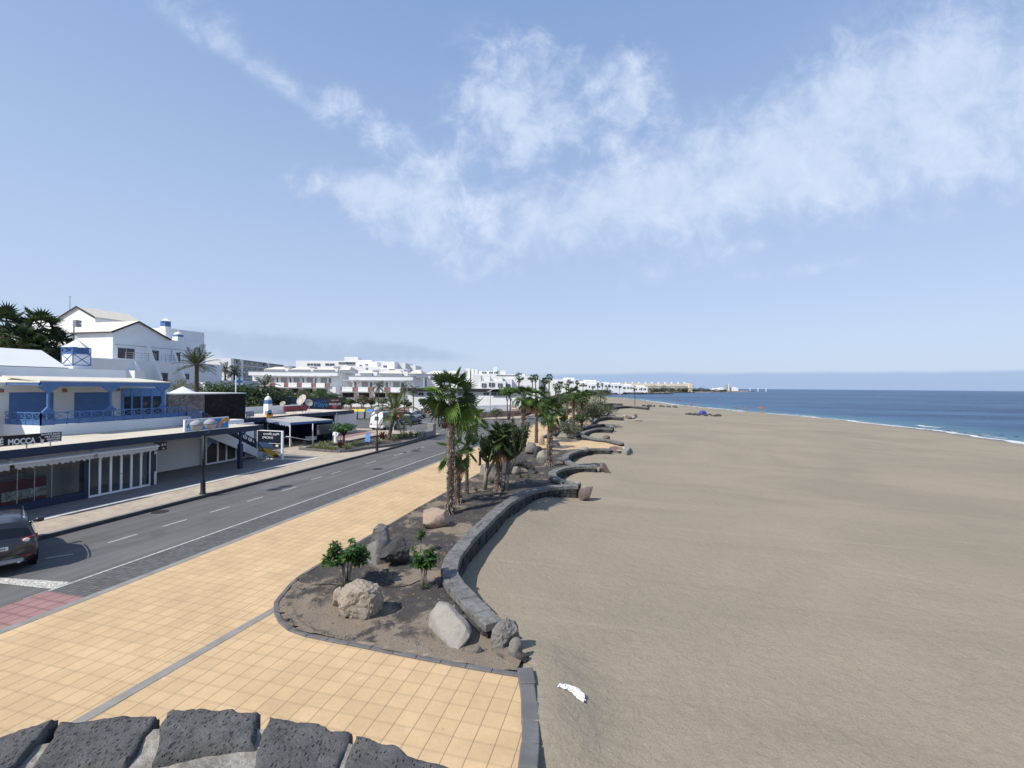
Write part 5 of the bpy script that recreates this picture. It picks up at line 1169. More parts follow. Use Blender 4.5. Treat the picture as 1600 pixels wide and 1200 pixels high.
# ---------------------------------------------------------------- restaurant pavilion
RXF = -35.3; RZ = 2.95
rest = thing('restaurant_pavilion', 'low restaurant pavilion with flat pale roof, navy fascia and grey cloth canopy', 'restaurant', (RXF, 44, G0))
ya, yb, yk = yX(381, RXF), yX(551, RXF), yX(523, RXF)
mb = MB(); mb.box(RXF - 9, ya - 3, RZ - .2, RXF, yb, RZ); mb.build('flat_roof', M['roof'], rest)
mb = MB(); mb.box(RXF + .002, ya - 3, RZ - .42, RXF + .1, yb + .1, RZ + .03); mb.build('fascia_board', M['navy'], rest)
mb = MB(); mb.box(RXF - 9, yb - .2, G0, RXF - .02, yb - .001, RZ - .201); mb.box(RXF - .25, yk, G0, RXF - .02, yb - .2, RZ - .43); mb.build('wall', M['offwhite'], rest)
mb = MB()
for i in range(8): mb.box(RXF - .02, yk + .6 + i * .5, G0 + .1, RXF + .02, yk + 1.08 + i * .5, RZ - .5)
mb.build('shutter', M['offwhite'], rest)
mb = MB(); mb.box(RXF - 5, ya - 3, G0, RXF - 4.9, yk, RZ - .2); mb.box(RXF - 5, yk - .15, G0, RXF - .1, yk - .02, RZ - .2); mb.box(RXF - 5, ya - 3, .02, RXF, yk, G0 + .012); mb.build('dining_room_wall', M['navy'], rest)
mb = MB(); q0, q1 = yX(388, RXF), yX(419, RXF); mb.box(RXF - .9, ya - 3, G0, RXF - .8, q1, .8); mb.box(RXF - .9, ya - 3, 2.2, RXF - .8, q1, RZ - .2); mb.build('serving_hatch', M['navy'], rest)
mb = MB(); 
for px in (388, 399, 410, 418): y = yX(px, RXF - .8); mb.box(RXF - .86, y - .04, .8, RXF - .78, y + .04, 2.2)
mb.build('window_frame', M['signwhite'], rest)
mb = MB(); mb.box(RXF - .84, ya, .8, RXF - .82, q1, 2.2); mb.build('window_glass', M['glass2'], rest)
CF_ = [PZ(453, 698.5, G0), PZ(488.5, 695, G0), PZ(520.5, 690.5, G0)]
zc0 = 2.48; A, B = CF_[0], CF_[2]; C_, D_ = Vector((RXF + .12, B.y - .3, 0)), Vector((RXF + .12, A.y + .2, 0)); zb_ = RZ - .12
mb = MB(); mb.hexa([(A.x, A.y, zc0), (B.x, B.y, zc0), (C_.x, C_.y, zb_ - .04), (D_.x, D_.y, zb_ - .04), (A.x, A.y, zc0 + .04), (B.x, B.y, zc0 + .04), (C_.x, C_.y, zb_), (D_.x, D_.y, zb_)]); cn = mb.build('canopy', M['canopycloth'], rest)
mb = MB(); mb.hexa([(A.x, A.y, zc0 - .2), (B.x, B.y, zc0 - .2), (B.x - .03, B.y, zc0 - .2), (A.x - .03, A.y, zc0 - .2), (A.x, A.y, zc0 - .002), (B.x, B.y, zc0 - .002), (B.x - .03, B.y, zc0 - .002), (A.x - .03, A.y, zc0 - .002)]); mb.build('front_valance', M['blue'], cn)
mb = MB(); n = 9
for i in range(n):
    p, q = D_ + (A - D_) * (i / n), D_ + (A - D_) * ((i + 1) / n); zp, zq_ = zb_ + (zc0 - zb_) * i / n, zb_ + (zc0 - zb_) * (i + 1) / n; m_ = (p + q) / 2
    mb.poly([(p.x, p.y - .01, zp), (p.x, p.y - .01, zp - .3), (m_.x, m_.y - .01, (zp + zq_) / 2 - .42), (q.x, q.y - .01, zq_ - .3), (q.x, q.y - .01, zq_)])
mb.build('scalloped_valance', mat('lilac_valance', (.30, .34, .47), .8), cn)
for c in CF_: mb = MB(); mb.box(c.x - .04, c.y - .04, G0, c.x + .04, c.y + .04, zc0 - .21 if c is not CF_[1] else zc0 - .2); mb.build('canopy_post', M['signwhite'], rest)
mb = MB(); c = CF_[2]; mb.box(RXF + .05, c.y - .02, G0, c.x - .05, c.y + .03, zc0 - .2); mb.build('side_screen', M['navy'], rest)
mb = MB(); mb.box(CF_[2].x - .04, c.y - 2.6, 1.1, CF_[2].x - .02, c.y - .25, zc0 - .35); mb.build('plastic_screen', M['glass2'], rest)
# things on the roof
t = lantern_chimney('white roof chimney with dark lantern and silvery cap on the restaurant', (RXF - 3.2, yX(418, RXF - 3.2), RZ), .62, 1.15, .42, .45, dome=True, lat=False)
mb = MB(); q = yX(412, RXF - 2.6); mb.box(RXF - 2.6, q, RZ, RXF - 2.5, yX(445, RXF - 2.6), RZ + .45); mb.box(RXF - 6, ya - 2.6, RZ, RXF - 5.9, yX(470, RXF - 5.9), RZ + .75); mb.build('parapet', M['white2'], rest)
mb = MB(); mb.box(RXF - .8, yX(383.5, RXF - .8), RZ + .1, RXF - .75, yX(396, RXF - .8), RZ + .62); mb.box(RXF - .79, yX(389, RXF - .8), RZ, RXF - .76, yX(390, RXF - .8), RZ + .1); tag(mb.build('roof_board', M['grey'], org=(RXF - .8, yX(389, RXF), RZ)), 'blank grey board standing on the restaurant roof', 'board')
M['dishcream'] = mat('weathered_dish', (.46, .42, .36), .7, .12, 2.)
def dish(label, px, py, X, r, yawd, z0):
    p = PX(px, py, X); t = thing('satellite_dish', label, 'satellite dish', (p.x, p.y, z0), group='satellite dishes on the restaurant roof'); R3 = Matrix.Rotation(radians(yawd), 3, 'Z') @ Matrix.Rotation(radians(62), 3, 'X')
    mb = MB(); mb.lathe([(.02, .0), (r * .4, r * .035), (r * .75, r * .11), (r, r * .2), (r * 1.02, r * .2), (r * .75, r * .08), (.03, -.03)], (0, 0, 0), 24); mb.v = [tuple(R3 @ Vector(v) + p) for v in mb.v]; mb.build('reflector', M['dishcream'], t, smooth=True)
    mb = MB(); tip = R3 @ Vector((0, 0, r * .9)) + p
    for a in (0, 2.1, 4.2): mb.bar(R3 @ Vector((cos(a) * r * .9, sin(a) * r * .9, r * .18)) + p, tip, .03)
    mb.lathe([(.06, -.08), (.07, .06)], tuple(tip), 8); mb.build('feed_arm', M['steel'], t)
    mb = MB(); mb.tube([(p.x, p.y + .05, z0), (p.x, p.y + .05, p.z)], .04, 6); mb.build('mast', M['steel'], t)
dish('largest round satellite dish, facing the viewer, on the restaurant roof', 472, 625, RXF - 2.2, .66, -10, RZ); dish('satellite dish turned edge-on right behind the largest one', 482.5, 629.5, RXF - 2.8, .46, 65, RZ); dish('smallest satellite dish, left of the red roof board', 442, 631, RXF - 2.2, .3, 15, RZ)
X = RXF - .9; t = thing('roof_sign', 'faded red roof sign board on thin legs on the restaurant', 'sign', (X, yX(461, X), RZ)); ya_, yb_ = yX(443, X), yX(479.5, X); z0_, z1_ = PX(461, 643, X).z, PX(461, 634, X).z
mb = MB(); mb.box(X - .04, ya_, z0_, X, yb_, z1_); mb.build('board', M['red'], t)
for f in (.05, .5, .92): mb = MB(); y = ya_ + (yb_ - ya_) * f; mb.bar((X - .02, y, RZ), (X - .02, y, z0_), .04); mb.bar((X - .5, y, RZ), (X - .03, y, z0_ + .3), .03); mb.build('leg', M['steel'], t)
mb = MB()
for a, b in ((.28, .38), (.66, .78)):
    for k in range(3): y = ya_ + (yb_ - ya_) * (a + (b - a) * k / 2); mb.box(X + .001, y - .12, z0_ + .03, X + .012, y + .12, z0_ + .16)
mb.build('dark_marks', M['black'], t)
p = PX(421, 652, RXF + .1); t = thing('ice_cream_sign', 'small orange and blue ice-cream sign on the restaurant roof edge', 'sign', tuple(p)); w = .42
mb = MB(); mb.box(p.x, p.y - w, p.z - .05, p.x + .05, p.y + w, p.z + .42); mb.build('board', M['orange'], t); mb = MB(); mb.lathe([(.02, -.02), (.28, -.02), (.28, .02), (.02, .02)], (0, 0, 0), 14); mb.v = [(p.x + .03 + v[2], p.y + v[0], p.z + .5 + v[1]) for v in mb.v]; mb.build('disc', M['signblue'], t)
mb = MB(); mb.box(p.x + .051, p.y - w * .8, p.z + .02, p.x + .06, p.y + w * .8, p.z + .14); mb.build('stripe', M['yellow'], t)
# tables, chairs, leaning board and statue under the canopy
def dtable(c, label, cloth):
    t = thing('dining_table', label, 'table', c, group='tables under the canopy'); x, y, z = c
    mb = MB(); mb.box(x - .03, y - .03, z, x + .03, y + .03, z + .7); mb.box(x - .25, y - .25, z, x + .25, y + .25, z + .03); mb.build('pedestal', M['black'], t)
    mb = MB(); mb.box(x - .42, y - .42, z + .7, x + .42, y + .42, z + .74); mb.build('tabletop', M['signwhite'], t, bevel=.01); mb = MB(); mb.prism([(x - .38, y - .38), (x + .38, y - .38), (x + .38, y + .38), (x - .38, y + .38)], z + .38, z + .699); mb.build('tablecloth', cloth, t)
for i, (px, py, lb) in enumerate(((448, 694, 'table with maroon cloth beside the leaning white board'), (486, 693, 'white-topped table behind the middle canopy post'), (503, 687, 'maroon-clothed table by the plastic screen'))): dtable(tuple(PZ(px, py, G0)), lb, M['plum'] if i != 1 else M['offwhite'])
def chair(c, label, rz):
    t = thing('dining_chair', label, 'chair', c, rz=rz, group='dark chairs under the canopy')
    mb = MB(); mb.box(-.22, -.22, .42, .22, .22, .47); mb.build('seat', M['black'], t, world=False); mb = MB(); mb.box(-.22, .19, .5, .22, .23, .92); mb.build('backrest', M['black'], t, world=False)
    for x in (-.19, .19):
        for y in (-.19, .19): mb = MB(); mb.box(x - .02, y - .02, 0, x + .02, y + .02, .42); mb.build('leg', M['black'], t, world=False)
for i, (px, py, lb) in enumerate(((476, 691, 'dark chair behind the leaning white board'), (481, 686, 'dark chair deepest under the canopy'), (495, 689, 'dark chair between the white and the maroon table'), (509, 690, 'dark chair at the right end of the canopy'))): chair(tuple(PZ(px, py, G0)), lb, i * 1.3)
p = PZ(466, 697, G0); t = thing('leaning_board', 'long white board propped slanting on trestles before the canopy', 'board', tuple(p)); a, b = Vector((p.x - .5, p.y - .9, 1.15)), Vector((p.x + .4, p.y + .9, .65)); mb = MB(); mb.bar(a, b, .75, .05); mb.build('board', M['signwhite'], t)
for s in (.15, .8): mb = MB(); q = a + (b - a) * s; mb.bar((q.x - .2, q.y, G0), (q.x, q.y, q.z), .04); mb.bar((q.x + .2, q.y, G0), (q.x, q.y, q.z), .04); mb.build('trestle', M['steel'], t)
p = PZ(525, 693, G0); t = thing('cook_statue', 'white cook statue standing at the right corner of the canopy', 'statue', tuple(p)); mb = MB(); mb.lathe([(.22, 0), (.24, .2), (.2, .7), (.26, 1.0), (.24, 1.25), (.08, 1.38), (.13, 1.48), (.13, 1.6), (.10, 1.66), (.17, 1.72), (.18, 1.85), (.05, 1.9)], (p.x, p.y, G0), 12); mb.tube([(p.x + .2, p.y - .05, 1.3), (p.x + .32, p.y - .1, 1.05), (p.x + .2, p.y - .2, .95)], .06, 6); mb.tube([(p.x - .2, p.y - .05, 1.3), (p.x - .3, p.y - .1, 1.05), (p.x - .15, p.y - .22, .98)], .06, 6); mb.build('figure', M['signwhite'], t, smooth=True)
# ---------------------------------------------------------------- big gabled apartment house
gb = thing('gabled_apartment_house', 'large white terraced apartment house with two pale gabled roofs and dark balcony windows', 'apartment house', (-66, 48, 0))
X1, X2 = -66.0, -62.0
z_e = PX(174, 518.5, X1).z; pk = PX(215, 504, X1); rt = PX(262, 530.5, X1); yl = yX(174, X1); XL = PY(110, 520, yl).x; zf = PX(176, 559, X1).z
yr = yX(292, X1) + 3
mb = MB()
pts = [(yl, 0), (yr, 0), (yr, PX(288, 534, X1).z), (rt.y, rt.z), (pk.y, pk.z), (yl, z_e)]
n = len(pts)
f0 = [(X1, y, z) for y, z in pts]; f1 = [(XL, y, z) for y, z in pts]
mb.poly(f0); mb.poly(list(reversed(f1)))
for i in range(n): j = (i + 1) % n; mb.poly([f0[i], f1[i], f1[j], f0[j]])
mb.build('upper_wall', M['white'], gb, normals=True)
mb = MB(); ov = .35
for (ya, za), (yb, zb) in (((yl - ov, z_e - .12), (pk.y, pk.z + .03)), ((pk.y, pk.z + .03), (rt.y + .3, rt.z - .1))):
    mb.hexa([(XL - .6, ya, za + .02), (X1 + .25, ya, za + .02), (X1 + .25, yb, zb + .02), (XL - .6, yb, zb + .02), (XL - .6, ya, za + .2), (X1 + .25, ya, za + .2), (X1 + .25, yb, zb + .2), (XL - .6, yb, zb + .2)])
rf = mb.build('front_gable_roof', M['rooftile'], gb)
mb = MB(); mb.bar((X1 + .28, yl - ov, z_e - .06), (X1 + .28, pk.y, pk.z + .1), .07, .2); mb.bar((X1 + .28, pk.y, pk.z + .1), (X1 + .28, rt.y + .3, rt.z - .04), .07, .2); mb.bar((XL - .6, yl - ov - .03, z_e - .06), (X1 + .28, yl - ov - .03, z_e - .06), .07, .14); mb.build('roof_edge', M['dark'], rf)
# rear gable facing the viewer
Y2 = 50.5; qp, qr, ql = PY(122, 480.5, Y2), PY(149, 496, Y2), PY(94, 497.5, Y2); ye2 = 57.5
mb = MB(); pts = [(ql.x - 6, 0), (qr.x, 0), (qr.x, qr.z), (qp.x, qp.z), (ql.x, ql.z), (ql.x, ql.z - .1), (ql.x - 6, ql.z - .1)]
f0 = [(x, Y2, z) for x, z in pts]; f1 = [(x, ye2, z) for x, z in pts]; mb.poly(f0); mb.poly(list(reversed(f1)))
for i in range(len(pts)): j = (i + 1) % len(pts); mb.poly([f0[i], f1[i], f1[j], f0[j]])
mb.build('rear_wall', M['white2'], gb, normals=True)
mb = MB()
for (xa, za), (xb, zb) in (((ql.x, ql.z), (qp.x, qp.z)), ((qp.x, qp.z), (qr.x + .2, qr.z - .1))): mb.hexa([(xa, Y2 - .2, za + .02), (xb, Y2 - .2, zb + .02), (xb, ye2, zb + .02), (xa, ye2, za + .02), (xa, Y2 - .2, za + .16), (xb, Y2 - .2, zb + .16), (xb, ye2, zb + .16), (xa, ye2, za + .16)])
rf = mb.build('rear_gable_roof', M['rooftile'], gb); mb = MB(); mb.bar((ql.x, Y2 - .24, ql.z + .08), (qp.x, Y2 - .24, qp.z + .1), .06, .2); mb.bar((qp.x, Y2 - .24, qp.z + .1), (qr.x + .2, Y2 - .24, qr.z), .06, .2); mb.box(ql.x - 6.2, Y2 - .1, ql.z - .1, ql.x, ye2, ql.z + .12); mb.build('roof_edge', M['dark'], rf)
# terraces
zt = PX(200, 562, X2).z; yt0, yt1 = yX(132, X2), yX(345, X2); zp = PX(250, 566, X2).z
mb = MB(); mb.box(X1 - .5, yt0, 0, X2 - .2, yt1, zf - .9); mb.box(X2 - .2, yt0, 0, X2, yt1, zt); mb.box(X1 - 4, yt0, 0, X2 - .2, yl - 2.6, zt - .001); mb.build('terrace_wall', M['white'], gb)
def win(px0, px1, py0, py1, X, name='window', dep=.15, rail=True, fin=True):
    a, b = yX(px0, X), yX(px1, X); z1, z0 = PX((px0 + px1) / 2, py0, X).z, PX((px0 + px1) / 2, py1, X).z
    mb = MB(); mb.box(X, a, z0, X + .03, b, z1); w = mb.build(name, mat_gwin, gb); mb = MB(); mb.box(X + .03, (a + b) / 2 - .03, z0, X + .06, (a + b) / 2 + .03, z1); mb.box(X, a - .06, z1, X + .08, b + .06, z1 + .06); mb.build('frame', M['grey'], w)
mat_gwin = mat('brown_tinted_glass', (.055, .045, .047), .15, .2)
for a in ((182, 208, 544.5, 560), (231, 246, 548, 563), (266, 279.5, 551, 564.5)): win(*a, X1)
for a in ((211, 223.5, 582, 592), (244, 260.5, 583, 599), (287, 294, 584.5, 593)): win(*a, X2)
for px, X, zz_, h in ((227, X1, zf - .2, 2.3), (266, X1, zf - .5, 2.2), (207, X2, zt - 2.2, 2.), (239, X2, zt - 2.5, 2.2), (277, X2, zt - 2.6, 2.2)):
    y = yX(px, X); mb = MB()
    A = [(X, y, zz_ + h), (X + .2, y, zz_ + h), (X + 1.1, y, zz_ + .15), (X + 1.1, y, zz_ - 1.), (X, y, zz_ - 1.)]; Bq = [(p[0], y + .35, p[2]) for p in A]
    mb.poly(A); mb.poly(list(reversed(Bq)))
    for i in range(5): j = (i + 1) % 5; mb.poly([A[i], Bq[i], Bq[j], A[j]])
    mb.build('sloping_fin_wall', M['white2'], gb, normals=True)
for X, off, spans in ((X1, 2., ((176, 227), (233, 262), (268, 300))), (X2, 1.2, ((224, 243), (262, 281)))):
    for a, b in spans:
        y0_, y1_ = yX(a, X), yX(b, X) - .2; z0_ = (zf if X == X1 else zt - 3.35); mb = MB()
        mb.bar((X + off, y0_, z0_ + .75), (X + off, y1_, z0_ + .75), .06); mb.bar((X + off, y0_, z0_ + .45), (X + off, y1_, z0_ + .45), .04); mb.bar((X + off, y0_, z0_ + .15), (X + off, y1_, z0_ + .15), .04)
        for k in range(5): y = y0_ + (y1_ - y0_) * k / 4; mb.bar((X + off, y, z0_ - .2), (X + off, y, z0_ + .75), .04)
        mb.build('balcony_railing', M['grey'], gb)
mb = MB(); e = zf - .95; mb.box(X1, yl + 4, zf - .3, X1 + .06, yr - 3.5, zf - .2) if False else mb.box(X1 + .001, yl + .3, PX(200, 540, X1).z, X1 + .05, yr - 3, PX(200, 539.4, X1).z); mb.build('ledge', M['grey'], gb)
mb = MB(); a = yX(208, X2); mb.box(X2, yX(192, X2), 4, X2 + 1.8, a, zt - 1.4); mb.build('bay', M['white2'], gb)
mb = MB(); mb.box(X2, yX(296, X2), 0, X2 + 2.6, yX(296, X2) + .4, PX(300, 597, X2).z); mb.box(X2 - 6, yt1, 0, X2 + 1.5, yt1 + 6, PX(330, 594, X2).z); mb.build('end_wall', M['white2'], gb)
for (px, X, py0, py1, py2, py3, w, dm) in ((261, X1 - 3, 532, 510, 501.5, 496.5, 1.0, 0), (281, X1, 535, 526, 523, 518, 1.0, 1)):
    zz = lambda py: PX(px, py, X).z; lantern_chimney('', (X - .6, yX(px, X), zz(py0)), w, zz(py1) - zz(py0), zz(py2) - zz(py1), zz(py3) - zz(py2), parent=gb, dome=bool(dm), lat=False)
mb = MB(); mb.box(X1 - 7, yr - 5, 9, X1 - 2, yr + 1.5, PX(250, 511, X1 - 2).z); mb.build('stair_head', M['white'], gb)
p = PY(109, 490, Y2 + 3); t = tag(None, None) if False else None
mb = MB(); mb.tube([(p.x, p.y, p.z - 3), (p.x, p.y, PY(109, 463, Y2 + 3).z)], .05, 5); mb.bar((p.x - .25, p.y, PY(109, 463, Y2 + 3).z), (p.x + .25, p.y, PY(109, 463, Y2 + 3).z), .05); tag(mb.build('roof_aerial', M['steel'], org=(p.x, p.y, p.z)), 'tall thin aerial standing behind the highest white gable', 'aerial')
# ---------------------------------------------------------------- town blocks beyond the car park (their own street grid, square to the far wall)
M['curtain'] = mat('curtained_glass', (.30, .29, .29), .3, .2, .5)
UU, FF = Vector((cos(YAW), sin(YAW), 0)), Vector((-sin(YAW), cos(YAW), 0))
lat = lambda px, D: (px - 800) / 711 * D
hor = lambda px: 604.5 + .0083 * (px - 800)
zD = lambda px, py, D: EYE + (hor(px) - py) / 711 * D
def fb_(mb, D, px0, px1, z0, z1, dep, m=0, dd=0):  # box whose front lies in the plane at distance D
    mb.fbox((0, 0), UU, FF, lat(px0, D), lat(px1, D), D + dd, D + dd + dep, z0, z1, m)
def town_orig(px, D): p = UU * lat(px, D) + FF * D; return (p.x, p.y, terz(p.x, p.y))
def hip(mb, D, px0, px1, z0, z1, dep, dd, inset=.28):
    a0, a1 = lat(px0, D), lat(px1, D); b0, b1 = D + dd, D + dd + dep; P = lambda a, b, z: tuple(UU * a + FF * b + Vector((0, 0, z))); k = (a1 - a0) * inset; h = dep * .5
    A, B, C, E = P(a0, b0, z0), P(a1, b0, z0), P(a1, b1, z0), P(a0, b1, z0); T0, T1 = P(a0 + k, b0 + h, z1), P(a1 - k, b0 + h, z1)
    mb.poly([A, B, T1, T0]); mb.poly([B, C, T1]); mb.poly([C, E, T0, T1]); mb.poly([E, A, T0]); mb.poly([A, E, C, B])
def townhouses(label, D, px0, px1, pytop, boxes, hips, dep=14):
    o = town_orig((px0 + px1) / 2, D); t = thing('townhouse_row', label, 'townhouses', o, group='white terraced townhouse rows'); zt = zD((px0 + px1) / 2, pytop, D); Z = lambda dpy: zt - dpy / 711 * D; g = o[2] - 1
    mb = MB(); fb_(mb, D, px0, px1, Z(6), zt, dep); fb_(mb, D, px0, px1, g, Z(6.001), dep - 2, dd=2); fb_(mb, D, px0, px1, g, Z(23), dep, dd=-1.0); mb.build('wall', M['white2'], t)
    mb = MB(); fb_(mb, D, px0 - .2, px1 + .3, zt + .002, zt + .14, dep + .2, dd=-.1); mb.build('coping', M['grey'], t)
    bw = boxes[1][0] - boxes[0][0]
    for i, (a, b) in enumerate(boxes):
        mb = MB(); fb_(mb, D, a, b, Z(24), Z(17), .25, dd=-1.6); fb_(mb, D, a, a + .6, Z(24), Z(17), 1.3, dd=-1.35); mb.build('balcony_front', M['white2'], t)
        mb = MB(); fb_(mb, D, b + .4, a + bw - .4, Z(23), Z(17.2), .12, dd=-1.4); mb.build('trellis_panel', M['terracotta'], t)
        c = a - 3
        for (wa, wb, w0, w1, mm) in ((c + 1.5, c + 11, 9.2, 17, 'curtain'), (c + 14.5, c + 17.5, 9.6, 17, 'glass2')):
            mb = MB(); fb_(mb, D, wa, wb, Z(w1), Z(w0), .08, dd=1.9); w_ = mb.build('window', M[mm], t); mb = MB(); fb_(mb, D, (wa + wb) / 2 - .12, (wa + wb) / 2 + .12, Z(w1), Z(w0), .06, dd=1.84); mb.build('frame', M['signwhite'], w_)
        mb = MB(); fb_(mb, D, c - .2, c + .5, Z(17), Z(6.4), .12, dd=-.1); mb.build('post', M['grey'], t)
        mb = MB()
        for k in range(8): fb_(mb, D, c + 1 + k * bw / 8.5, c + 1.7 + k * bw / 8.5, Z(7.2), Z(6.1), 2.4, dd=-.6)
        mb.build('pergola', M['white2'], t)
        mb = MB(); fb_(mb, D, a, b + 1, Z(33), Z(26.5), .1, dd=-1.12); mb.build('ground_floor_window', M['dark'], t)
        mb = MB(); fb_(mb, D, a - 3, b + 4, Z(25.2), Z(24.2), 1.9, dd=-2.6); mb.build('awning', M['awning'], t)
    for a, b, p0, p1, ch in hips:
        mb = MB(); fb_(mb, D, a, b, zt - .1, Z(-(pytop - p0)), 7, dd=3); hb = mb.build('roof_room', M['white2'], t); mb = MB(); hip(mb, D, a - .8, b + .8, Z(-(pytop - p0)) + .01, Z(-(pytop - p1)), 8, 2.5); mb.build('hip_roof', M['rooftile'], hb)
        if ch: mb = MB(); fb_(mb, D, ch, ch + 7, zt - .1, Z(-(pytop - p1) - .5), 2, dd=3.4); fb_(mb, D, ch - .6, ch + 7.6, Z(-(pytop - p1) - .5), Z(-(pytop - p1) - 1.5), 2.6, dd=3.1); mb.build('chimney', M['white2'], t)
townhouses('white terraced townhouse row with four cream hip roofs, left of the coconut palm', 125, 388, 527, 581, [(414, 426), (435, 448), (455, 468), (476, 490), (498, 511)], [(403, 434, 577, 572, 434), (441, 475, 577, 572, 475), (481, 514, 577, 572, 513), (523, 540, 577, 571, 0)])
townhouses('white terraced townhouse row with picket balconies directly behind the coconut palm', 116, 545, 645, 588, [(538, 554), (563, 578), (588, 603), (613, 628)], [(556, 575, 583, 578, 576), (586, 624, 583, 577, 625), (634, 655, 583, 576, 0)])
def block(name, label, cat, D, parts, wins, group=None, mtl='white2', hips_=(), wm='glass2', domes=()):
    c = (min(p[0] for p in parts) + max(p[1] for p in parts)) / 2; o = town_orig(c, D); t = thing(name, label, cat, o, group=group)
    for i, p in enumerate(parts):
        px0, px1, py0, py1, dep, dd = p[:6]; mb = MB(); z0 = o[2] - 1 if py1 is None else zD((px0 + px1) / 2, py1, D); fb_(mb, D, px0, px1, z0, zD((px0 + px1) / 2, py0, D), dep, dd=dd); mb.build('wall', M[p[6] if len(p) > 6 else mtl], t)
    for w in wins:
        px0, px1, py0, py1, dd = w[:5]; mb = MB(); fb_(mb, D, px0, px1, zD((px0 + px1) / 2, py1, D), zD((px0 + px1) / 2, py0, D), .15, dd=dd - .2); w_ = mb.build('window', M[w[5] if len(w) > 5 else wm], t)
        n = max(2, int((px1 - px0) / 5)); mb = MB()
        for k in range(1, n): q = px0 + (px1 - px0) * k / n; fb_(mb, D, q - .18, q + .18, zD(q, py1, D), zD(q, py0, D), .1, dd=dd - .3)
        mb.build('frame', M['signwhite'], w_)
    for a, b, p0, p1, dd, dep in hips_: mb = MB(); hip(mb, D, a, b, zD(a, p0, D), zD(a, p1, D), dep, dd); mb.build('hip_roof', M['rooftile'], t)
    return t
# large hotel with glass balconies (receding facade built in steps)
t = thing('glass_balcony_hotel', 'long four-storey white hotel with bands of glass balconies behind the townhouses', 'hotel', town_orig(410, 235))
D0, D1 = 225., 330.
Pz = lambda px, D: UU * lat(px, D) + FF * D
a, b = Pz(363, D0), Pz(480, 345); d = (b - a).normalized(); n_ = Vector((d.y, -d.x, 0)); L = (b - a).length; zt = zD(363, 560, D0); st = 3.35
mb = MB(); 
wq = lambda s0, s1, o0, o1, z0, z1, mb_: mb_.fbox((a.x, a.y), d, n_, s0, s1, o0, o1, z0, z1)
wq(0, L, -14, -1.6, 2, zt - .3, mb); wq(-3.2, -.01, -14, .6, 2, zt - .1, mb); mb.build('wall', M['white2'], t)
mb = MB(); wq(-.5, L, -14.2, -.2, zt - .28, zt, mb); mb.build('roof_slab', M['grey'], t)
for k in range(4):
    z = zt - .6 - st * (k + 1) + 1; mb = MB(); wq(0, L, -1.59, .3, z - .35, z - .02, mb); fl = mb.build('balcony_slab', M['white2'], t)
    mb = MB(); wq(0, L, .2, .26, z, z + .95, mb); mb.build('glass_balustrade', M['glass2'], fl)
    for q in range(18):
        s = L * (q + .12) / 18; mb = MB(); wq(s, s + L / 18 * .72, -1.58, -1.5, z + .02, z + 2.4, mb); mb.build('balcony_door', M['glass'] if q % 3 else M['glass2'], t)
for s in (.07, .36, .64): mb = MB(); wq(L * s, L * s + 2.2, -1.6, .5, 2, zt - .3, mb); mb.build('pier', M['white2'], t)
block('hotel_wing', 'white modern hotel wing with stepped terraces right of the glass-balcony hotel', 'hotel', 210, [(462, 600, 564, None, 14, 0), (539, 560, 558, 566, 6, -1), (560, 585, 563.5, None, 12, -4), (573, 595, 566, None, 10, -6), (560, 603, 574, None, 14, -9)], [(480, 500, 568, 571.5, 0), (508, 522, 568, 571, 0), (529, 556, 566, 569, 0), (566, 574, 571, 574, -4), (577, 581, 570, 572, -6), (581, 584, 576, 578, -9)], group='white hotel wings on the rise')
block('hotel_wing', 'grey-sided white hotel wing with a roof mast at the right of the stepped terraces', 'hotel', 200, [(595, 616, 565, None, 16, 0), (616, 628, 566, None, 16, 6, 'offwhite'), (610, 640, 569, None, 14, 12), (600, 634, 577, None, 12, -4)], [(599, 604, 571, 574, 0), (612, 620, 577.5, 580, -4), (625, 632, 580, 583, -4)], group='white hotel wings on the rise', hips_=())
block('white_villa', 'white villa with three hip roofs half hidden by the tallest palm', 'villa', 165, [(640, 662, 585, None, 10, 0), (664, 690, 584, None, 10, 3), (692, 716, 583, None, 10, 5)], [(646, 652, 589, 593, 0), (670, 676, 589, 593, 3), (700, 707, 588, 592, 5)], hips_=((638, 664, 585, 580, -.5, 11), (662, 692, 584, 578.5, 2.5, 11), (690, 718, 583, 578, 4.5, 11)), group='villas on the rise')
block('white_villa', 'stepped white villa with grey upper blocks above the arched porch', 'villa', 150, [(738, 750, 586, None, 9, 3, 'offwhite'), (756, 765, 587, None, 8, 2, 'offwhite'), (774, 785, 588, None, 8, 1, 'offwhite'), (736, 800, 591, None, 12, 4), (750, 790, 595.5, None, 10, -1), (790, 818, 590, None, 10, 8)], [(753, 760, 599, 605, -1), (764, 773, 598, 604, -1), (778, 785, 599, 605, -1), (790, 797, 600, 605, 4)], group='villas on the rise')
block('hilltop_house', 'highest white house with twin chimneys and dark strip windows on the skyline', 'house', 205, [(748, 776, 580, None, 12, 0), (776, 790, 579, None, 14, 2, 'offwhite'), (771, 772.6, 573, 580, 1, 1), (774, 775.6, 573, 580, 1, 1), (738, 806, 585, None, 14, -4), (726, 733, 575, None, 6, 4), (735, 739, 576, None, 6, 4), (740, 745, 576.5, None, 6, 4, 'offwhite')], [(753, 760, 581, 583.5, 0), (764, 770, 581, 583.5, 0), (772, 777, 581, 583.5, 0), (776, 805, 586.5, 587.5, -4)])
block('white_house', 'long low white house behind the dark palms left of the beach', 'house', 190, [(806, 842, 588, None, 10, 0), (812, 820, 584, None, 6, 2), (840, 868, 592, None, 10, 4)], [(824, 836, 590, 592.5, 0), (846, 860, 594, 597, 4)])
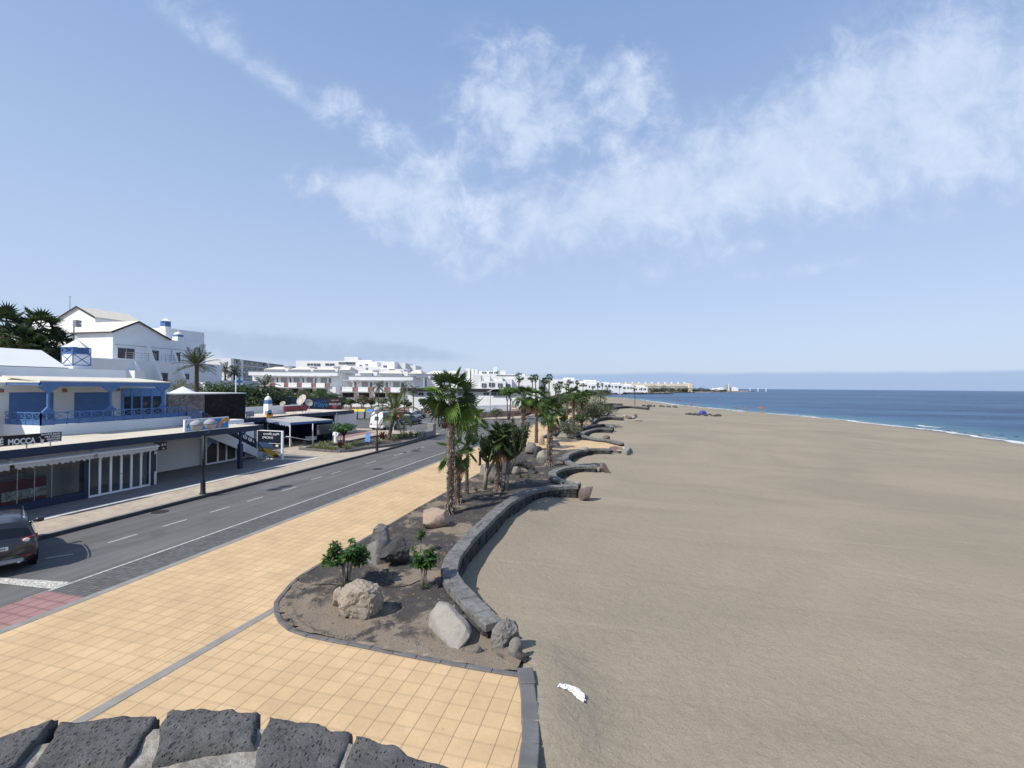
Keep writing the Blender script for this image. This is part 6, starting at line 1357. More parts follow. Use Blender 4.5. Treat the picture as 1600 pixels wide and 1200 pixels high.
block('white_house', 'low white flat house seen through the farther palms', 'house', 260, [(868, 905, 593, None, 10, 0), (884, 899, 590, None, 10, 5)], [(872, 880, 596, 598.5, 0), (888, 896, 596, 598.5, 0)])
# single-storey house with arched porch
D = 104; t = block('porch_house', 'low white house with dark roof band and pale arched porch behind the fence', 'house', D, [(640, 822, 612, None, 9, 0), (638, 823, 607.5, 611.5, 10, -.8, 'dark'), (750, 772, 618, None, .4, -4), (772, 800, 621, None, .4, -4), (690, 750, 620, None, .4, -4)], [(756, 764, 613.5, 617.5, 0, 'glass'), (768, 776, 613.5, 618, 0, 'glass'), (778, 787, 613.5, 618, 0, 'glass'), (655, 662, 614, 618, 0, 'glass'), (668, 676, 614, 618, 0, 'glass'), (684, 694, 614, 618, 0, 'glass'), (716, 726, 614, 618, 0, 'glass')])
mb = MB(); pp = []
for k in range(13): a = pi * k / 12; pp.append(tuple(UU * lat(776.5 - cos(a) * 11.5, D - 2) + FF * (D - 2) + Vector((0, 0, zD(776, 613, D - 2) + sin(a) * .78))))
for p, q in zip(pp, pp[1:]): mb.bar(p, q, 2.4, .1)
mb.build('porch_arch', M['offwhite'], t)
for px in (765.5, 787): mb = MB(); q = UU * lat(px, D - 2.8) + FF * (D - 2.8); mb.tube([(q.x, q.y, .2), (q.x, q.y, zD(px, 613, D - 2))], .06, 6); mb.build('porch_post', M['steel'], t)
block('garden_wall', 'tall white garden wall showing between the two stout palms', 'wall', 130, [(812, 844, 617, None, .4, 0), (812, 822, 611, None, 5, 3)], [])
# boundary wall with white picket fence
WP = [Vector((*PZ(*q)[:2], 0)) for q in ((340, 652), (420, 647), (510, 642.5), (640, 644), (700, 649.5), (738, 654))] + [Vector((-22.6, 95, 0)), Vector((-21.6, 113, 0)), Vector((-24.5, 131, 0)), Vector((-28, 160, 0))]
wl = thing('boundary_wall', 'low pinkish stone boundary wall behind the parked cars', 'wall', tuple(WP[3])); mb = MB(); fm = MB()
for a, b in zip(WP, WP[1:]):
    d = (b - a).normalized(); n_ = Vector((-d.y, d.x, 0)) * .15; u1 = Vector((0, 0, 1.15)); mb.hexa([a - n_, b - n_, b + n_, a + n_, a - n_ + u1, b - n_ + u1, b + n_ + u1, a + n_ + u1])
    L = (b - a).length; k = int(L / .3)
    for i in range(k):
        p = a + d * (i * .3) + u1; fm.hexa([p - n_ * .15, p + d * .17 - n_ * .15, p + d * .17 + n_ * .15, p + n_ * .15, p - n_ * .15 + u1 * 1.15, p + d * .17 - n_ * .15 + u1 * 1.15, p + d * .17 + n_ * .15 + u1 * 1.15, p + n_ * .15 + u1 * 1.15])
    for zz_ in (.2, 1.1): fm.bar(a + u1 + Vector((0, 0, zz_)), b + u1 + Vector((0, 0, zz_)), .06, .1)
mb.build('stone_base', M['pinkwall'], wl); ff = fm.build('picket_fence', M['white2'], None); ff.name = 'picket_fence'; tag(ff, 'white picket fence on top of the pinkish boundary wall', 'fence')
# restaurant hoarding and brown café sign beyond the pavilion
p0, p1 = PD(418, 640, 66), PD(513, 640, 68.); t = thing('hoarding', 'long navy hoarding with pale blue script lettering behind the satellite dishes', 'hoarding', (p0.x, p0.y, 0)); d = (p1 - p0); d.z = 0; L = d.length; d.normalize(); zt_, zb2 = PD(470, 622, 67).z, 1.4
mb = MB(); n_ = Vector((-d.y, d.x, 0)) * .05; a, b = Vector((p0.x, p0.y, 0)), Vector((p1.x, p1.y, 0)); zv = lambda z: Vector((0, 0, z)); mb.hexa([a - n_ + zv(.3), b - n_ + zv(.3), b + n_ + zv(.3), a + n_ + zv(.3), a - n_ + zv(zt_), b - n_ + zv(zt_), b + n_ + zv(zt_), a + n_ + zv(zt_)]); mb.build('board', M['navy'], t)
rz_ = atan2(d.y, d.x)
def ontxt(s, f, z, size, m, par, W_, sx=1.): o_ = text(s, size, a + d * (L * f) - n_ * 1.3 + zv(z), '-Y', m, par, rot=(pi / 2, 0, rz_)); bpy.context.view_layer.update(); o_.scale.x = L * W_ / max(o_.dimensions.x, .01); return o_
ontxt('Fariones', .17, zt_ - 1.25, .95, M['signblue'], t, .34); ontxt('Playa', .76, zt_ - 1.25, 1.0, M['signblue'], t, .22); ontxt('* * * *', .84, zt_ - .75, .55, M['signblue'], t, .13)
p0, p1 = PD(511.5, 640, 64), PD(534.5, 640, 64.5); t = thing('cafe_sign', 'dark brown cafe sign with white lettering and a red triangle above the restaurant roof end', 'sign', (p0.x, p0.y, 0)); a, b = Vector((p0.x, p0.y, 0)), Vector((p1.x, p1.y, 0)); d = (b - a); L = d.length; d.normalize(); n_ = Vector((-d.y, d.x, 0)) * .06; rz_ = atan2(d.y, d.x); zt_ = PD(522, 622, 64).z; zb2 = PD(522, 640.5, 64).z
mb = MB(); mb.hexa([a - n_ + zv(zb2), b - n_ + zv(zb2), b + n_ + zv(zb2), a + n_ + zv(zb2), a - n_ + zv(zt_), b - n_ + zv(zt_), b + n_ + zv(zt_), a + n_ + zv(zt_)]); mb.build('board', mat('dark_brown_board', (.05, .02, .022), .5), t)
h = zt_ - zb2; ontxt('SINCE 1974', .25, zt_ - h * .24, h * .13, M['signwhite'], t, .5); ontxt('CHARLIE-CAFE', .1, zt_ - h * .60, h * .26, M['signwhite'], t, .8)
mb = MB(); q = a - n_ * 1.2; mb.poly([q + d * L * .28 + zv(zb2 + h * .36), q + d * L * .5 + zv(zb2 + h * .02), q + d * L * .72 + zv(zb2 + h * .36), q + d * L * .5 + zv(zb2 + h * .42)]); mb.build('triangle', M['red'], t)
for s in (.08, .92): mb = MB(); q = a + d * L * s; mb.bar((q.x, q.y, 0), (q.x, q.y, zb2), .1); mb.build('post', M['steel'], t)
# recycling bins
for i, (px, lid, lb) in enumerate(((554, 'yellow', 'dark recycling bin with yellow lid, left of the pair'), (565, 'yellow', 'dark recycling bin with yellow lid beside the blue-lidded one'), (578, 'signblue', 'dark recycling bin with blue lid behind the palm fronds'), (592, 'black', 'dark recycling bin with black lid, last in the row'))):
    p = PZ(px, 655, 0); t = thing('recycling_bin', lb, 'bin', (p.x, p.y, 0), rz=YAW, group='recycling bins in the car park'); mb = MB(); mb.hexa([(-.55, -.5, .12), (.55, -.5, .12), (.55, .5, .12), (-.55, .5, .12), (-.65, -.6, 1.45), (.65, -.6, 1.45), (.65, .6, 1.45), (-.65, .6, 1.45)]); mb.build('body', M['grey'], t, world=False, bevel=.04)
    mb = MB(); mb.lathe([(.02, -.68), (.5, -.68), (.5, .68), (.02, .68)], (0, 0, 0), 16); mb.v = [(v[2], v[0], 1.45 + max(0, v[1]) * .75) for v in mb.v]; mb.build('lid', M[lid], t, world=False)
    for x in (-.4, .4): mb = MB(); mb.lathe([(.02, -.04), (.1, -.04), (.1, .04), (.02, .04)], (0, 0, 0), 10); mb.v = [(v[2] + x, v[0] - .4, .1 + v[1]) for v in mb.v]; mb.build('wheel', M['rubber'], t, world=False)
# concrete bench block on the pavement corner
p = PZ(664, 682, G0); t = thing('concrete_bench', 'grey concrete bench with an upright end block by the planter tip', 'bench', tuple(p)); mb = MB(); mb.box(p.x - .5, p.y - .8, G0, p.x + .5, p.y + 2.1, G0 + .62); mb.build('seat', M['kerbtop'], t, bevel=.03); mb = MB(); mb.box(p.x - .3, p.y + 1.3, G0 + .621, p.x + .5, p.y + 2.1, G0 + 1.45); mb.build('upright_block', M['kerbtop'], t, bevel=.03)
# planter with kerb
PLP = [PZ(*q, G0)[:2] for q in ((468, 702.5), (532, 707), (572, 702), (622, 695.5), (662, 683.5), (640, 680.5), (590, 683), (548, 691), (520, 697))]
sheet('planter_soil', PLP, G0 + .06, M['soil'])
mb = MB(); kerbrun(mb, PLP + [PLP[0]], .22, .34, .8, seed=9, z0=.0); o = mb.build('planter_kerb', [M['kerb']]); tag(o, kind='structure')
# blue slanted panel in the planter
p = PZ(573, 692, G0); t = thing('sunbed_back', 'small light blue slanted board leaning in the planter', 'board', tuple(p)); mb = MB(); mb.bar((p.x - .1, p.y + .4, G0 + .95), (p.x + .25, p.y - .3, G0 + .1), .5, .05); mb.build('panel', M['bluepale'], t); mb = MB(); mb.bar((p.x - .12, p.y + .42, G0), (p.x - .08, p.y + .42, G0 + .9), .05); mb.build('prop', M['steel'], t)
# far hotel and villas on the headland
D = 880.; t = thing('headland_hotel', 'long cream four-storey hotel on the far headland across the bay', 'hotel', (*town_orig(1030, D)[:2], -1))
mb = MB(); fb_(mb, D, 962, 1079, -1, zD(1030, 599.5, D), 30); fb_(mb, D, 1076, 1081, -1, zD(1078, 599, D), 30, dd=-3); mb.build('wall', M['cream'], t)
for k in range(3): mb = MB(); fb_(mb, D, 963, 1074, zD(1030, 604.2 + 2.6 * k, D), zD(1030, 603.0 + 2.6 * k, D), .6, dd=-.4); mb.build('balcony_band', M['grey'], t)
for k in range(11): mb = MB(); q = 968 + k * 10.3; fb_(mb, D, q, q + 1.6, zD(q, 600, D), zD(q, 596.6, D), 5, dd=4); mb.build('roof_turret', M['cream'], t)
r = random.Random(4)
for i, (px, w, py, pb, D, lb) in enumerate(((905, 30, 598, 612, 430, 'far white villa left of the lone beach palm'), (927, 26, 600, 613, 470, 'far white villa with low hip roof behind the beach end'), (946, 20, 599, 612, 520, 'tall far white villa at the head of the beach'), (962, 22, 600, 612, 560, 'far white villa with dark balcony beside the bay'), (981, 18, 602, 612, 600, 'small far white villa close to the bay rocks'),
        (1000, 24, 604, 612, 640, 'low white beach house on the bay rocks'), (884, 18, 596, 606, 400, 'white upper villa behind the beach trees'), (920, 34, 595.5, 602, 620, 'far long white house on the skyline behind the beach end'))):
    block('far_villa', lb, 'villa', D, [(px - w / 2, px + w / 2, py, None, 12, 0), (px - w / 5, px + w / 3, py - 1.8, py, 8, 2)], [(px - w * .4, px - w * .2, py + 3, py + 5.5, 0, 'dark'), (px - w * .05, px + w * .12, py + 3, py + 5.5, 0, 'dark'), (px + w * .22, px + w * .4, py + 3, py + 5.5, 0, 'dark')], group='far villas round the bay')
D = 1400.
for i, (px, w, py) in enumerate(((1118, 10, 607.5), (1128, 7, 606.2), (1149, 9, 606))): block('headland_house', ['low white house at the wooded part of the headland', 'white house left of the headland tower', 'white house right of the headland tower'][i], 'house', D, [(px - w / 2, px + w / 2, py, None, 20, 0), (px - w / 4, px + w / 4, py - .8, py, 10, 2)], [], group='far headland houses')
block('headland_tower', 'grey tower block at the tip of the far headland', 'tower', D, [(1136.6, 1140.6, 600.4, None, 12, 0, 'grey'), (1138, 1139.4, 600, None, 12, -1)], [])
# headland ground, rocks and far shore
mb = MB(); pts = [UU * lat(px, D_) + FF * D_ for px, D_ in ((940, 560), (1000, 610), (1045, 640), (1052, 690), (1042, 760), (1085, 900), (1165, 1250), (1180, 1420), (1150, 1600), (900, 1700), (860, 600))]
mb.prism([(p.x, p.y) for p in pts], -2.6, -.55); tag(mb.build('headland', M['land'], normals=True), kind='structure')
mb = MB(); r = random.Random(12)
for i in range(70):
    t_ = i / 69; px, D_ = (948 + 98 * t_, 555 + 85 * t_); p = UU * lat(px, D_) + FF * (D_ - r.uniform(0, 8)); q = rockmesh(i, r.uniform(2, 4), r.uniform(2, 4), r.uniform(1, 2.2), cuts=7, sub=2); q.v = [(v[0] + p.x, v[1] + p.y, v[2] - 1.4) for v in q.v]; mb.add(q)
tag(mb.build('shore_rocks', M['rock_dark']), kind='stuff')
mb = MB()
for i in range(26): t_ = i / 25; px, D_ = (1085 + 78 * t_, 905 + 330 * t_); p = UU * lat(px, D_) + FF * (D_ - 6); q = rockmesh(200 + i, r.uniform(5, 9), 5, r.uniform(.8, 1.6), cuts=7, sub=2); q.v = [(v[0] + p.x, v[1] + p.y, v[2] - 1.8) for v in q.v]; mb.add(q)
tag(mb.build('shore_rocks', M['rock_tan']), kind='stuff')
# distant hill
mb = MB(); D = 3200.; k0 = []
hp = [(150, 0), (260, 10), (330, 16), (400, 24), (470, 20), (508, 34), (560, 15), (620, 9), (700, 2), (760, 0)]
for j, dd in enumerate((0, 500)):
    for px, h in hp: p = UU * lat(px, D + dd) + FF * (D + dd); mb.v.append((p.x, p.y, -5 if j == 0 else 40 + h * 4.0))
n = len(hp)
for i in range(n - 1): mb.f.append((i, i + 1, n + i + 1, n + i)); mb.m.append(0)
tag(mb.build('hills', mat('far_hill', (.16, .15, .17), .95, .1, .002), smooth=True), kind='structure')
# ---------------------------------------------------------------- plants
def place(o_mb, name, m, parent, smooth=False): return o_mb.build(name, m, parent, world=False, smooth=smooth)
def fan_leaf(mb, base, d, pet, R, r, nseg=15, droop=.35, m=0, mp=None, spread=1.95, cup=.25, roll=0, pitch=0):
    # palmate leaf: stalk from base along d, then a pleated blade with free drooping tips
    d = d.normalized(); side = d.cross(Vector((0, 0, 1)))
    if side.length < .1: side = Vector((1, 0, 0))
    side.normalize(); up = side.cross(d).normalized()
    hub = base + d * pet - Vector((0, 0, 1)) * droop * pet * .25
    k = len(mb.v); w = .022 + .012 * R
    for p, q in ((base, 1.3), (hub, .8)): mb.v += [tuple(p - side * w * q), tuple(p + side * w * q)]
    mb.f.append((k, k + 1, k + 3, k + 2)); mb.m.append(m if mp is None else mp)
    d2 = (d - Vector((0, 0, 1)) * droop * .5).normalized(); up2 = side.cross(d2).normalized()
    if pitch: d2 = (d2 * cos(pitch) - up2 * sin(pitch)).normalized(); up2 = side.cross(d2).normalized()
    if roll: side, up2 = (side * cos(roll) + up2 * sin(roll)).normalized(), (up2 * cos(roll) - side * sin(roll)).normalized()
    ring = []
    for i in range(2 * nseg + 1):
        a = spread * (i / nseg - 1); rr = R * .52 * (1 - .12 * abs(a) / spread)
        fold = (.045 if i % 2 else -.03) * R
        p = hub + d2 * (cos(a) * rr) + side * (sin(a) * rr) + up2 * (fold + cup * R * (1 - cos(a)) * .22) - Vector((0, 0, 1)) * droop * .22 * R * .3
        ring.append(len(mb.v)); mb.v.append(tuple(p))
    kh = len(mb.v); mb.v.append(tuple(hub))
    for i in range(2 * nseg): mb.f.append((kh, ring[i], ring[i + 1])); mb.m.append(m)
    for i in range(nseg):
        a = spread * ((2 * i + 1) / nseg - 1); rr = R * (1 - .22 * (abs(a) / spread) ** 2) * r.uniform(.86, 1.05); ax = a + r.uniform(-.05, .05)
        tip = hub + d2 * (cos(ax) * rr) + side * (sin(ax) * rr) + up2 * (cup * R * (1 - cos(a)) * .25) - Vector((0, 0, 1)) * (droop * R * r.uniform(.25, .6))
        kt = len(mb.v); mb.v.append(tuple(tip)); mb.f.append((ring[2 * i], ring[2 * i + 1], kt)); mb.f.append((ring[2 * i + 1], ring[2 * i + 2], kt)); mb.m += [m, m]
def fan_palm(name, label, loc, h, tr, cr, seed, n=34, lean=(0, 0), dead=7, bright_share=.2, group='fan palms along the promenade', lowcrown=0, stubs=260, skirt=0, cat='palm tree', elr=98, mats=('leaf_fan', 'leaf_bright'), el0=80):
    r = random.Random(seed); t = thing(name, label, cat, loc, group=group)
    P = [Vector((lean[0] * (z / h) ** 1.5, lean[1] * (z / h) ** 1.5, z)) for z in [h * i / 14 for i in range(15)]]
    rad = [tr * (1.35 - .35 * min(1, i / 2.5)) * (1 - .22 * i / 14) * (1.12 if i > 11 else 1) for i in range(15)]
    mb = MB(); mb.tube([P[0] - Vector((0, 0, .15))] + P, [rad[0] * 1.1] + rad, 14, 0)
    for i in range(stubs):                                            # old leaf bases
        z = h * (i + r.random()) / stubs; a = i * 2.39996 + r.uniform(-.3, .3); f = z / h * 14; j = min(int(f), 13); c = P[j].lerp(P[j + 1], f - j); ra = rad[j] + (rad[j + 1] - rad[j]) * (f - j)
        o = Vector((cos(a), sin(a), 0)); s = Vector((-sin(a), cos(a), 0)); b = c + o * ra * .9; L = tr * r.uniform(.4, 1.0) * (1.5 if z < h * .1 else 1); w = tr * r.uniform(.16, .30)
        tip = b + o * L * .75 + Vector((0, 0, L * r.uniform(.3, 1.0) * (-1.2 if (z < h * .12 or r.random() < .12) else 1)))
        k = len(mb.v); mb.v += [tuple(b - s * w - Vector((0, 0, w))), tuple(b + s * w - Vector((0, 0, w))), tuple(b + Vector((0, 0, w * 1.2))), tuple(tip - s * w * .35), tuple(tip + s * w * .35)]
        for f_ in ((0, 1, 4, 3), (1, 2, 4), (2, 0, 3), (2, 3, 4)): mb.f.append(tuple(k + q for q in f_)); mb.m.append(1)
    place(mb, 'trunk', [M['trunk'], M['stub']], t)
    top = P[-1]; mb = MB()
    for i in range(n):
        a = i * 2.39996 + r.uniform(-.2, .2); f = (i + .5) / n; el = radians(el0 - elr * f ** .9 - lowcrown) + r.uniform(-.12, .12)
        d = Vector((cos(a) * cos(el), sin(a) * cos(el), sin(el))); R = cr * r.uniform(.44, .56); pet = cr * r.uniform(.28, .56)
        fan_leaf(mb, top + Vector((cos(a), sin(a), 0)) * tr * .5 + Vector((0, 0, .25 - .5 * f)), d, pet, R, r, droop=.05 + .22 * f + r.uniform(0, .12), m=1 if r.random() < bright_share else 0, roll=r.gauss(0, .55), pitch=r.uniform(.0, .35) + .55 * f)
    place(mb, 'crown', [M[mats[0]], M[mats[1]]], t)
    for i in range(dead):
        a = r.uniform(0, 6.28); el = radians(r.uniform(-78, -45)); d = Vector((cos(a) * cos(el), sin(a) * cos(el), sin(el))); mb = MB()
        fan_leaf(mb, top + Vector((cos(a), sin(a), 0)) * tr * .7 - Vector((0, 0, .35)), d, cr * r.uniform(.2, .32), cr * r.uniform(.34, .5), r, droop=.8, spread=1.2, nseg=9); place(mb, 'dead_frond', M['leaf_dead'], t)
    return t
def feather_palm(name, label, loc, h, tr, cr, seed, n=22, lean=(0, 0), nl=26, up=70, down=-25, lw=.05, group=None, stubs=90, droop=.9, mtl='leaf_feather'):
    r = random.Random(seed); t = thing(name, label, 'palm tree', loc, group=group)
    P = [Vector((lean[0] * (z / h) ** .8, lean[1] * (z / h) ** .8, z)) for z in [h * i / 12 for i in range(13)]]; rad = [tr * (1.5 - .5 * min(1, i / 2)) * (1 - .3 * i / 12) for i in range(13)]
    mb = MB(); mb.tube([P[0] - Vector((0, 0, .2))] + P, [rad[0]] + rad, 12, 0)
    for i in range(stubs):
        z = h * (i + .5) / stubs; a = i * 2.39996; f = z / h * 12; j = min(int(f), 11); c = P[j].lerp(P[j + 1], f - j); ra = rad[j]; o = Vector((cos(a), sin(a), 0)); s = Vector((-sin(a), cos(a), 0)); b = c + o * ra * .92; w = tr * .25; tip = b + o * tr * .22 + Vector((0, 0, tr * .3)); k = len(mb.v)
        mb.v += [tuple(b - s * w), tuple(b + s * w), tuple(tip), tuple(b + Vector((0, 0, w)))]; mb.f += [(k, k + 1, k + 2), (k + 1, k + 3, k + 2), (k + 3, k, k + 2)]; mb.m += [1, 1, 1]
    place(mb, 'trunk', [M['trunk'], M['stub']], t); top = P[-1]; mb = MB()
    for i in range(n):
        a = i * 2.39996 + r.uniform(-.25, .25); f = (i + .5) / n; el = radians(up + (down - up) * f) + r.uniform(-.1, .1); L = cr * r.uniform(.85, 1.1); d = Vector((cos(a) * cos(el), sin(a) * cos(el), sin(el))); p = top.copy(); pts = [p.copy()]; ns = 9
        for q in range(ns):
            d = (d - Vector((0, 0, 1)) * droop * (.10 + .10 * q / ns)).normalized(); p = p + d * L / ns; pts.append(p.copy())
        mb.tube(pts, [.03 * (1 - .8 * q / ns) * cr / 2.5 + .006 for q in range(ns + 1)], 4, 1, cap=False)
        for q in range(nl):
            u = .12 + .88 * q / (nl - 1); fi = u * ns; j = min(int(fi), ns - 1); c = pts[j].lerp(pts[j + 1], fi - j); dd = (pts[j + 1] - pts[j]).normalized(); sd = dd.cross(Vector((0, 0, 1)));
            if sd.length < .05: sd = Vector((1, 0, 0))
            sd.normalize(); ll = cr * .30 * (sin(pi * min(1, u * .85 + .12)) ** .7) * r.uniform(.85, 1.1)
            for s in (-1, 1):
                e = (sd * s + dd * .75 + Vector((0, 0, .25))).normalized(); tip = c + e * ll - Vector((0, 0, 1)) * ll * droop * r.uniform(.25, .5); mid = c + e * ll * .5; w = dd * lw * cr / 2.5 * .8; k = len(mb.v)
                mb.v += [tuple(c), tuple(mid - w), tuple(tip), tuple(mid + w)]; mb.f.append((k, k + 1, k + 2, k + 3)); mb.m.append(0)
    place(mb, 'crown', [M[mtl], M['leaf_dead'] if False else M['stub']], t); return t
def leafblob(mb, c, rx, ry, rz, n, size, r, m=0, shell=.55, up=.3):
    for _ in range(n):
        v = Vector((r.gauss(0, 1), r.gauss(0, 1), r.gauss(0, 1))).normalized(); q = r.uniform(shell, 1.0) ** .7; p = Vector((c[0] + v.x * rx * q, c[1] + v.y * ry * q, c[2] + v.z * rz * q))
        nn_ = (v + Vector((r.uniform(-.7, .7), r.uniform(-.7, .7), r.uniform(-.4, .9) + up))).normalized(); a = nn_.orthogonal().normalized(); b = nn_.cross(a); th = r.uniform(0, 6.28); e1 = a * cos(th) + b * sin(th); e2 = nn_.cross(e1); s = size * r.uniform(.6, 1.3); k = len(mb.v)
        mb.v += [tuple(p - e1 * s), tuple(p - e2 * s * .42 + nn_ * s * .12), tuple(p + e1 * s), tuple(p + e2 * s * .42 + nn_ * s * .12)]; mb.f.append((k, k + 1, k + 2, k + 3)); mb.m.append(m)
def tree(name, label, loc, h, crx, crz, seed, m='leaf_tree', nblob=9, nleaf=260, size=.22, tr=.14, multi=1, cat='tree', group=None, cry=None, flower=0, bark='bark', bottom=.0):
    r = random.Random(seed); t = thing(name, label, cat, loc, group=group); cry = cry or crx; mb = MB(); cz = h - crz
    ends = []
    for i in range(nblob):
        a = i * 2.4 + r.uniform(-.4, .4); q = sqrt((i + .3) / nblob); ends.append(Vector((cos(a) * q * crx * .68, sin(a) * q * cry * .68, cz + r.uniform(-.45, .6) * crz * (1 - .3 * q))))
    for s in range(multi):
        a = s * 2.1 + r.random(); b = Vector((cos(a) * tr * (multi > 1) * 1.2, sin(a) * tr * (multi > 1) * 1.2, -.1)); fk = Vector((b.x * 2.5 + r.uniform(-.1, .1) * h * .3, b.y * 2.5 + r.uniform(-.1, .1) * h * .3, max(.25 * h, (cz - crz) * .8)))
        mb.tube([b, b.lerp(fk, .5) + Vector((r.uniform(-.05, .05), r.uniform(-.05, .05), 0)) * h * .2, fk], [tr * 1.15, tr * .9, tr * .75], 8)
        for e in ends[s::multi]: mid = fk.lerp(e, .5) + Vector((r.uniform(-.1, .1), r.uniform(-.1, .1), .05)) * h * .3; mb.tube([fk, mid, e], [tr * .55, tr * .35, tr * .12], 6)
    place(mb, 'trunk', M[bark], t, smooth=True); mb = MB()
    for e in ends: k = r.uniform(.38, .6); leafblob(mb, e, crx * k, cry * k, crz * r.uniform(.4, .62), nleaf, size, r)
    if flower:
        for e in ends: leafblob(mb, e + Vector((0, 0, crz * .15)), crx * .5, cry * .5, crz * .5, int(nleaf * flower), size * .6, r, 1, shell=.85)
    place(mb, 'crown', [M[m], M['flower']], t); return t
def shrub(name, label, loc, stems, h, spread, seed, m='leaf_shrub', leaf=.13, per=9, twigs=4, sr=.025, group='young leafy shrubs in the near bed', weeds=0):
    r = random.Random(seed); t = thing(name, label, 'shrub', loc, group=group); sm = MB(); lf = MB()
    for s in range(stems):
        a = s / stems * 6.28 + r.uniform(-.4, .4); q = r.uniform(.5, 1.0); b = Vector((cos(a) * .05, sin(a) * .05, -.05)); fk = Vector((cos(a) * spread * .35 * q, sin(a) * spread * .35 * q, h * r.uniform(.42, .58)))
        sm.tube([b, b.lerp(fk, .5) + Vector((0, 0, .03)), fk], [sr, sr * .85, sr * .7], 7)
        for w in range(twigs):
            aa = a + r.uniform(-1.3, 1.3); e = Vector((cos(aa) * spread * r.uniform(.35, 1.0), sin(aa) * spread * r.uniform(.35, 1.0), h * r.uniform(.66, 1.0))); e.z -= .16 * h * (hypot(e.x, e.y) / spread) ** 2
            mid = fk.lerp(e, .5) + Vector((0, 0, h * .03)); sm.tube([fk, mid, e], [sr * .6, sr * .45, sr * .3], 5)
            for hub, nn2 in ((e, per + 4), (fk.lerp(e, .72), per), (fk.lerp(e, .45), per // 2)):
                for q2 in range(nn2):
                    la = q2 * 2.4 + r.uniform(-.3, .3); el = r.uniform(-.25, 1.0); d = Vector((cos(la) * cos(el), sin(la) * cos(el), sin(el))); L = leaf * r.uniform(.65, 1.25); sd = d.cross(Vector((0, 0, 1))); sd = sd.normalized() if sd.length > .05 else Vector((1, 0, 0)); w_ = L * r.uniform(.2, .28); st = hub + d * .015; tip = hub + d * L - Vector((0, 0, L * .28)); mid2 = hub + d * L * .55 + Vector((0, 0, L * .04)); k = len(lf.v)
                    lf.v += [tuple(st), tuple(mid2 - sd * w_), tuple(tip), tuple(mid2 + sd * w_), tuple(mid2 - Vector((0, 0, L * .05)))]; lf.f += [(k, k + 1, k + 4), (k + 1, k + 2, k + 4), (k, k + 4, k + 3), (k + 4, k + 2, k + 3)]; lf.m += [0] * 4
    for _ in range(weeds): a = r.uniform(0, 6.28); q = r.uniform(0, .16); leafblob(lf, (cos(a) * q, sin(a) * q, r.uniform(.02, .16)), .05, .05, .05, 4, .05, r)
    place(sm, 'stems', M['bark'], t, smooth=True); place(lf, 'leaves', M[m], t); return t
def agave(label, loc, R, seed, m='leaf_agave', n=16, group='pale agaves in the roadside planter', name='agave', up=.35):
    r = random.Random(seed); mb = MB()
    for i in range(n):
        a = i * 2.4 + r.uniform(-.2, .2); el = up + 1.0 * (1 - i / n); d = Vector((cos(a) * cos(el), sin(a) * cos(el), sin(el))); sd = d.cross(Vector((0, 0, 1))).normalized(); L = R * r.uniform(.8, 1.15); w = L * .09; k = len(mb.v); mid = d * L * .5; tip = d * L - Vector((0, 0, L * .12)); u_ = sd.cross(d) * w * .4
        mb.v += [tuple(-sd * w * .8), tuple(sd * w * .8), tuple(mid - sd * w), tuple(mid + sd * w), tuple(mid - u_), tuple(tip)]; mb.f += [(k, k + 4, k + 2), (k + 1, k + 3, k + 4), (k, k + 1, k + 4), (k + 2, k + 4, k + 5), (k + 4, k + 3, k + 5)]; mb.m += [0] * 5
    o = mb.build(name, M[m], world=False); o.location = loc; return tag(o, label, 'plant', group)
def base(px, py, z=None): p = PZ(px, py, .05); return (p.x, p.y, gz(p.x, p.y) if z is None else z)
def hgt(b, px, py): return ZH(b, px, py) - b[2]
# near shrubs
b = base(541, 916); shrub('leafy_shrub', 'bushy dark green shrub on pale bare stems by the promenade kerb', b, 6, hgt(b, 546, 846), .66, 41, leaf=.17, per=13, twigs=8, sr=.03, weeds=16)
b = base(662, 921); shrub('leafy_shrub', 'bright green narrower shrub on pale stems near the long curved wall', b, 4, hgt(b, 661, 853), .42, 43, leaf=.16, per=12, twigs=7, sr=.028, m='leaf_shrub', weeds=8)
b = base(655, 862); shrub('leafy_shrub', 'smallest shrub, a dark tuft on one thin stem before the flat tan boulder', b, 1, hgt(b, 652, 823), .28, 45, leaf=.13, per=10, twigs=6, sr=.025)
# near fan palms
b = base(703, 802); hc = hgt(b, 704, 624); fan_palm('fan_palm', 'tallest fan palm with shaggy straight trunk behind the flat tan boulder', b, hc, .165, 1.6, 51, n=27, lean=(.05, .1), stubs=520, dead=4, bright_share=.2)
b = base(715, 788); hc = hgt(b, 717, 706); fan_palm('fan_palm', 'short fan palm with low crown right behind the tallest trunk', b, hc, .17, 1.35, 52, n=13, lean=(.05, 0), stubs=260, dead=2, bright_share=.35, el0=55, elr=80)
b = base(729, 772); hc = hgt(b, 727, 654); fan_palm('fan_palm', 'slim fan palm with bright yellow-green crown between the tallest palm and the candelabra', b, hc, .10, 1.45, 53, n=13, lean=(.0, .3), stubs=120, dead=2, bright_share=.5, el0=60, elr=105)
b = base(778, 767); hc = hgt(b, 780, 690); fan_palm('fan_palm', 'fan palm with brown hanging dead leaves beside the dark candelabra tree', b, hc, .18, 1.35, 54, n=22, lean=(.1, .1), stubs=320, dead=7, bright_share=.2)
b = base(790, 766)
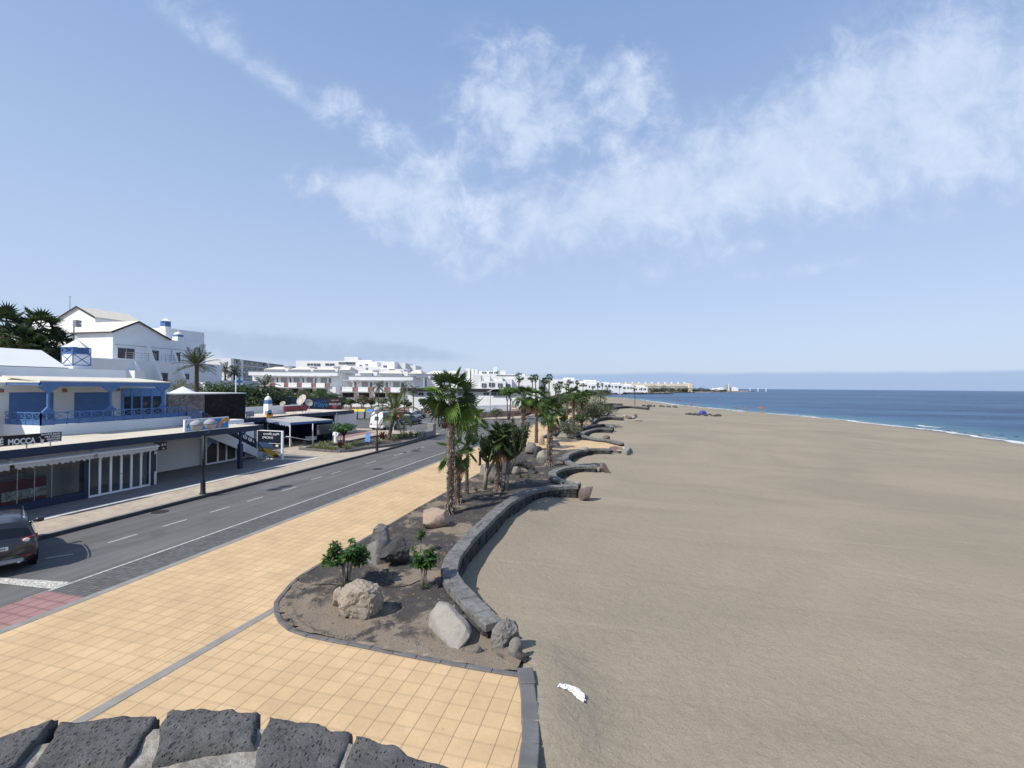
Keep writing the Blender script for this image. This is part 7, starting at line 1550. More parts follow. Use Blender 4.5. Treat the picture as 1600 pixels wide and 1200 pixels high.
def candelabra(label, loc, h, seed, narm=26):
    r = random.Random(seed); t = thing('candelabra_tree', label, 'succulent tree', loc); mb = MB(); fk = Vector((.15, .1, h * .42)); mb.tube([(0, 0, -.1), (.08, .05, h * .22), tuple(fk)], [.15, .13, .12], 9); mb.tube([(.06, .05, h * .2), (.45, -.1, h * .4), (.75, -.15, h * .52)], [.10, .09, .08], 8); place(mb, 'trunk', M['bark'], t, smooth=True); mb = MB()
    for i in range(narm):
        o = fk if i % 3 else Vector((.7, -.15, h * .5)); a = i * 2.4; q = r.uniform(.25, 1.05); m_ = o + Vector((cos(a) * q * .6, sin(a) * q * .6, h * r.uniform(.06, .16))); e = m_ + Vector((cos(a) * q * .35, sin(a) * q * .35, h * r.uniform(.2, .42))); k = r.uniform(.055, .085)
        mb.tube([o, m_, m_.lerp(e, .6) + Vector((0, 0, .1)), e], [k * .8, k * 1.1, k, k * .35], 5)
        for j in range(6): f = .2 + .15 * j; c = m_.lerp(e, f); leafblob(mb, c, .2, .2, .2, 14, .09, r, 1)
    place(mb, 'arms', [M['cactus'], M['leaf_dark']], t); return t
candelabra('dark candelabra-like succulent tree with many upright arms between two fan palms', b, hgt(b, 790, 655), 7)
b = base(757, 765); candelabra('slimmer dark candelabra succulent standing left of the dead-leaved fan palm', b, hgt(b, 757, 668), 9, narm=14)
b = base(858, 729); hc = hgt(b, 858, 647); fan_palm('fan_palm', 'stout fan palm with swollen pale base beside the second wall', b, hc, .20, 1.4, 55, n=26, lean=(.1, .2), stubs=420, dead=4, bright_share=.2)
b = base(817, 704); hc = hgt(b, 816, 622); fan_palm('fan_palm', 'tall fan palm standing by the promenade in front of the picket fence', b, hc, .24, 1.35, 56, n=24, lean=(.05, .1), stubs=380, dead=4, bright_share=.2)
b = base(838, 692); hc = hgt(b, 836, 622); fan_palm('fan_palm', 'fan palm with drooping grey-green crown right of the tall promenade palm', b, hc, .18, 1.75, 57, n=26, lowcrown=18, stubs=160, dead=6, bright_share=.12)
tb = base(868, 682); proto = fan_palm('fan_palm', 'slim fan palm beyond the beach path with thin straight trunk', base(896, 672), hgt(base(896, 672), 899, 618), .2, 1.5, 58, n=22, stubs=160, dead=3, bright_share=.15)
for i, (px, py, top, lb) in enumerate(((909, 668, 614, 'dark fan palm with pinkish lower trunk beyond the beach path'), (886, 655, 616, 'far fan palm left of the pair beyond the path'), (927, 655, 624, 'short far fan palm at the edge of the sand'), (940, 662, 612, 'tallest far fan palm against the white villas'),
        (870, 664, 612, 'fan palm half hidden behind the swollen-based palm'), (849, 660, 606, 'far fan palm against the white skyline house'), (903, 652, 612, 'far fan palm crown above the grey bush'), (915, 650, 610, 'far fan palm left of the lone beach palm'))):
    if (px, py) in ((940, 662), (927, 655), (849, 660), (870, 664)): continue
    b = base(px, py, .0); k = hgt(b, px, top) / (ZH(ORG[proto.name], 899, 606) - ORG[proto.name].z); dup(proto, b, i * 1.7, lb, 'fan palms along the promenade', sc=max(.5, min(1.4, k)))
b = base(938, 645, -.1); feather_palm('beach_palm', 'lone feathery palm with leaning fronds at the edge of the sand', b, hgt(b, 938, 618), .15, 2.4, 61, n=18, stubs=30)
# trees beyond the access path
b = base(889, 683); tree('grey_bush', 'grey-green spreading bush with pale trunks just beyond the beach path', b, hgt(b, 889, 655), 1.9, 1.1, 62, m='leaf_grey', nblob=11, nleaf=150, size=.13, tr=.11, multi=3, cat='tree', group='grey-green trees beyond the path')
b = base(921, 664); tree('grey_tree', 'large round grey-green tree among the far scallop walls', b, hgt(b, 921, 618), 3.6, 2.3, 63, m='leaf_grey', nblob=12, nleaf=180, size=.2, tr=.22, multi=2, group='grey-green trees beyond the path')
b = base(941, 652); tree('grey_tree', 'lower grey-green tree at the wall closest to the sand', b, hgt(b, 941, 632), 2.8, 1.3, 64, m='leaf_grey', nblob=9, nleaf=140, size=.18, tr=.16, multi=2, group='grey-green trees beyond the path')
b = base(905, 668); tree('grey_bush', 'small dark bush between two far fan palm trunks', b, 2.6, 1.6, 1.1, 65, m='leaf_tree', nblob=8, nleaf=110, size=.15, tr=.1, multi=2, group='grey-green trees beyond the path')
for i, (px, py, z_, w, hh, lb) in enumerate(((884, 648, 1.2, 2.2, 1.2, 'low round bush by the far promenade bend'), (952, 640, 1., 1.8, 1., 'low dark bush on the longest far wall'), (901, 640, 1.4, 2.2, 1.3, 'bush between far palm trunks by the promenade'))):
    b = base(px, py, 0); tree('low_bush', lb, b, hh * 1.6, w, hh * .8, 70 + i, m='leaf_dark', nblob=7, nleaf=90, size=.2, tr=.08, multi=2, cat='bush', group='low bushes along the far promenade')
for i, (px, py, s) in enumerate(((814, 747, .38), (744, 768, .35), (826, 748, .22))): agave(['spiky little agave below the black rock arch', 'spiky agave tuft at the foot of the dead-leaved fan palm', 'tiny agave on dark soil right of the rock arch'][i], base(px, py), s, 90 + i, m='leaf_grey', group='small agaves in the near bed', up=.5)
# drip hose on the bed
mb = MB(); pts = [PZ(*q, .1) for q in ((492, 912), (530, 913), (580, 914), (625, 914), (650, 908), (660, 903))]; pts = [Vector((p.x, p.y, gz(p.x, p.y) + .015)) for p in smoothpath(pts, .12)]; mb.tube(pts, .014, 5); tag(mb.build('drip_hose', M['rubber'], org=pts[0]), 'thin black drip hose lying across the near bed soil', 'hose')
# bollard-like dark post on the promenade and a little dark seat
p = PZ(750, 727, .024); mb = MB(); mb.lathe([(.16, 0), (.16, .06), (.10, .1), (.10, .95), (.13, .98), (.13, 1.05), (.05, 1.12)], tuple(p), 12); tag(mb.build('bollard', M['black'], org=tuple(p)), 'dark round-topped bollard on the promenade beside the candelabra', 'bollard')
# ---- roadside planter
b = (*PZ(606, 689, 0)[:2], G0 + .05); hc = hgt(b, 612, 643); feather_palm('coconut_palm', 'leaning coconut palm with long feathery fronds in the roadside planter', b, hc, .22, 3.0, 71, n=19, lean=(.35, .9), nl=26, up=80, down=-28, lw=.06)
b = (*PZ(537, 699, 0)[:2], G0 + .05); tree('planter_tree', 'low flat-topped tree with thick trunk and dark leaf clumps in the planter', b, hgt(b, 537, 660), 1.35, .55, 72, m='leaf_shrub', nblob=8, nleaf=150, size=.12, tr=.13, multi=1, bark='barkdark')
for i, (px, py, R_, mm, lb) in enumerate(((490, 702, .5, 'leaf_agave', 'pale agave at the left tip of the planter'), (500, 703, .55, 'leaf_agave', 'pale agave second from the left planter tip'), (511, 704, .5, 'leaf_agave', 'pale agave in front of the dark red cordyline'), (521, 705, .5, 'leaf_agave', 'pale agave at the near corner of the planter'), (542, 702, .55, 'leaf_agave', 'pale agave right of the flat-topped planter tree'), (556, 697, .5, 'leaf_agave', 'pale agave left of the blue slanted board'),
        (532, 699, .6, 'leaf_red', 'dark red bromeliad cluster below the flat-topped tree'), (597, 686, .75, 'leaf_red', 'dark red bromeliad at the foot of the coconut palm'), (592, 693, .5, 'leaf_agave', 'pale agave behind the second street lamp'), (615, 688, .6, 'leaf_agave', 'pale agave right of the coconut palm trunk'), (624, 685, .55, 'leaf_agave', 'pale agave in the middle of the right planter end'), (633, 683.5, .6, 'leaf_agave', 'tall pale agave towards the right planter end'), (642, 682, .55, 'leaf_agave', 'pale agave next to the tall one'), (651, 681.5, .5, 'leaf_agave', 'pale agave nearest the concrete bench'), (504, 698, .5, 'leaf_agave', 'pale agave at the back of the planter'), (516, 696, .45, 'leaf_agave', 'small pale agave behind the red bromeliads'))):
    p = PZ(px, py, G0 + .05); agave(lb, tuple(p), R_ * 1.55, 100 + i, m=mm, n=24, name='agave' if mm != 'leaf_red' else 'bromeliad', group='pale agaves in the roadside planter' if mm != 'leaf_red' else 'red bromeliads in the roadside planter')
# ---- left: palms behind the shops
for i, (px, top, X, cr, lb) in enumerate(((62, 502, -49, 2.6, 'ragged dark fan palm, tallest of the clump left of the gabled house'), (8, 500, -50, 2.6, 'dark fan palm at the far left edge of the picture'), (30, 522, -48, 2.4, 'dark fan palm with brown flower stalks between the two tallest left ones'), (88, 532, -48.5, 2.3, 'dark drooping fan palm touching the white chimney tower'), (50, 545, -47, 2.2, 'low dark fan palm behind the pitched white roof'))):
    p = PX(px, top + 12, X); tz = 1.2; fan_palm('fan_palm', lb, (p.x, p.y, tz), p.z - tz, .22, cr * .8, 120 + i, n=24, dead=10, bright_share=.35, stubs=60, mats=('leaf_dark', 'leaf_fan'), group='fan palms behind the shops')
p = PX(106, 560, -47); tree('bougainvillea', 'purple-flecked bougainvillea bush left of the white chimney tower', (p.x, p.y, 3), p.z + 1.2 - 3, 1.5, 2.2, 131, m='leaf_dark', nblob=9, nleaf=160, size=.15, tr=.1, cat='bush', flower=.25)
p = PX(82, 562, -46.5); tree('dry_bush', 'dry brownish climbing bush behind the end of the pitched white roof', (p.x, p.y, 3), p.z + 1.5 - 3, 1.6, 2.0, 132, m='leaf_dark', nblob=8, nleaf=150, size=.16, tr=.1, cat='bush')
b = PX(307, 617, -45); zt = PX(307, 571, -45).z; feather_palm('date_palm', 'date palm with stiff spreading fronds and a slim trunk above the lava stone wall', (b.x, b.y, .5), zt - .5, .26, 2.3, 133, n=30, nl=22, up=78, down=-12, lw=.05, droop=.45, stubs=70, mtl='leaf_dark')
b = PX(279, 612, -43); feather_palm('date_palm', 'small bushy palm peeping over the rubble wall', (b.x, b.y, 4.2), 1.2, .2, 1.7, 134, n=20, nl=16, up=75, down=0, lw=.06, droop=.7, stubs=10)
mb = MB(); p = PX(286, 613, -41); t = thing('parasol', 'white pyramid parasol tip behind the rubble wall', 'parasol', (p.x, p.y, 3.2)); mb.lathe([(1.3, 0), (1.28, .06), (.04, .75)], (p.x, p.y, p.z - .2), 8); mb.build('canopy', M['signwhite'], t); mb = MB(); mb.tube([(p.x, p.y, 3.2), (p.x, p.y, p.z + .2)], .03, 6); mb.build('pole', M['steel'], t)
# ---- trees behind the lava stone house and the restaurant
for i, (px, py0, D, w, h2, m_, lb) in enumerate(((350, 592, 58, 3.4, 2.6, 'leaf_tree', 'bright green dense tree left of the pharmacy cross'), (378, 590, 60, 3.2, 2.8, 'leaf_tree', 'green dense tree behind the pharmacy cross'), (402, 600, 62, 3.0, 2.4, 'leaf_dark', 'dark tree right of the pharmacy cross'), (424, 612, 64, 2.6, 2.0, 'leaf_dark', 'dark tree behind the roof chimney'), (335, 606, 56, 2.4, 2.0, 'leaf_dark', 'dark tree beside the date palm trunk'), (392, 618, 57, 3.0, 1.8, 'leaf_dark', 'low dark tree between the lava house and the chimney'))):
    p = PD(px, py0, D); tree('dense_tree', lb, (p.x, p.y, .3), p.z - .3, w, h2, 140 + i, m=m_, nblob=13, nleaf=240, size=.2, tr=.2, group='trees behind the lava stone house', bark='barkdark')
for i, (px, py0, D, w, h2) in enumerate(((445, 611, 78, 3.2, 1.8), (470, 614, 79, 3.2, 1.6), (493, 613, 80, 3.2, 1.8), (510, 611, 82, 2.6, 1.6))):
    p = PD(px, py0, D); tree('hedge_tree', ['clipped green hedge tree nearest the roof chimney', 'clipped green hedge tree above the red roof board', 'clipped green hedge tree above the big dish', 'clipped green hedge tree beside the brown cafe sign'][i], (p.x, p.y, .3), p.z - .3, w, h2, 150 + i, m='leaf_tree', nblob=12, nleaf=200, size=.2, tr=.15, group='hedge trees behind the hoarding')
fl = [(414, 598, 75, 'dark feather palm in front of the townhouses'), (330, 580, 95, 'far dark palm beside the date palm'), (352, 572, 110, 'far palm with brown skirt left of the glass hotel'), (366, 577, 112, 'far palm with brown skirt close to the glass hotel')]
for i, (px, top, D, lb) in enumerate(fl): p = PD(px, top + 6, D); feather_palm('date_palm', lb, (p.x, p.y, .5), p.z - .5, .25, 2.4 if i else 2.6, 160 + i, n=22, nl=16, stubs=20, up=75, down=-30, droop=.8, lw=.08, group='dark feather palms before the townhouses', mtl='leaf_dark')
# garden trees in front of the townhouses
gl_ = [(536, 620, 100, .9, 1.2), (566, 616, 100, 2.0, 1.3), (580, 619, 101, 1.6, 1.1), (548, 622, 99, 1.4, .9), (598, 620, 98, 1.4, .9), (636, 624, 98, 1.3, .8), (662, 622, 97, 1.5, .9), (448, 607, 106, 1.8, 1.), (476, 607, 106, 1.8, .9), (500, 606, 107, 1.8, .9)]
for i, (px, top, D, w, h2) in enumerate(gl_):
    p = PD(px, top, D); lb = ['slim garden tree right of the brown cafe sign', 'pink-flowering garden tree above the yellow bins', 'garden tree with red blossom left of the coconut palm', 'low garden bush behind the yellow bins', 'garden bush behind the coconut palm fronds', 'garden bush right of the coconut palm', 'garden bush below the tallest palm crown', 'garden tree under the left balconies of the townhouses', 'garden tree under the middle balconies of the townhouses', 'garden tree under the right balconies of the townhouses'][i]
    tree('garden_tree', lb, (p.x, p.y, 0), p.z, w, h2, 170 + i, m='leaf_grey' if i % 3 else 'leaf_tree', nblob=7, nleaf=110, size=.2, tr=.1, multi=1 + (i % 2), group='garden trees behind the picket fence', flower=.3 if i in (1, 2) else 0)
fp0 = None
for i, (px, top, D, lb) in enumerate(((592, 596, 101, 'slender palm rising left of the coconut palm crown'), (632, 597, 100, 'slender palm with dark crown right of the coconut palm crown'), (646, 600, 100, 'slender palm close to the tallest fan palm crown'))):
    p = PD(px, top + 9, D)
    if fp0 is None: fp0 = feather_palm('slender_palm', lb, (p.x, p.y, 0), p.z, .14, 1.9, 180, n=18, nl=16, stubs=20, up=70, down=-45, lw=.08, group='slender garden palms', mtl='leaf_dark'); h0 = p.z
    else: dup(fp0, (p.x, p.y, 0), i * 2.1, lb, 'slender garden palms', sc=p.z / h0)
p = PD(795, 604, 86); tree('round_tree', 'bright green umbrella-shaped tree with bare dark trunks left of the tall promenade palm', (p.x, p.y, 0), p.z, 2.0, 1.05, 190, m='leaf_bright', nblob=12, nleaf=230, size=.16, tr=.13, multi=2, bark='barkdark')
for i, (px, py, w, hh, mm, lb) in enumerate(((742, 652, 1.4, 2.4, 'leaf_dark', 'dark bush left of the yellow post'), (726, 655, 1.5, 2.2, 'leaf_dark', 'dark bush behind the slim fan palm crown'), (775, 655, 1.5, 2.2, 'leaf_grey', 'greyish bush by the wall right of the yellow post'), (702, 657, 1.5, 1.5, 'leaf_dark', 'dark bush behind the tallest palm trunk'), (822, 650, 1.3, 1.0, 'leaf_red', 'low dark red bush beside the tall promenade palm'), (690, 652, 1.6, .9, 'leaf_grey', 'low dry bush by the parked cars'), (678, 652, 1.2, .8, 'leaf_grey', 'low dry shrub near the dark hatchback'), (756, 652, .7, .8, 'leaf_dark', 'little potted palm bush at the wall foot'), (838, 646, 1.6, 1.3, 'leaf_dark', 'dark bush at the far bend of the road'), (848, 644, 1.8, 1.2, 'leaf_red', 'reddish bush past the far bend of the road'))):
    b = PZ(px, py, .03); tree('roadside_bush', lb, tuple(b), hh, w, hh * .45, 200 + i, m=mm, nblob=7, nleaf=120, size=.15, tr=.07, multi=2, cat='bush', group='bushes by the junction')
# tall far palms on the skyline
sk = None
skl = [(811, 579.5, 150), (832, 583.5, 200), (837, 582.5, 195), (858, 581.5, 180), (851, 588, 165), (868, 596, 140), (875, 594, 150), (885, 597, 160), (889, 591, 240), (902, 592.5, 260), (911, 597, 300), (934, 596.5, 380), (941, 597, 400), (952, 600, 430), (926, 603, 330), (949, 604, 420), (968, 603, 480), (975, 604, 500), (990, 605, 560), (1003, 605, 600), (872, 604, 125)]
for i, (px, top, D) in enumerate(skl):
    D *= .9; p = PD(px, top, D); g = max(terz(p.x, p.y), -.4); lb = 'dark far palm on the skyline, number by height'
    if sk is None: sk = fan_palm('skyline_palm', '', (p.x, p.y, g), 7.4, .2, 1.4, 220, n=20, dead=3, bright_share=.05, stubs=0, group='tall far palms on the skyline'); ORG[sk.name] = Vector((p.x, p.y, g)); h0 = 9.0; sk['label'] = 'tall thin palm above the hilltop house roofs'; sk.scale = [max(.5, (p.z - g) / h0)] * 3
    else:
        lab = ['', 'shorter of two dark skyline palms over the long white house', 'taller of two dark skyline palms over the long white house', 'tallest thin round-headed palm on the skyline'] + ['far palm among the dense skyline clump'] * 99
        dup(sk, (p.x, p.y, g), i * 1.3, lab[min(i, 50)], 'tall far palms on the skyline' if i < 4 else 'dense far palm clump', sc=max(.45, min(1.5, (p.z - g) / h0)))
# bushes far along the shore and the wooded headland: far-off masses
mb = MB(); r = random.Random(33)
for i in range(60):
    t_ = i / 59; px = 850 + 100 * t_; D_ = 130 + 380 * t_ ** 1.5; p = UU * lat(px, D_) + FF * (D_ + r.uniform(-10, 10)); leafblob(mb, (p.x, p.y, max(terz(p.x, p.y), -.3) + 1.2), 3 + 4 * t_, 3, 1.6 + 1.2 * t_, 90, .35 + .5 * t_, r)
tag(mb.build('far_shrubbery', M['leaf_dark']), kind='stuff')
mb = MB()
for i in range(70):
    t_ = r.random(); px = 985 + 150 * t_; D_ = 640 + 500 * t_; D_ = min(D_, 870) if px < 1080 else D_; p = UU * lat(px, D_) + FF * D_; hh = r.uniform(3, 9) * (1.5 if r.random() < .12 else 1) * (.6 if px > 1100 else 1); leafblob(mb, (p.x, p.y, -.5 + hh * .5), r.uniform(4, 9), 5, hh * .6, 90, 1.1, r)
tag(mb.build('headland_trees', M['leaf_dark']), kind='stuff')
# ---------------------------------------------------------------- vehicles
def loft_car(name, label, cat, loc, rz, paint, L=4.4, W=1.84, H=1.7, prof=None, wheel=.34, hatch=True, plate=True, group=None, rails=False, glass='carglass', van=False, detail=2, mirrors=True):
    t = thing(name, label, cat, loc, rz=rz, group=group); w = W / 2
    # stations along +y (front): y, z_bottom, z_belt, half width at belt, z_top, half width at top
    st = prof; rows = []
    for (y, zb, zl, wl, zt, wt) in st:
        rows.append([(0, y, zb), (wl * .82, y, zb), (wl * .98, y, zb + .14), (wl * 1.01, y, (zb + zl) * .5), (wl * .985, y, zl - .05), (wl * .955, y, zl), (wl + (wt - wl) * .86, y, zl + (zt - zl) * .84), (wt * .84, y, zt - .02 * (zt > zl + .2)), (wt * .45, y, zt + .015), (0, y, zt + .02)])
    mb = MB(); n = len(rows[0]); k = len(mb.v)
    for s in (1, -1):
        off = len(mb.v)
        for rr in rows: mb.v += [(x * s, y, z) for x, y, z in rr]
        for i in range(len(rows) - 1):
            tall = st[i][4] - st[i][2], st[i + 1][4] - st[i + 1][2]
            for j in range(n - 1):
                a, b, c, d = off + i * n + j, off + i * n + j + 1, off + (i + 1) * n + j + 1, off + (i + 1) * n + j
                m = 0
                if j == 5 and min(tall) > .3: m = 1
                if j >= 5 and abs(tall[0] - tall[1]) > .22: m = 1 if not (van and j >= 6 and tall[0] < tall[1] and i < 3) else 0
                if j in (0, 1): m = 2
                mb.f.append((a, b, c, d) if s > 0 else (a, d, c, b)); mb.m.append(m)
        for e, rr in ((0, 0), (len(rows) - 1, 1)):
            idx = [off + e * n + j for j in range(n)]; mb.f.append(tuple(idx if (rr == 0) != (s > 0) else reversed(idx))); mb.m.append(0)
    body = mb.build('body', [paint, M[glass], M['rubber']], t, world=False, smooth=True)
    bm = bmesh.new(); bm.from_mesh(body.data); bmesh.ops.remove_doubles(bm, verts=bm.verts, dist=.004); bmesh.ops.recalc_face_normals(bm, faces=bm.faces); bm.to_mesh(body.data); bm.free(); body.data.set_sharp_from_angle(angle=radians(40))
    y0, y1 = st[0][0], st[-1][0]
    for x in (-1, 1):
        for y in (y0 + L * .2, y1 - L * .19):
            mb = MB(); mb.lathe([(.02, -.11), (wheel * .8, -.11), (wheel, -.07), (wheel, .07), (wheel * .8, .11), (.02, .11)], (0, 0, 0), 18); mb.v = [(v[2] + x * (w - .09), v[0] + y, v[1] + wheel) for v in mb.v]; wh = mb.build('wheel', M['rubber'], t, world=False)
            mb = MB(); mb.lathe([(.02, .1), (wheel * .3, .115), (wheel * .66, .10), (wheel * .7, .118)], (0, 0, 0), 14); mb.v = [(x * (v[2] + w - .075), v[0] + y, v[1] + wheel) for v in mb.v]; mb.build('rim', M['chrome'] if detail > 1 else M['steel'], wh, world=False)
            mb = MB(); mb.lathe([(.02, 0), (wheel * 1.22, 0), (wheel * 1.22, .012), (.02, .012)], (0, 0, 0), 18); mb.v = [(x * (v[2] + w * 1.003 - .012), v[0] + y, v[1] + wheel) for v in mb.v]; mb.build('wheel_arch', M['rubber'], t, world=False)
    return t, body, y0, y1, w
suv = [(-2.2, .42, .95, .80, 1.0, .55), (-2.17, .36, 1.0, .87, 1.04, .66), (-2.08, .34, 1.03, .91, 1.12, .70), (-1.98, .33, 1.05, .92, 1.44, .66), (-1.85, .32, 1.05, .93, 1.60, .66), (-1.3, .30, 1.04, .935, 1.70, .67), (-.4, .29, 1.02, .935, 1.72, .68), (.25, .29, 1.0, .93, 1.66, .67), (.95, .29, .98, .925, 1.06, .70), (1.5, .30, .94, .91, .99, .66), (1.95, .33, .84, .86, .90, .55), (2.2, .40, .70, .74, .75, .45)]
c = PZ(57, 889, 0); HA = radians(62.9); CX_ = c.x - (cos(HA) * .9 + sin(HA) * 2.15); CY_ = c.y - (sin(HA) * .9 - cos(HA) * 2.15)
t, body, y0, y1, w = loft_car('parked_car', 'dark plum hatchback SUV seen from behind on the near left lane', 'car', (CX_, CY_, .0), HA, M['carblack'], prof=suv)
for s in (-1, 1):
    mb = MB(); P_ = [(s * .55, -2.175, .99), (s * .80, -2.16, .97), (s * .925, -2.02, .99), (s * .93, -1.78, 1.05), (s * .925, -1.80, 1.12), (s * .86, -2.08, 1.13), (s * .58, -2.16, 1.10)]
    f = [Vector(p) for p in P_]; mb.poly([v + Vector((0, -.02, 0)) + Vector((s * .012, 0, 0)) for v in (f if s < 0 else f[::-1])]); mb.poly([v + Vector((-s * .05, .06, 0)) for v in (f[::-1] if s < 0 else f)])
    n = len(f)
    for i in range(n): j = (i + 1) % n; mb.poly([f[i] + Vector((s * .012, -.02, 0)), f[j] + Vector((s * .012, -.02, 0)), f[j] + Vector((-s * .05, .06, 0)), f[i] + Vector((-s * .05, .06, 0))])
    tl = mb.build('taillight', M['taillight'], t, world=False, normals=True); mb = MB(); mb.lathe([(.02, -.012), (.085, -.012), (.07, .012), (.02, .02)], (0, 0, 0), 14); mb.v = [(v[0] + s * .66, -2.205 - v[2], v[1] * .75 + 1.045) for v in mb.v]; mb.build('lamp_lens', M['lens'], tl, world=False)
    mb = MB(); mb.lathe([(.01, 0), (.05, .03), (.12, .06)], (0, 0, 0), 4) if False else None
    mb = MB(); mb.box(s * .90, .62, 1.0, s * 1.0, .68, 1.05); mb.build('mirror_arm', M['black'], t, world=False); mb = MB(); mb.box(s * .98, .55, .99, s * 1.2, .72, 1.15); mb.build('wing_mirror', M['carblack'], t, world=False, bevel=.04)
    mb = MB(); pts = [(s * .62, y, z) for y, z in ((-1.75, 1.66), (-1.6, 1.72), (-.9, 1.77), (-.2, 1.77), (.2, 1.72))]; mb.tube(pts, .022, 6); mb.build('roof_rail', M['chrome'], t, world=False, smooth=True)
    mb = MB(); mb.box(s * .55, -2.215, .52, s * .78, -2.19, .56); mb.build('reflector', M['taillight'], t, world=False)
mb = MB(); mb.box(-.26, -2.215, .80, .26, -2.19, .92); pl = mb.build('number_plate', M['signwhite'], t, world=False)
o_ = text('7907 CZN', .1, (0, 0, 0), '-Y', M['black'], None); o_.parent = t; o_.location = (-.235, -2.22, .825); o_.scale.x = .98
mb = MB(); mb.box(-.62, -2.23, .34, .62, -2.1, .50); mb.build('rear_bumper_guard', M['steel'], t, world=False, bevel=.04)
mb = MB(); mb.box(-.75, -2.20, .60, .75, -2.185, .62); mb.build('bumper_crease', M['black'], t, world=False)
for s in (-1, 1): mb = MB(); mb.tube([(s * .5, -2.26, .36), (s * .5, -2.1, .37)], .045, 10); mb.build('exhaust', M['chrome'], t, world=False, smooth=True)
# little orchid-like pattern panel on the rear wing is left plain paint
def simple_car(label, px, py, px2, py2, paint, prof=None, L=4.3, H=1.5, group='cars in the car park', name='parked_car', sgn=1):
    a, b = PZ(px, py, 0), PZ(px2, py2, 0); d = (b - a).normalized(); rz = atan2(-d.x, d.y); c = (a + b) / 2 - Vector((d.y, -d.x, 0)) * .85
    pr = prof or [(-2.1, .36, .86, .72, .90, .5), (-2.05, .30, .90, .84, .94, .62), (-1.85, .27, .92, .87, 1.0, .64), (-1.45, .25, .92, .88, 1.38, .60), (-1.0, .24, .92, .88, 1.47, .60), (-.2, .24, .90, .88, 1.48, .60), (.35, .24, .89, .88, 1.40, .58), (1.05, .24, .88, .86, .95, .62), (1.7, .27, .80, .82, .86, .5), (2.1, .36, .62, .70, .68, .4)]
    k = H / 1.5; pr = [(y, zb, zl * k, wl, zt * k, wt) for y, zb, zl, wl, zt, wt in pr]
    t, body, y0, y1, w = loft_car(name, label, 'car', (c.x, c.y, 0), rz, paint, L=L, W=1.74, prof=pr, wheel=.31, detail=1, group=group)
    for s in (-1, 1):
        mb = MB(); mb.box(s * .58, y0 - .015, .74, s * .80, y0 + .06, .92); mb.build('taillight', M['taillight'], t, world=False); mb = MB(); mb.box(s * .48, y1 - .12, .60, s * .72, y1 - .02, .72); mb.build('headlight', M['lens'], t, world=False)
        mb = MB(); mb.box(s * .86, .5, .92, s * 1.02, .62, 1.04); mb.build('wing_mirror', M['black'], t, world=False)
    mb = MB(); mb.box(-.25, y0 - .02, .55, .25, y0 - .005, .66); mb.build('number_plate', M['signwhite'], t, world=False); return t
simple_car('dark blue hatchback parked side-on to the right of the campervan', 634, 665, 663, 661.5, M['carblue'])
simple_car('red car mostly hidden behind the dark blue hatchback', 628, 655.5, 648, 653.5, M['carred']); simple_car('white car parked just behind the dark blue hatchback', 641, 656.5, 660, 654, M['carwhite'])
simple_car('grey-blue car farthest back, nose towards the low bushes', 648, 654.5, 667, 652.5, M['cargrey']); simple_car('dark car half hidden by the tallest palm trunk', 681, 664.5, 695, 671, M['carblack'])
simple_car('dark car nose beside the brown cafe sign', 528, 655, 545, 653, M['carblack'])
# campervan
a, b = PZ(600, 673.5, 0), PZ(622, 668, 0); d = Vector((.10, 1, 0)).normalized(); d = (b - a).normalized(); d = Vector((-.06, 1, 0)).normalized(); rz = atan2(-d.x, d.y)
vp = [(-2.5, .42, 1.0, .96, 1.15, .9), (-2.48, .38, 1.2, 1.0, 1.3, .92), (-2.40, .36, 1.3, 1.01, 2.1, .88), (-2.2, .34, 1.3, 1.01, 2.62, .74), (-1.5, .32, 1.3, 1.01, 2.72, .74), (.4, .32, 1.3, 1.01, 2.70, .74), (1.0, .32, 1.25, 1.0, 2.35, .72), (1.3, .32, 1.2, .99, 2.0, .76), (1.95, .33, 1.1, .96, 1.2, .80), (2.3, .36, .95, .9, 1.02, .66), (2.5, .42, .75, .8, .8, .5)]
cv = PZ(588, 673.5, 0) + d * 2.5
t, body, y0, y1, w = loft_car('campervan', 'white high-roofed campervan seen from behind in the car park', 'campervan', (cv.x, cv.y, 0), rz, M['carwhite'], L=5, W=2.02, prof=vp, wheel=.34, van=True, detail=1)
mb = MB(); mb.hexa([(-.30, -2.47, 1.45), (.30, -2.47, 1.45), (.30, -2.3, 1.45), (-.30, -2.3, 1.45), (-.27, -2.405, 1.98), (.27, -2.405, 1.98), (.27, -2.2, 1.98), (-.27, -2.2, 1.98)]); mb.v = [(v[0], v[1] - .02, v[2]) for v in mb.v]; mb.build('rear_window', M['glass2'], t, world=False)
for s in (-1, 1): mb = MB(); mb.box(s * .66, -2.52, .86, s * .94, -2.45, 1.02); mb.build('taillight', M['taillight'], t, world=False)
mb = MB(); mb.box(-.3, -2.515, .92, .3, -2.495, 1.02); mb.build('number_plate', M['signwhite'], t, world=False); mb = MB(); mb.box(-.98, -2.6, .42, .98, -2.45, .66); mb.build('bumper', M['signwhite'], t, world=False, bevel=.04)
for s in (-1, 1): mb = MB(); mb.box(s * .98, 1.2, 1.3, s * 1.22, 1.3, 1.65); mb.build('wing_mirror', M['black'], t, world=False)
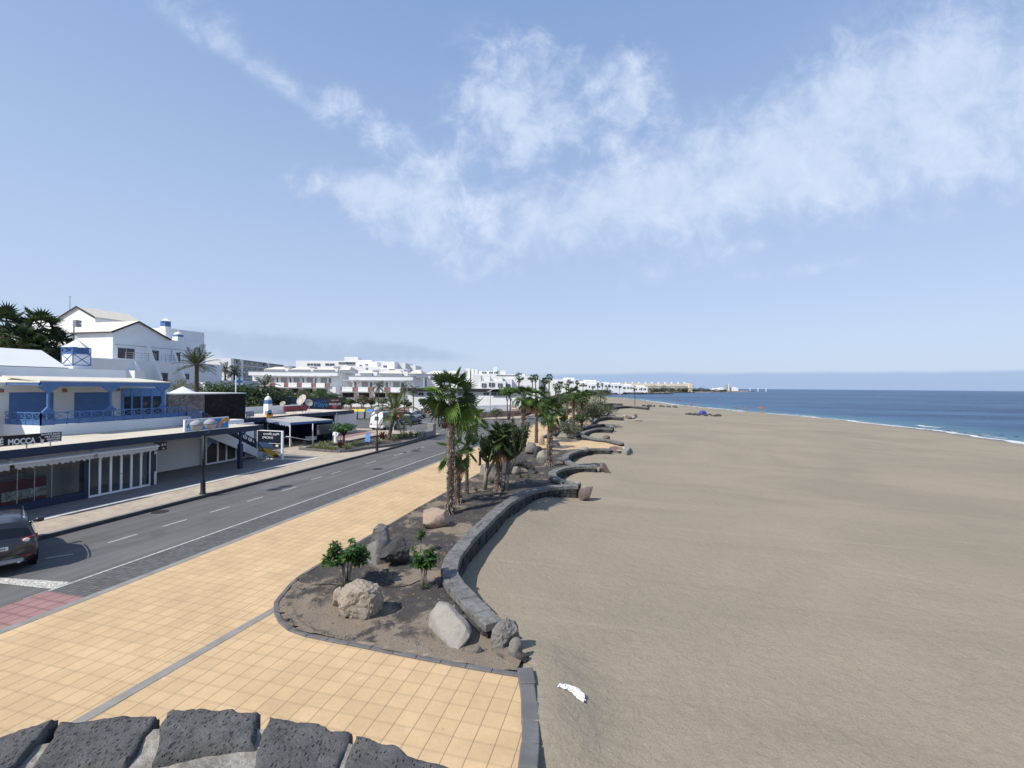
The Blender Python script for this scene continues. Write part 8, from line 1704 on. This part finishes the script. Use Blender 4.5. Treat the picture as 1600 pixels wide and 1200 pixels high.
# posts round the junction
def post(name, label, cat, px, py0, py1, r_, m, z=0.03, grp=None):
    b = PZ(px, py0, z); zt = ZH(b, px, py1); t = thing(name, label, cat, tuple(b), group=grp); mb = MB(); mb.tube([tuple(b), (b.x, b.y, zt)], r_, 8); mb.build('pole', m, t); return t, b, zt
t, b, zt = post('sign_post', 'thin white post standing between the campervan and the coconut palm', 'post', 614.5, 676, 642, .05, M['signwhite'], G0)
t, b, zt = post('marker_post', 'yellow-based black post with a cross arm at the junction', 'post', 744, 655, 628, .16, M['black']); mb = MB(); mb.tube([(b.x, b.y, 0), (b.x, b.y, zt * .42)], .24, 10); mb.build('yellow_base', M['yellow'], t); mb = MB(); mb.tube([(b.x, b.y, zt * .58), (b.x, b.y, zt * .72)], .2, 10); mb.build('white_band', M['signwhite'], t); mb = MB(); mb.bar((b.x - 2.6, b.y, zt * .95), (b.x + .2, b.y, zt * .95), .06); mb.build('cross_arm', M['black'], t)
for px, p0, p1, lb in ((526, 686, 645, 'thin dark post by the white cook statue'), (541, 652, 630, 'short grey post beside the yellow bins')): post('marker_post', lb, 'post', px, p0, p1, .04, M['steel'], .05)
def wood_sign(px, py0, py1, lb):
    t, b, zt = post('direction_sign', lb, 'sign', px, py0, py1, .06, M['wood']); mb = MB(); mb.fbox((b.x, b.y), UU, FF, -.5, .5, -.09, -.02, zt - .95, zt); mb.build('board', mat('tan_board', (.40, .26, .17), .7), t); mb = MB(); mb.fbox((b.x, b.y), UU, FF, -.4, .4, -.10, -.091, zt - .55, zt - .4); mb.build('pale_stripe', M['signwhite'], t)
wood_sign(803, 657, 634, 'tan information sign board on a post left of the tall promenade palm')
t, b, zt = post('dark_lamp_post', 'thin dark lamp post rising in front of the picket fence left of the bins', 'lamp post', 545, 652, 618, .05, M['black']); mb = MB(); mb.lathe([(.05, 0), (.2, .25), (.22, .5), (.05, .6)], (b.x, b.y, zt), 8); mb.build('lantern', M['black'], t)
t, b, zt = post('dark_lamp_post', 'thin dark lamp post by the white porch house', 'lamp post', 766, 652, 613, .06, M['steel']); mb = MB(); mb.lathe([(.05, 0), (.2, .2), (.22, .4), (.05, .5)], (b.x, b.y, zt), 8); mb.build('lantern', M['grey'], t)
b = PS(992, 634); zt = ZH(b, 992, 604); t = thing('beach_mast', 'tall thin mast standing on the beach at the longest far wall', 'mast', tuple(b)); mb = MB(); mb.tube([tuple(b), (b.x, b.y, zt)], .11, 6); mb.build('pole', M['black'], t); mb = MB(); mb.box(b.x - .35, b.y - .2, zt, b.x + .35, b.y + .2, zt + .3); mb.build('lamp_head', M['black'], t)
for i, (px, D_) in enumerate(((1172, 1350), (1184.5, 1380), (1197, 1400))):
    p = UU * lat(px, D_) + FF * D_; mb = MB(); mb.lathe([(1.0, -2), (.9, 8), (.1, 9.5)], (p.x, p.y, 0), 8); tag(mb.build('harbour_marker', M['signwhite'], org=(p.x, p.y, -2)), ['white sea marker closest to the headland tip', 'middle white sea marker off the headland', 'white sea marker farthest out from the headland'][i], 'marker', 'sea markers')
# ---------------------------------------------------------------- people and things on the beach
def person_mesh(pose):
    V = {'pel': ((0, 0, .92), .15), 'ch': ((0, 0, 1.28), .16), 'nk': ((0, 0, 1.48), .065), 'hd': ((0, .01, 1.60), .10), 'ht': ((0, 0, 1.70), .08)}; E_ = [('pel', 'ch'), ('ch', 'nk'), ('nk', 'hd'), ('hd', 'ht')]; st = .22 if pose == 'walk' else .04
    for s, n_ in ((-1, 'l'), (1, 'r')):
        V['hp' + n_] = ((s * .1, 0, .86), .10); V['kn' + n_] = ((s * .11, s * st * .6, .48), .065); V['an' + n_] = ((s * .11, s * st, .08), .042); V['to' + n_] = ((s * .12, s * st + .14, .035), .035); E_ += [('pel', 'hp' + n_), ('hp' + n_, 'kn' + n_), ('kn' + n_, 'an' + n_), ('an' + n_, 'to' + n_)]
        V['sh' + n_] = ((s * .19, 0, 1.40), .065); V['el' + n_] = ((s * .27, -s * st * .5, 1.12), .045); V['wr' + n_] = ((s * .28, .08 - s * st * .9, .88), .032); V['ha' + n_] = ((s * .28, .1 - s * st * .95, .78), .036); E_ += [('ch', 'sh' + n_), ('sh' + n_, 'el' + n_), ('el' + n_, 'wr' + n_), ('wr' + n_, 'ha' + n_)]
    ks = list(V); me = bpy.data.meshes.new('person_body'); me.from_pydata([V[k][0] for k in ks], [(ks.index(a), ks.index(b)) for a, b in E_], []); o = bpy.data.objects.new('tmp_body', me); COL.objects.link(o); sm = o.modifiers.new('k', 'SKIN'); me.skin_vertices[0].data[0].use_root = True
    for i, k in enumerate(ks): me.skin_vertices[0].data[i].radius = (V[k][1], V[k][1] * (.75 if k in ('pel', 'ch') else 1))
    o.modifiers.new('s', 'SUBSURF').levels = 1; bpy.context.view_layer.update(); m2 = bpy.data.meshes.new_from_object(o.evaluated_get(bpy.context.evaluated_depsgraph_get())); bpy.data.objects.remove(o); m2.materials.clear(); m2.materials.append(M['skin']); m2.polygons.foreach_set('use_smooth', [True] * len(m2.polygons)); return m2
PM = {k: person_mesh(k) for k in ('walk', 'stand')}
cols = [(.02, .03, .10), (.25, .03, .03), (.02, .02, .02), (.35, .33, .3), (.05, .2, .25), (.3, .12, .04)]
ppl = [(1147, 640, 'walk', 'person in dark swimwear walking at the water edge, rightmost upright walker'), (1078, 635.5, 'walk', 'person walking in the shallow water left of the dark beach heap'), (1081, 636, 'stand', 'person standing in the shallow water next to a walker'), (1091, 635.5, 'walk', 'dark-clad person walking at the water line above the blue tent'), (1008, 628.5, 'stand', 'person standing by the water behind the tall mast'), (986, 623.5, 'walk', 'person walking far along the water edge'), (981, 622.5, 'stand', 'person standing far along the water edge'), (966, 619.5, 'stand', 'person among the far sunbathers, left side'), (970, 619.8, 'walk', 'person among the far sunbathers, middle'), (975, 621, 'stand', 'person among the far sunbathers, right side'), (1038, 630.5, 'walk', 'person strolling on wet sand beyond the mast'), (955, 618.2, 'stand', 'person far off near the beach head'), (1151, 641, 'stand', 'person standing beside the rightmost walker'), (1165, 642.5, 'walk', 'person bathing at the surf right of the walkers')]
for i, (px, py, pose, lb) in enumerate(ppl):
    b = PS(px, py); b = Vector((b.x, b.y, max(sandz2(b.x, b.y), -2.15))); t = thing('person', lb, 'person', tuple(b), rz=i * 1.9, group='people on the beach'); o = bpy.data.objects.new('body', PM[pose]); COL.objects.link(o); o.parent = t
    mb = MB(); mb.lathe([(.135, .74), (.185, .8), (.175, .98), (.15, 1.02)], (0, 0, 0), 10); place(mb, 'swimwear', mat('swimwear', cols[i % 6], .8), t); mb = MB(); mb.lathe([(.02, 1.77), (.09, 1.745), (.115, 1.68), (.10, 1.63)], (0, -.015, 0), 8); place(mb, 'hair', M['barkdark'], t, smooth=True)
def sitter(px, py, lb, col):
    b = PS(px, py); t = thing('person', lb, 'person', tuple(b), rz=.6, group='people on the beach'); r0 = M['skin']; V = [((0, 0, .12), .15), ((0, -.12, .45), .16), ((0, -.12, .62), .07), ((0, -.1, .75), .10)]
    mb = MB(); mb.tube([v[0] for v in V], [v[1] for v in V], 8)
    for s in (-1, 1): mb.tube([(s * .09, 0, .12), (s * .12, .42, .34), (s * .12, .75, .06)], [.09, .065, .04], 6); mb.tube([(s * .18, -.12, .52), (s * .27, -.3, .3), (s * .26, -.42, .05)], [.055, .045, .03], 6)
    place(mb, 'body', M['skin'], t, smooth=True); mb = MB(); mb.lathe([(.165, .05), (.185, .15), (.165, .24)], (0, 0, 0), 10); place(mb, 'swimwear', mat('swimwear', col, .8), t)
sitter(1188, 645, 'person sitting on the wet sand at the right end of the bathers', (.4, .1, .05)); sitter(1192, 645.5, 'second person sitting close by at the right end of the bathers', (.03, .03, .04)); sitter(1056, 634, 'person sitting by the water in front of the dark heap', (.05, .05, .2))
# stone windbreak with blue tent
c = PS(1098, 648); t = thing('beach_tent', 'bright blue dome tent set up inside a ring of dark stones on the beach', 'tent', tuple(c)); mb = MB(); mb.lathe([(1.1, 0), (1.04, .4), (.8, .8), (.45, 1.05), (.05, 1.12)], tuple(c), 12); mb.build('tent_fabric', mat('bright_blue_nylon', (.03, .05, .30), .5), t, smooth=True); mb = MB(); mb.poly([(c.x - .4, c.y - 1.05, c.z + .02), (c.x + .4, c.y - 1.05, c.z + .02), (c.x + .3, c.y - .98, c.z + .7), (c.x - .3, c.y - .98, c.z + .7)]); mb.build('door_flap', M['dark'], t)
r = random.Random(19)
def ring(cx, cy, R, n, lb, seed, hs=.45, only=None):
    c = PS(cx, cy); 
    for i in range(n):
        a = i / n * 6.28; x, y = c.x + cos(a) * R * r.uniform(.85, 1.1), c.y + sin(a) * R * .8 * r.uniform(.85, 1.1); q = rockmesh(300 + seed * 40 + i, r.uniform(.5, .85), r.uniform(.45, .7), hs * r.uniform(.7, 1.2), cuts=8, sub=2); o = q.build('windbreak_stone', M['rock_dark'], world=False); o.location = (x, y, sandz2(x, y) + .12); tag(o, lb, 'stone', lb)
ring(1100, 649, 3.6, 12, 'dark windbreak stones ringed round the blue tent', 1); ring(1044, 636, 2.8, 8, 'dark stones of the low windbreak left of the blue tent', 2, .4); ring(1013, 635, 2.0, 5, 'dark stones of the windbreak near the tall mast', 3, .5)
def umbrella(px, py, lb, col, k=1.):
    b = PS(px, py); t = thing('beach_umbrella', lb, 'umbrella', tuple(b), group='umbrellas at the water edge'); mb = MB(); mb.tube([tuple(b), (b.x, b.y, b.z + 1.9 * k)], .03, 5); mb.build('pole', M['steel'], t); mb = MB(); mb.lathe([(1.2 * k, 0), (1.15 * k, .08), (.6 * k, .4), (.03, .55)], (b.x, b.y, b.z + 1.5 * k), 10); mb.build('canopy', mat('umbrella_cloth', col, .8), t)
umbrella(1059, 631.5, 'dark pink umbrella at the water edge left of the blue tent', (.16, .06, .07), 1.2); umbrella(1190, 644.5, 'rust umbrella beside the seated people at the right', (.3, .09, .04)); umbrella(968, 619.5, 'pinkish far umbrella among the sunbathers', (.35, .2, .2)); umbrella(973, 620.2, 'dark far umbrella among the sunbathers', (.08, .06, .08))
# ---------------------------------------------------------------- lettering becomes plain mesh
bpy.context.view_layer.update(); dg = bpy.context.evaluated_depsgraph_get()
for o in [x for x in S.objects if x.type == 'FONT']:
    me = bpy.data.meshes.new_from_object(o.evaluated_get(dg)); nm = o.name; par = o.parent; mw = o.matrix_basis.copy(); mm = o.data.materials[0]
    me.materials.clear(); me.materials.append(mm); bpy.data.objects.remove(o); q = bpy.data.objects.new('lettering', me); COL.objects.link(q); q.parent = par; q.matrix_basis = mw
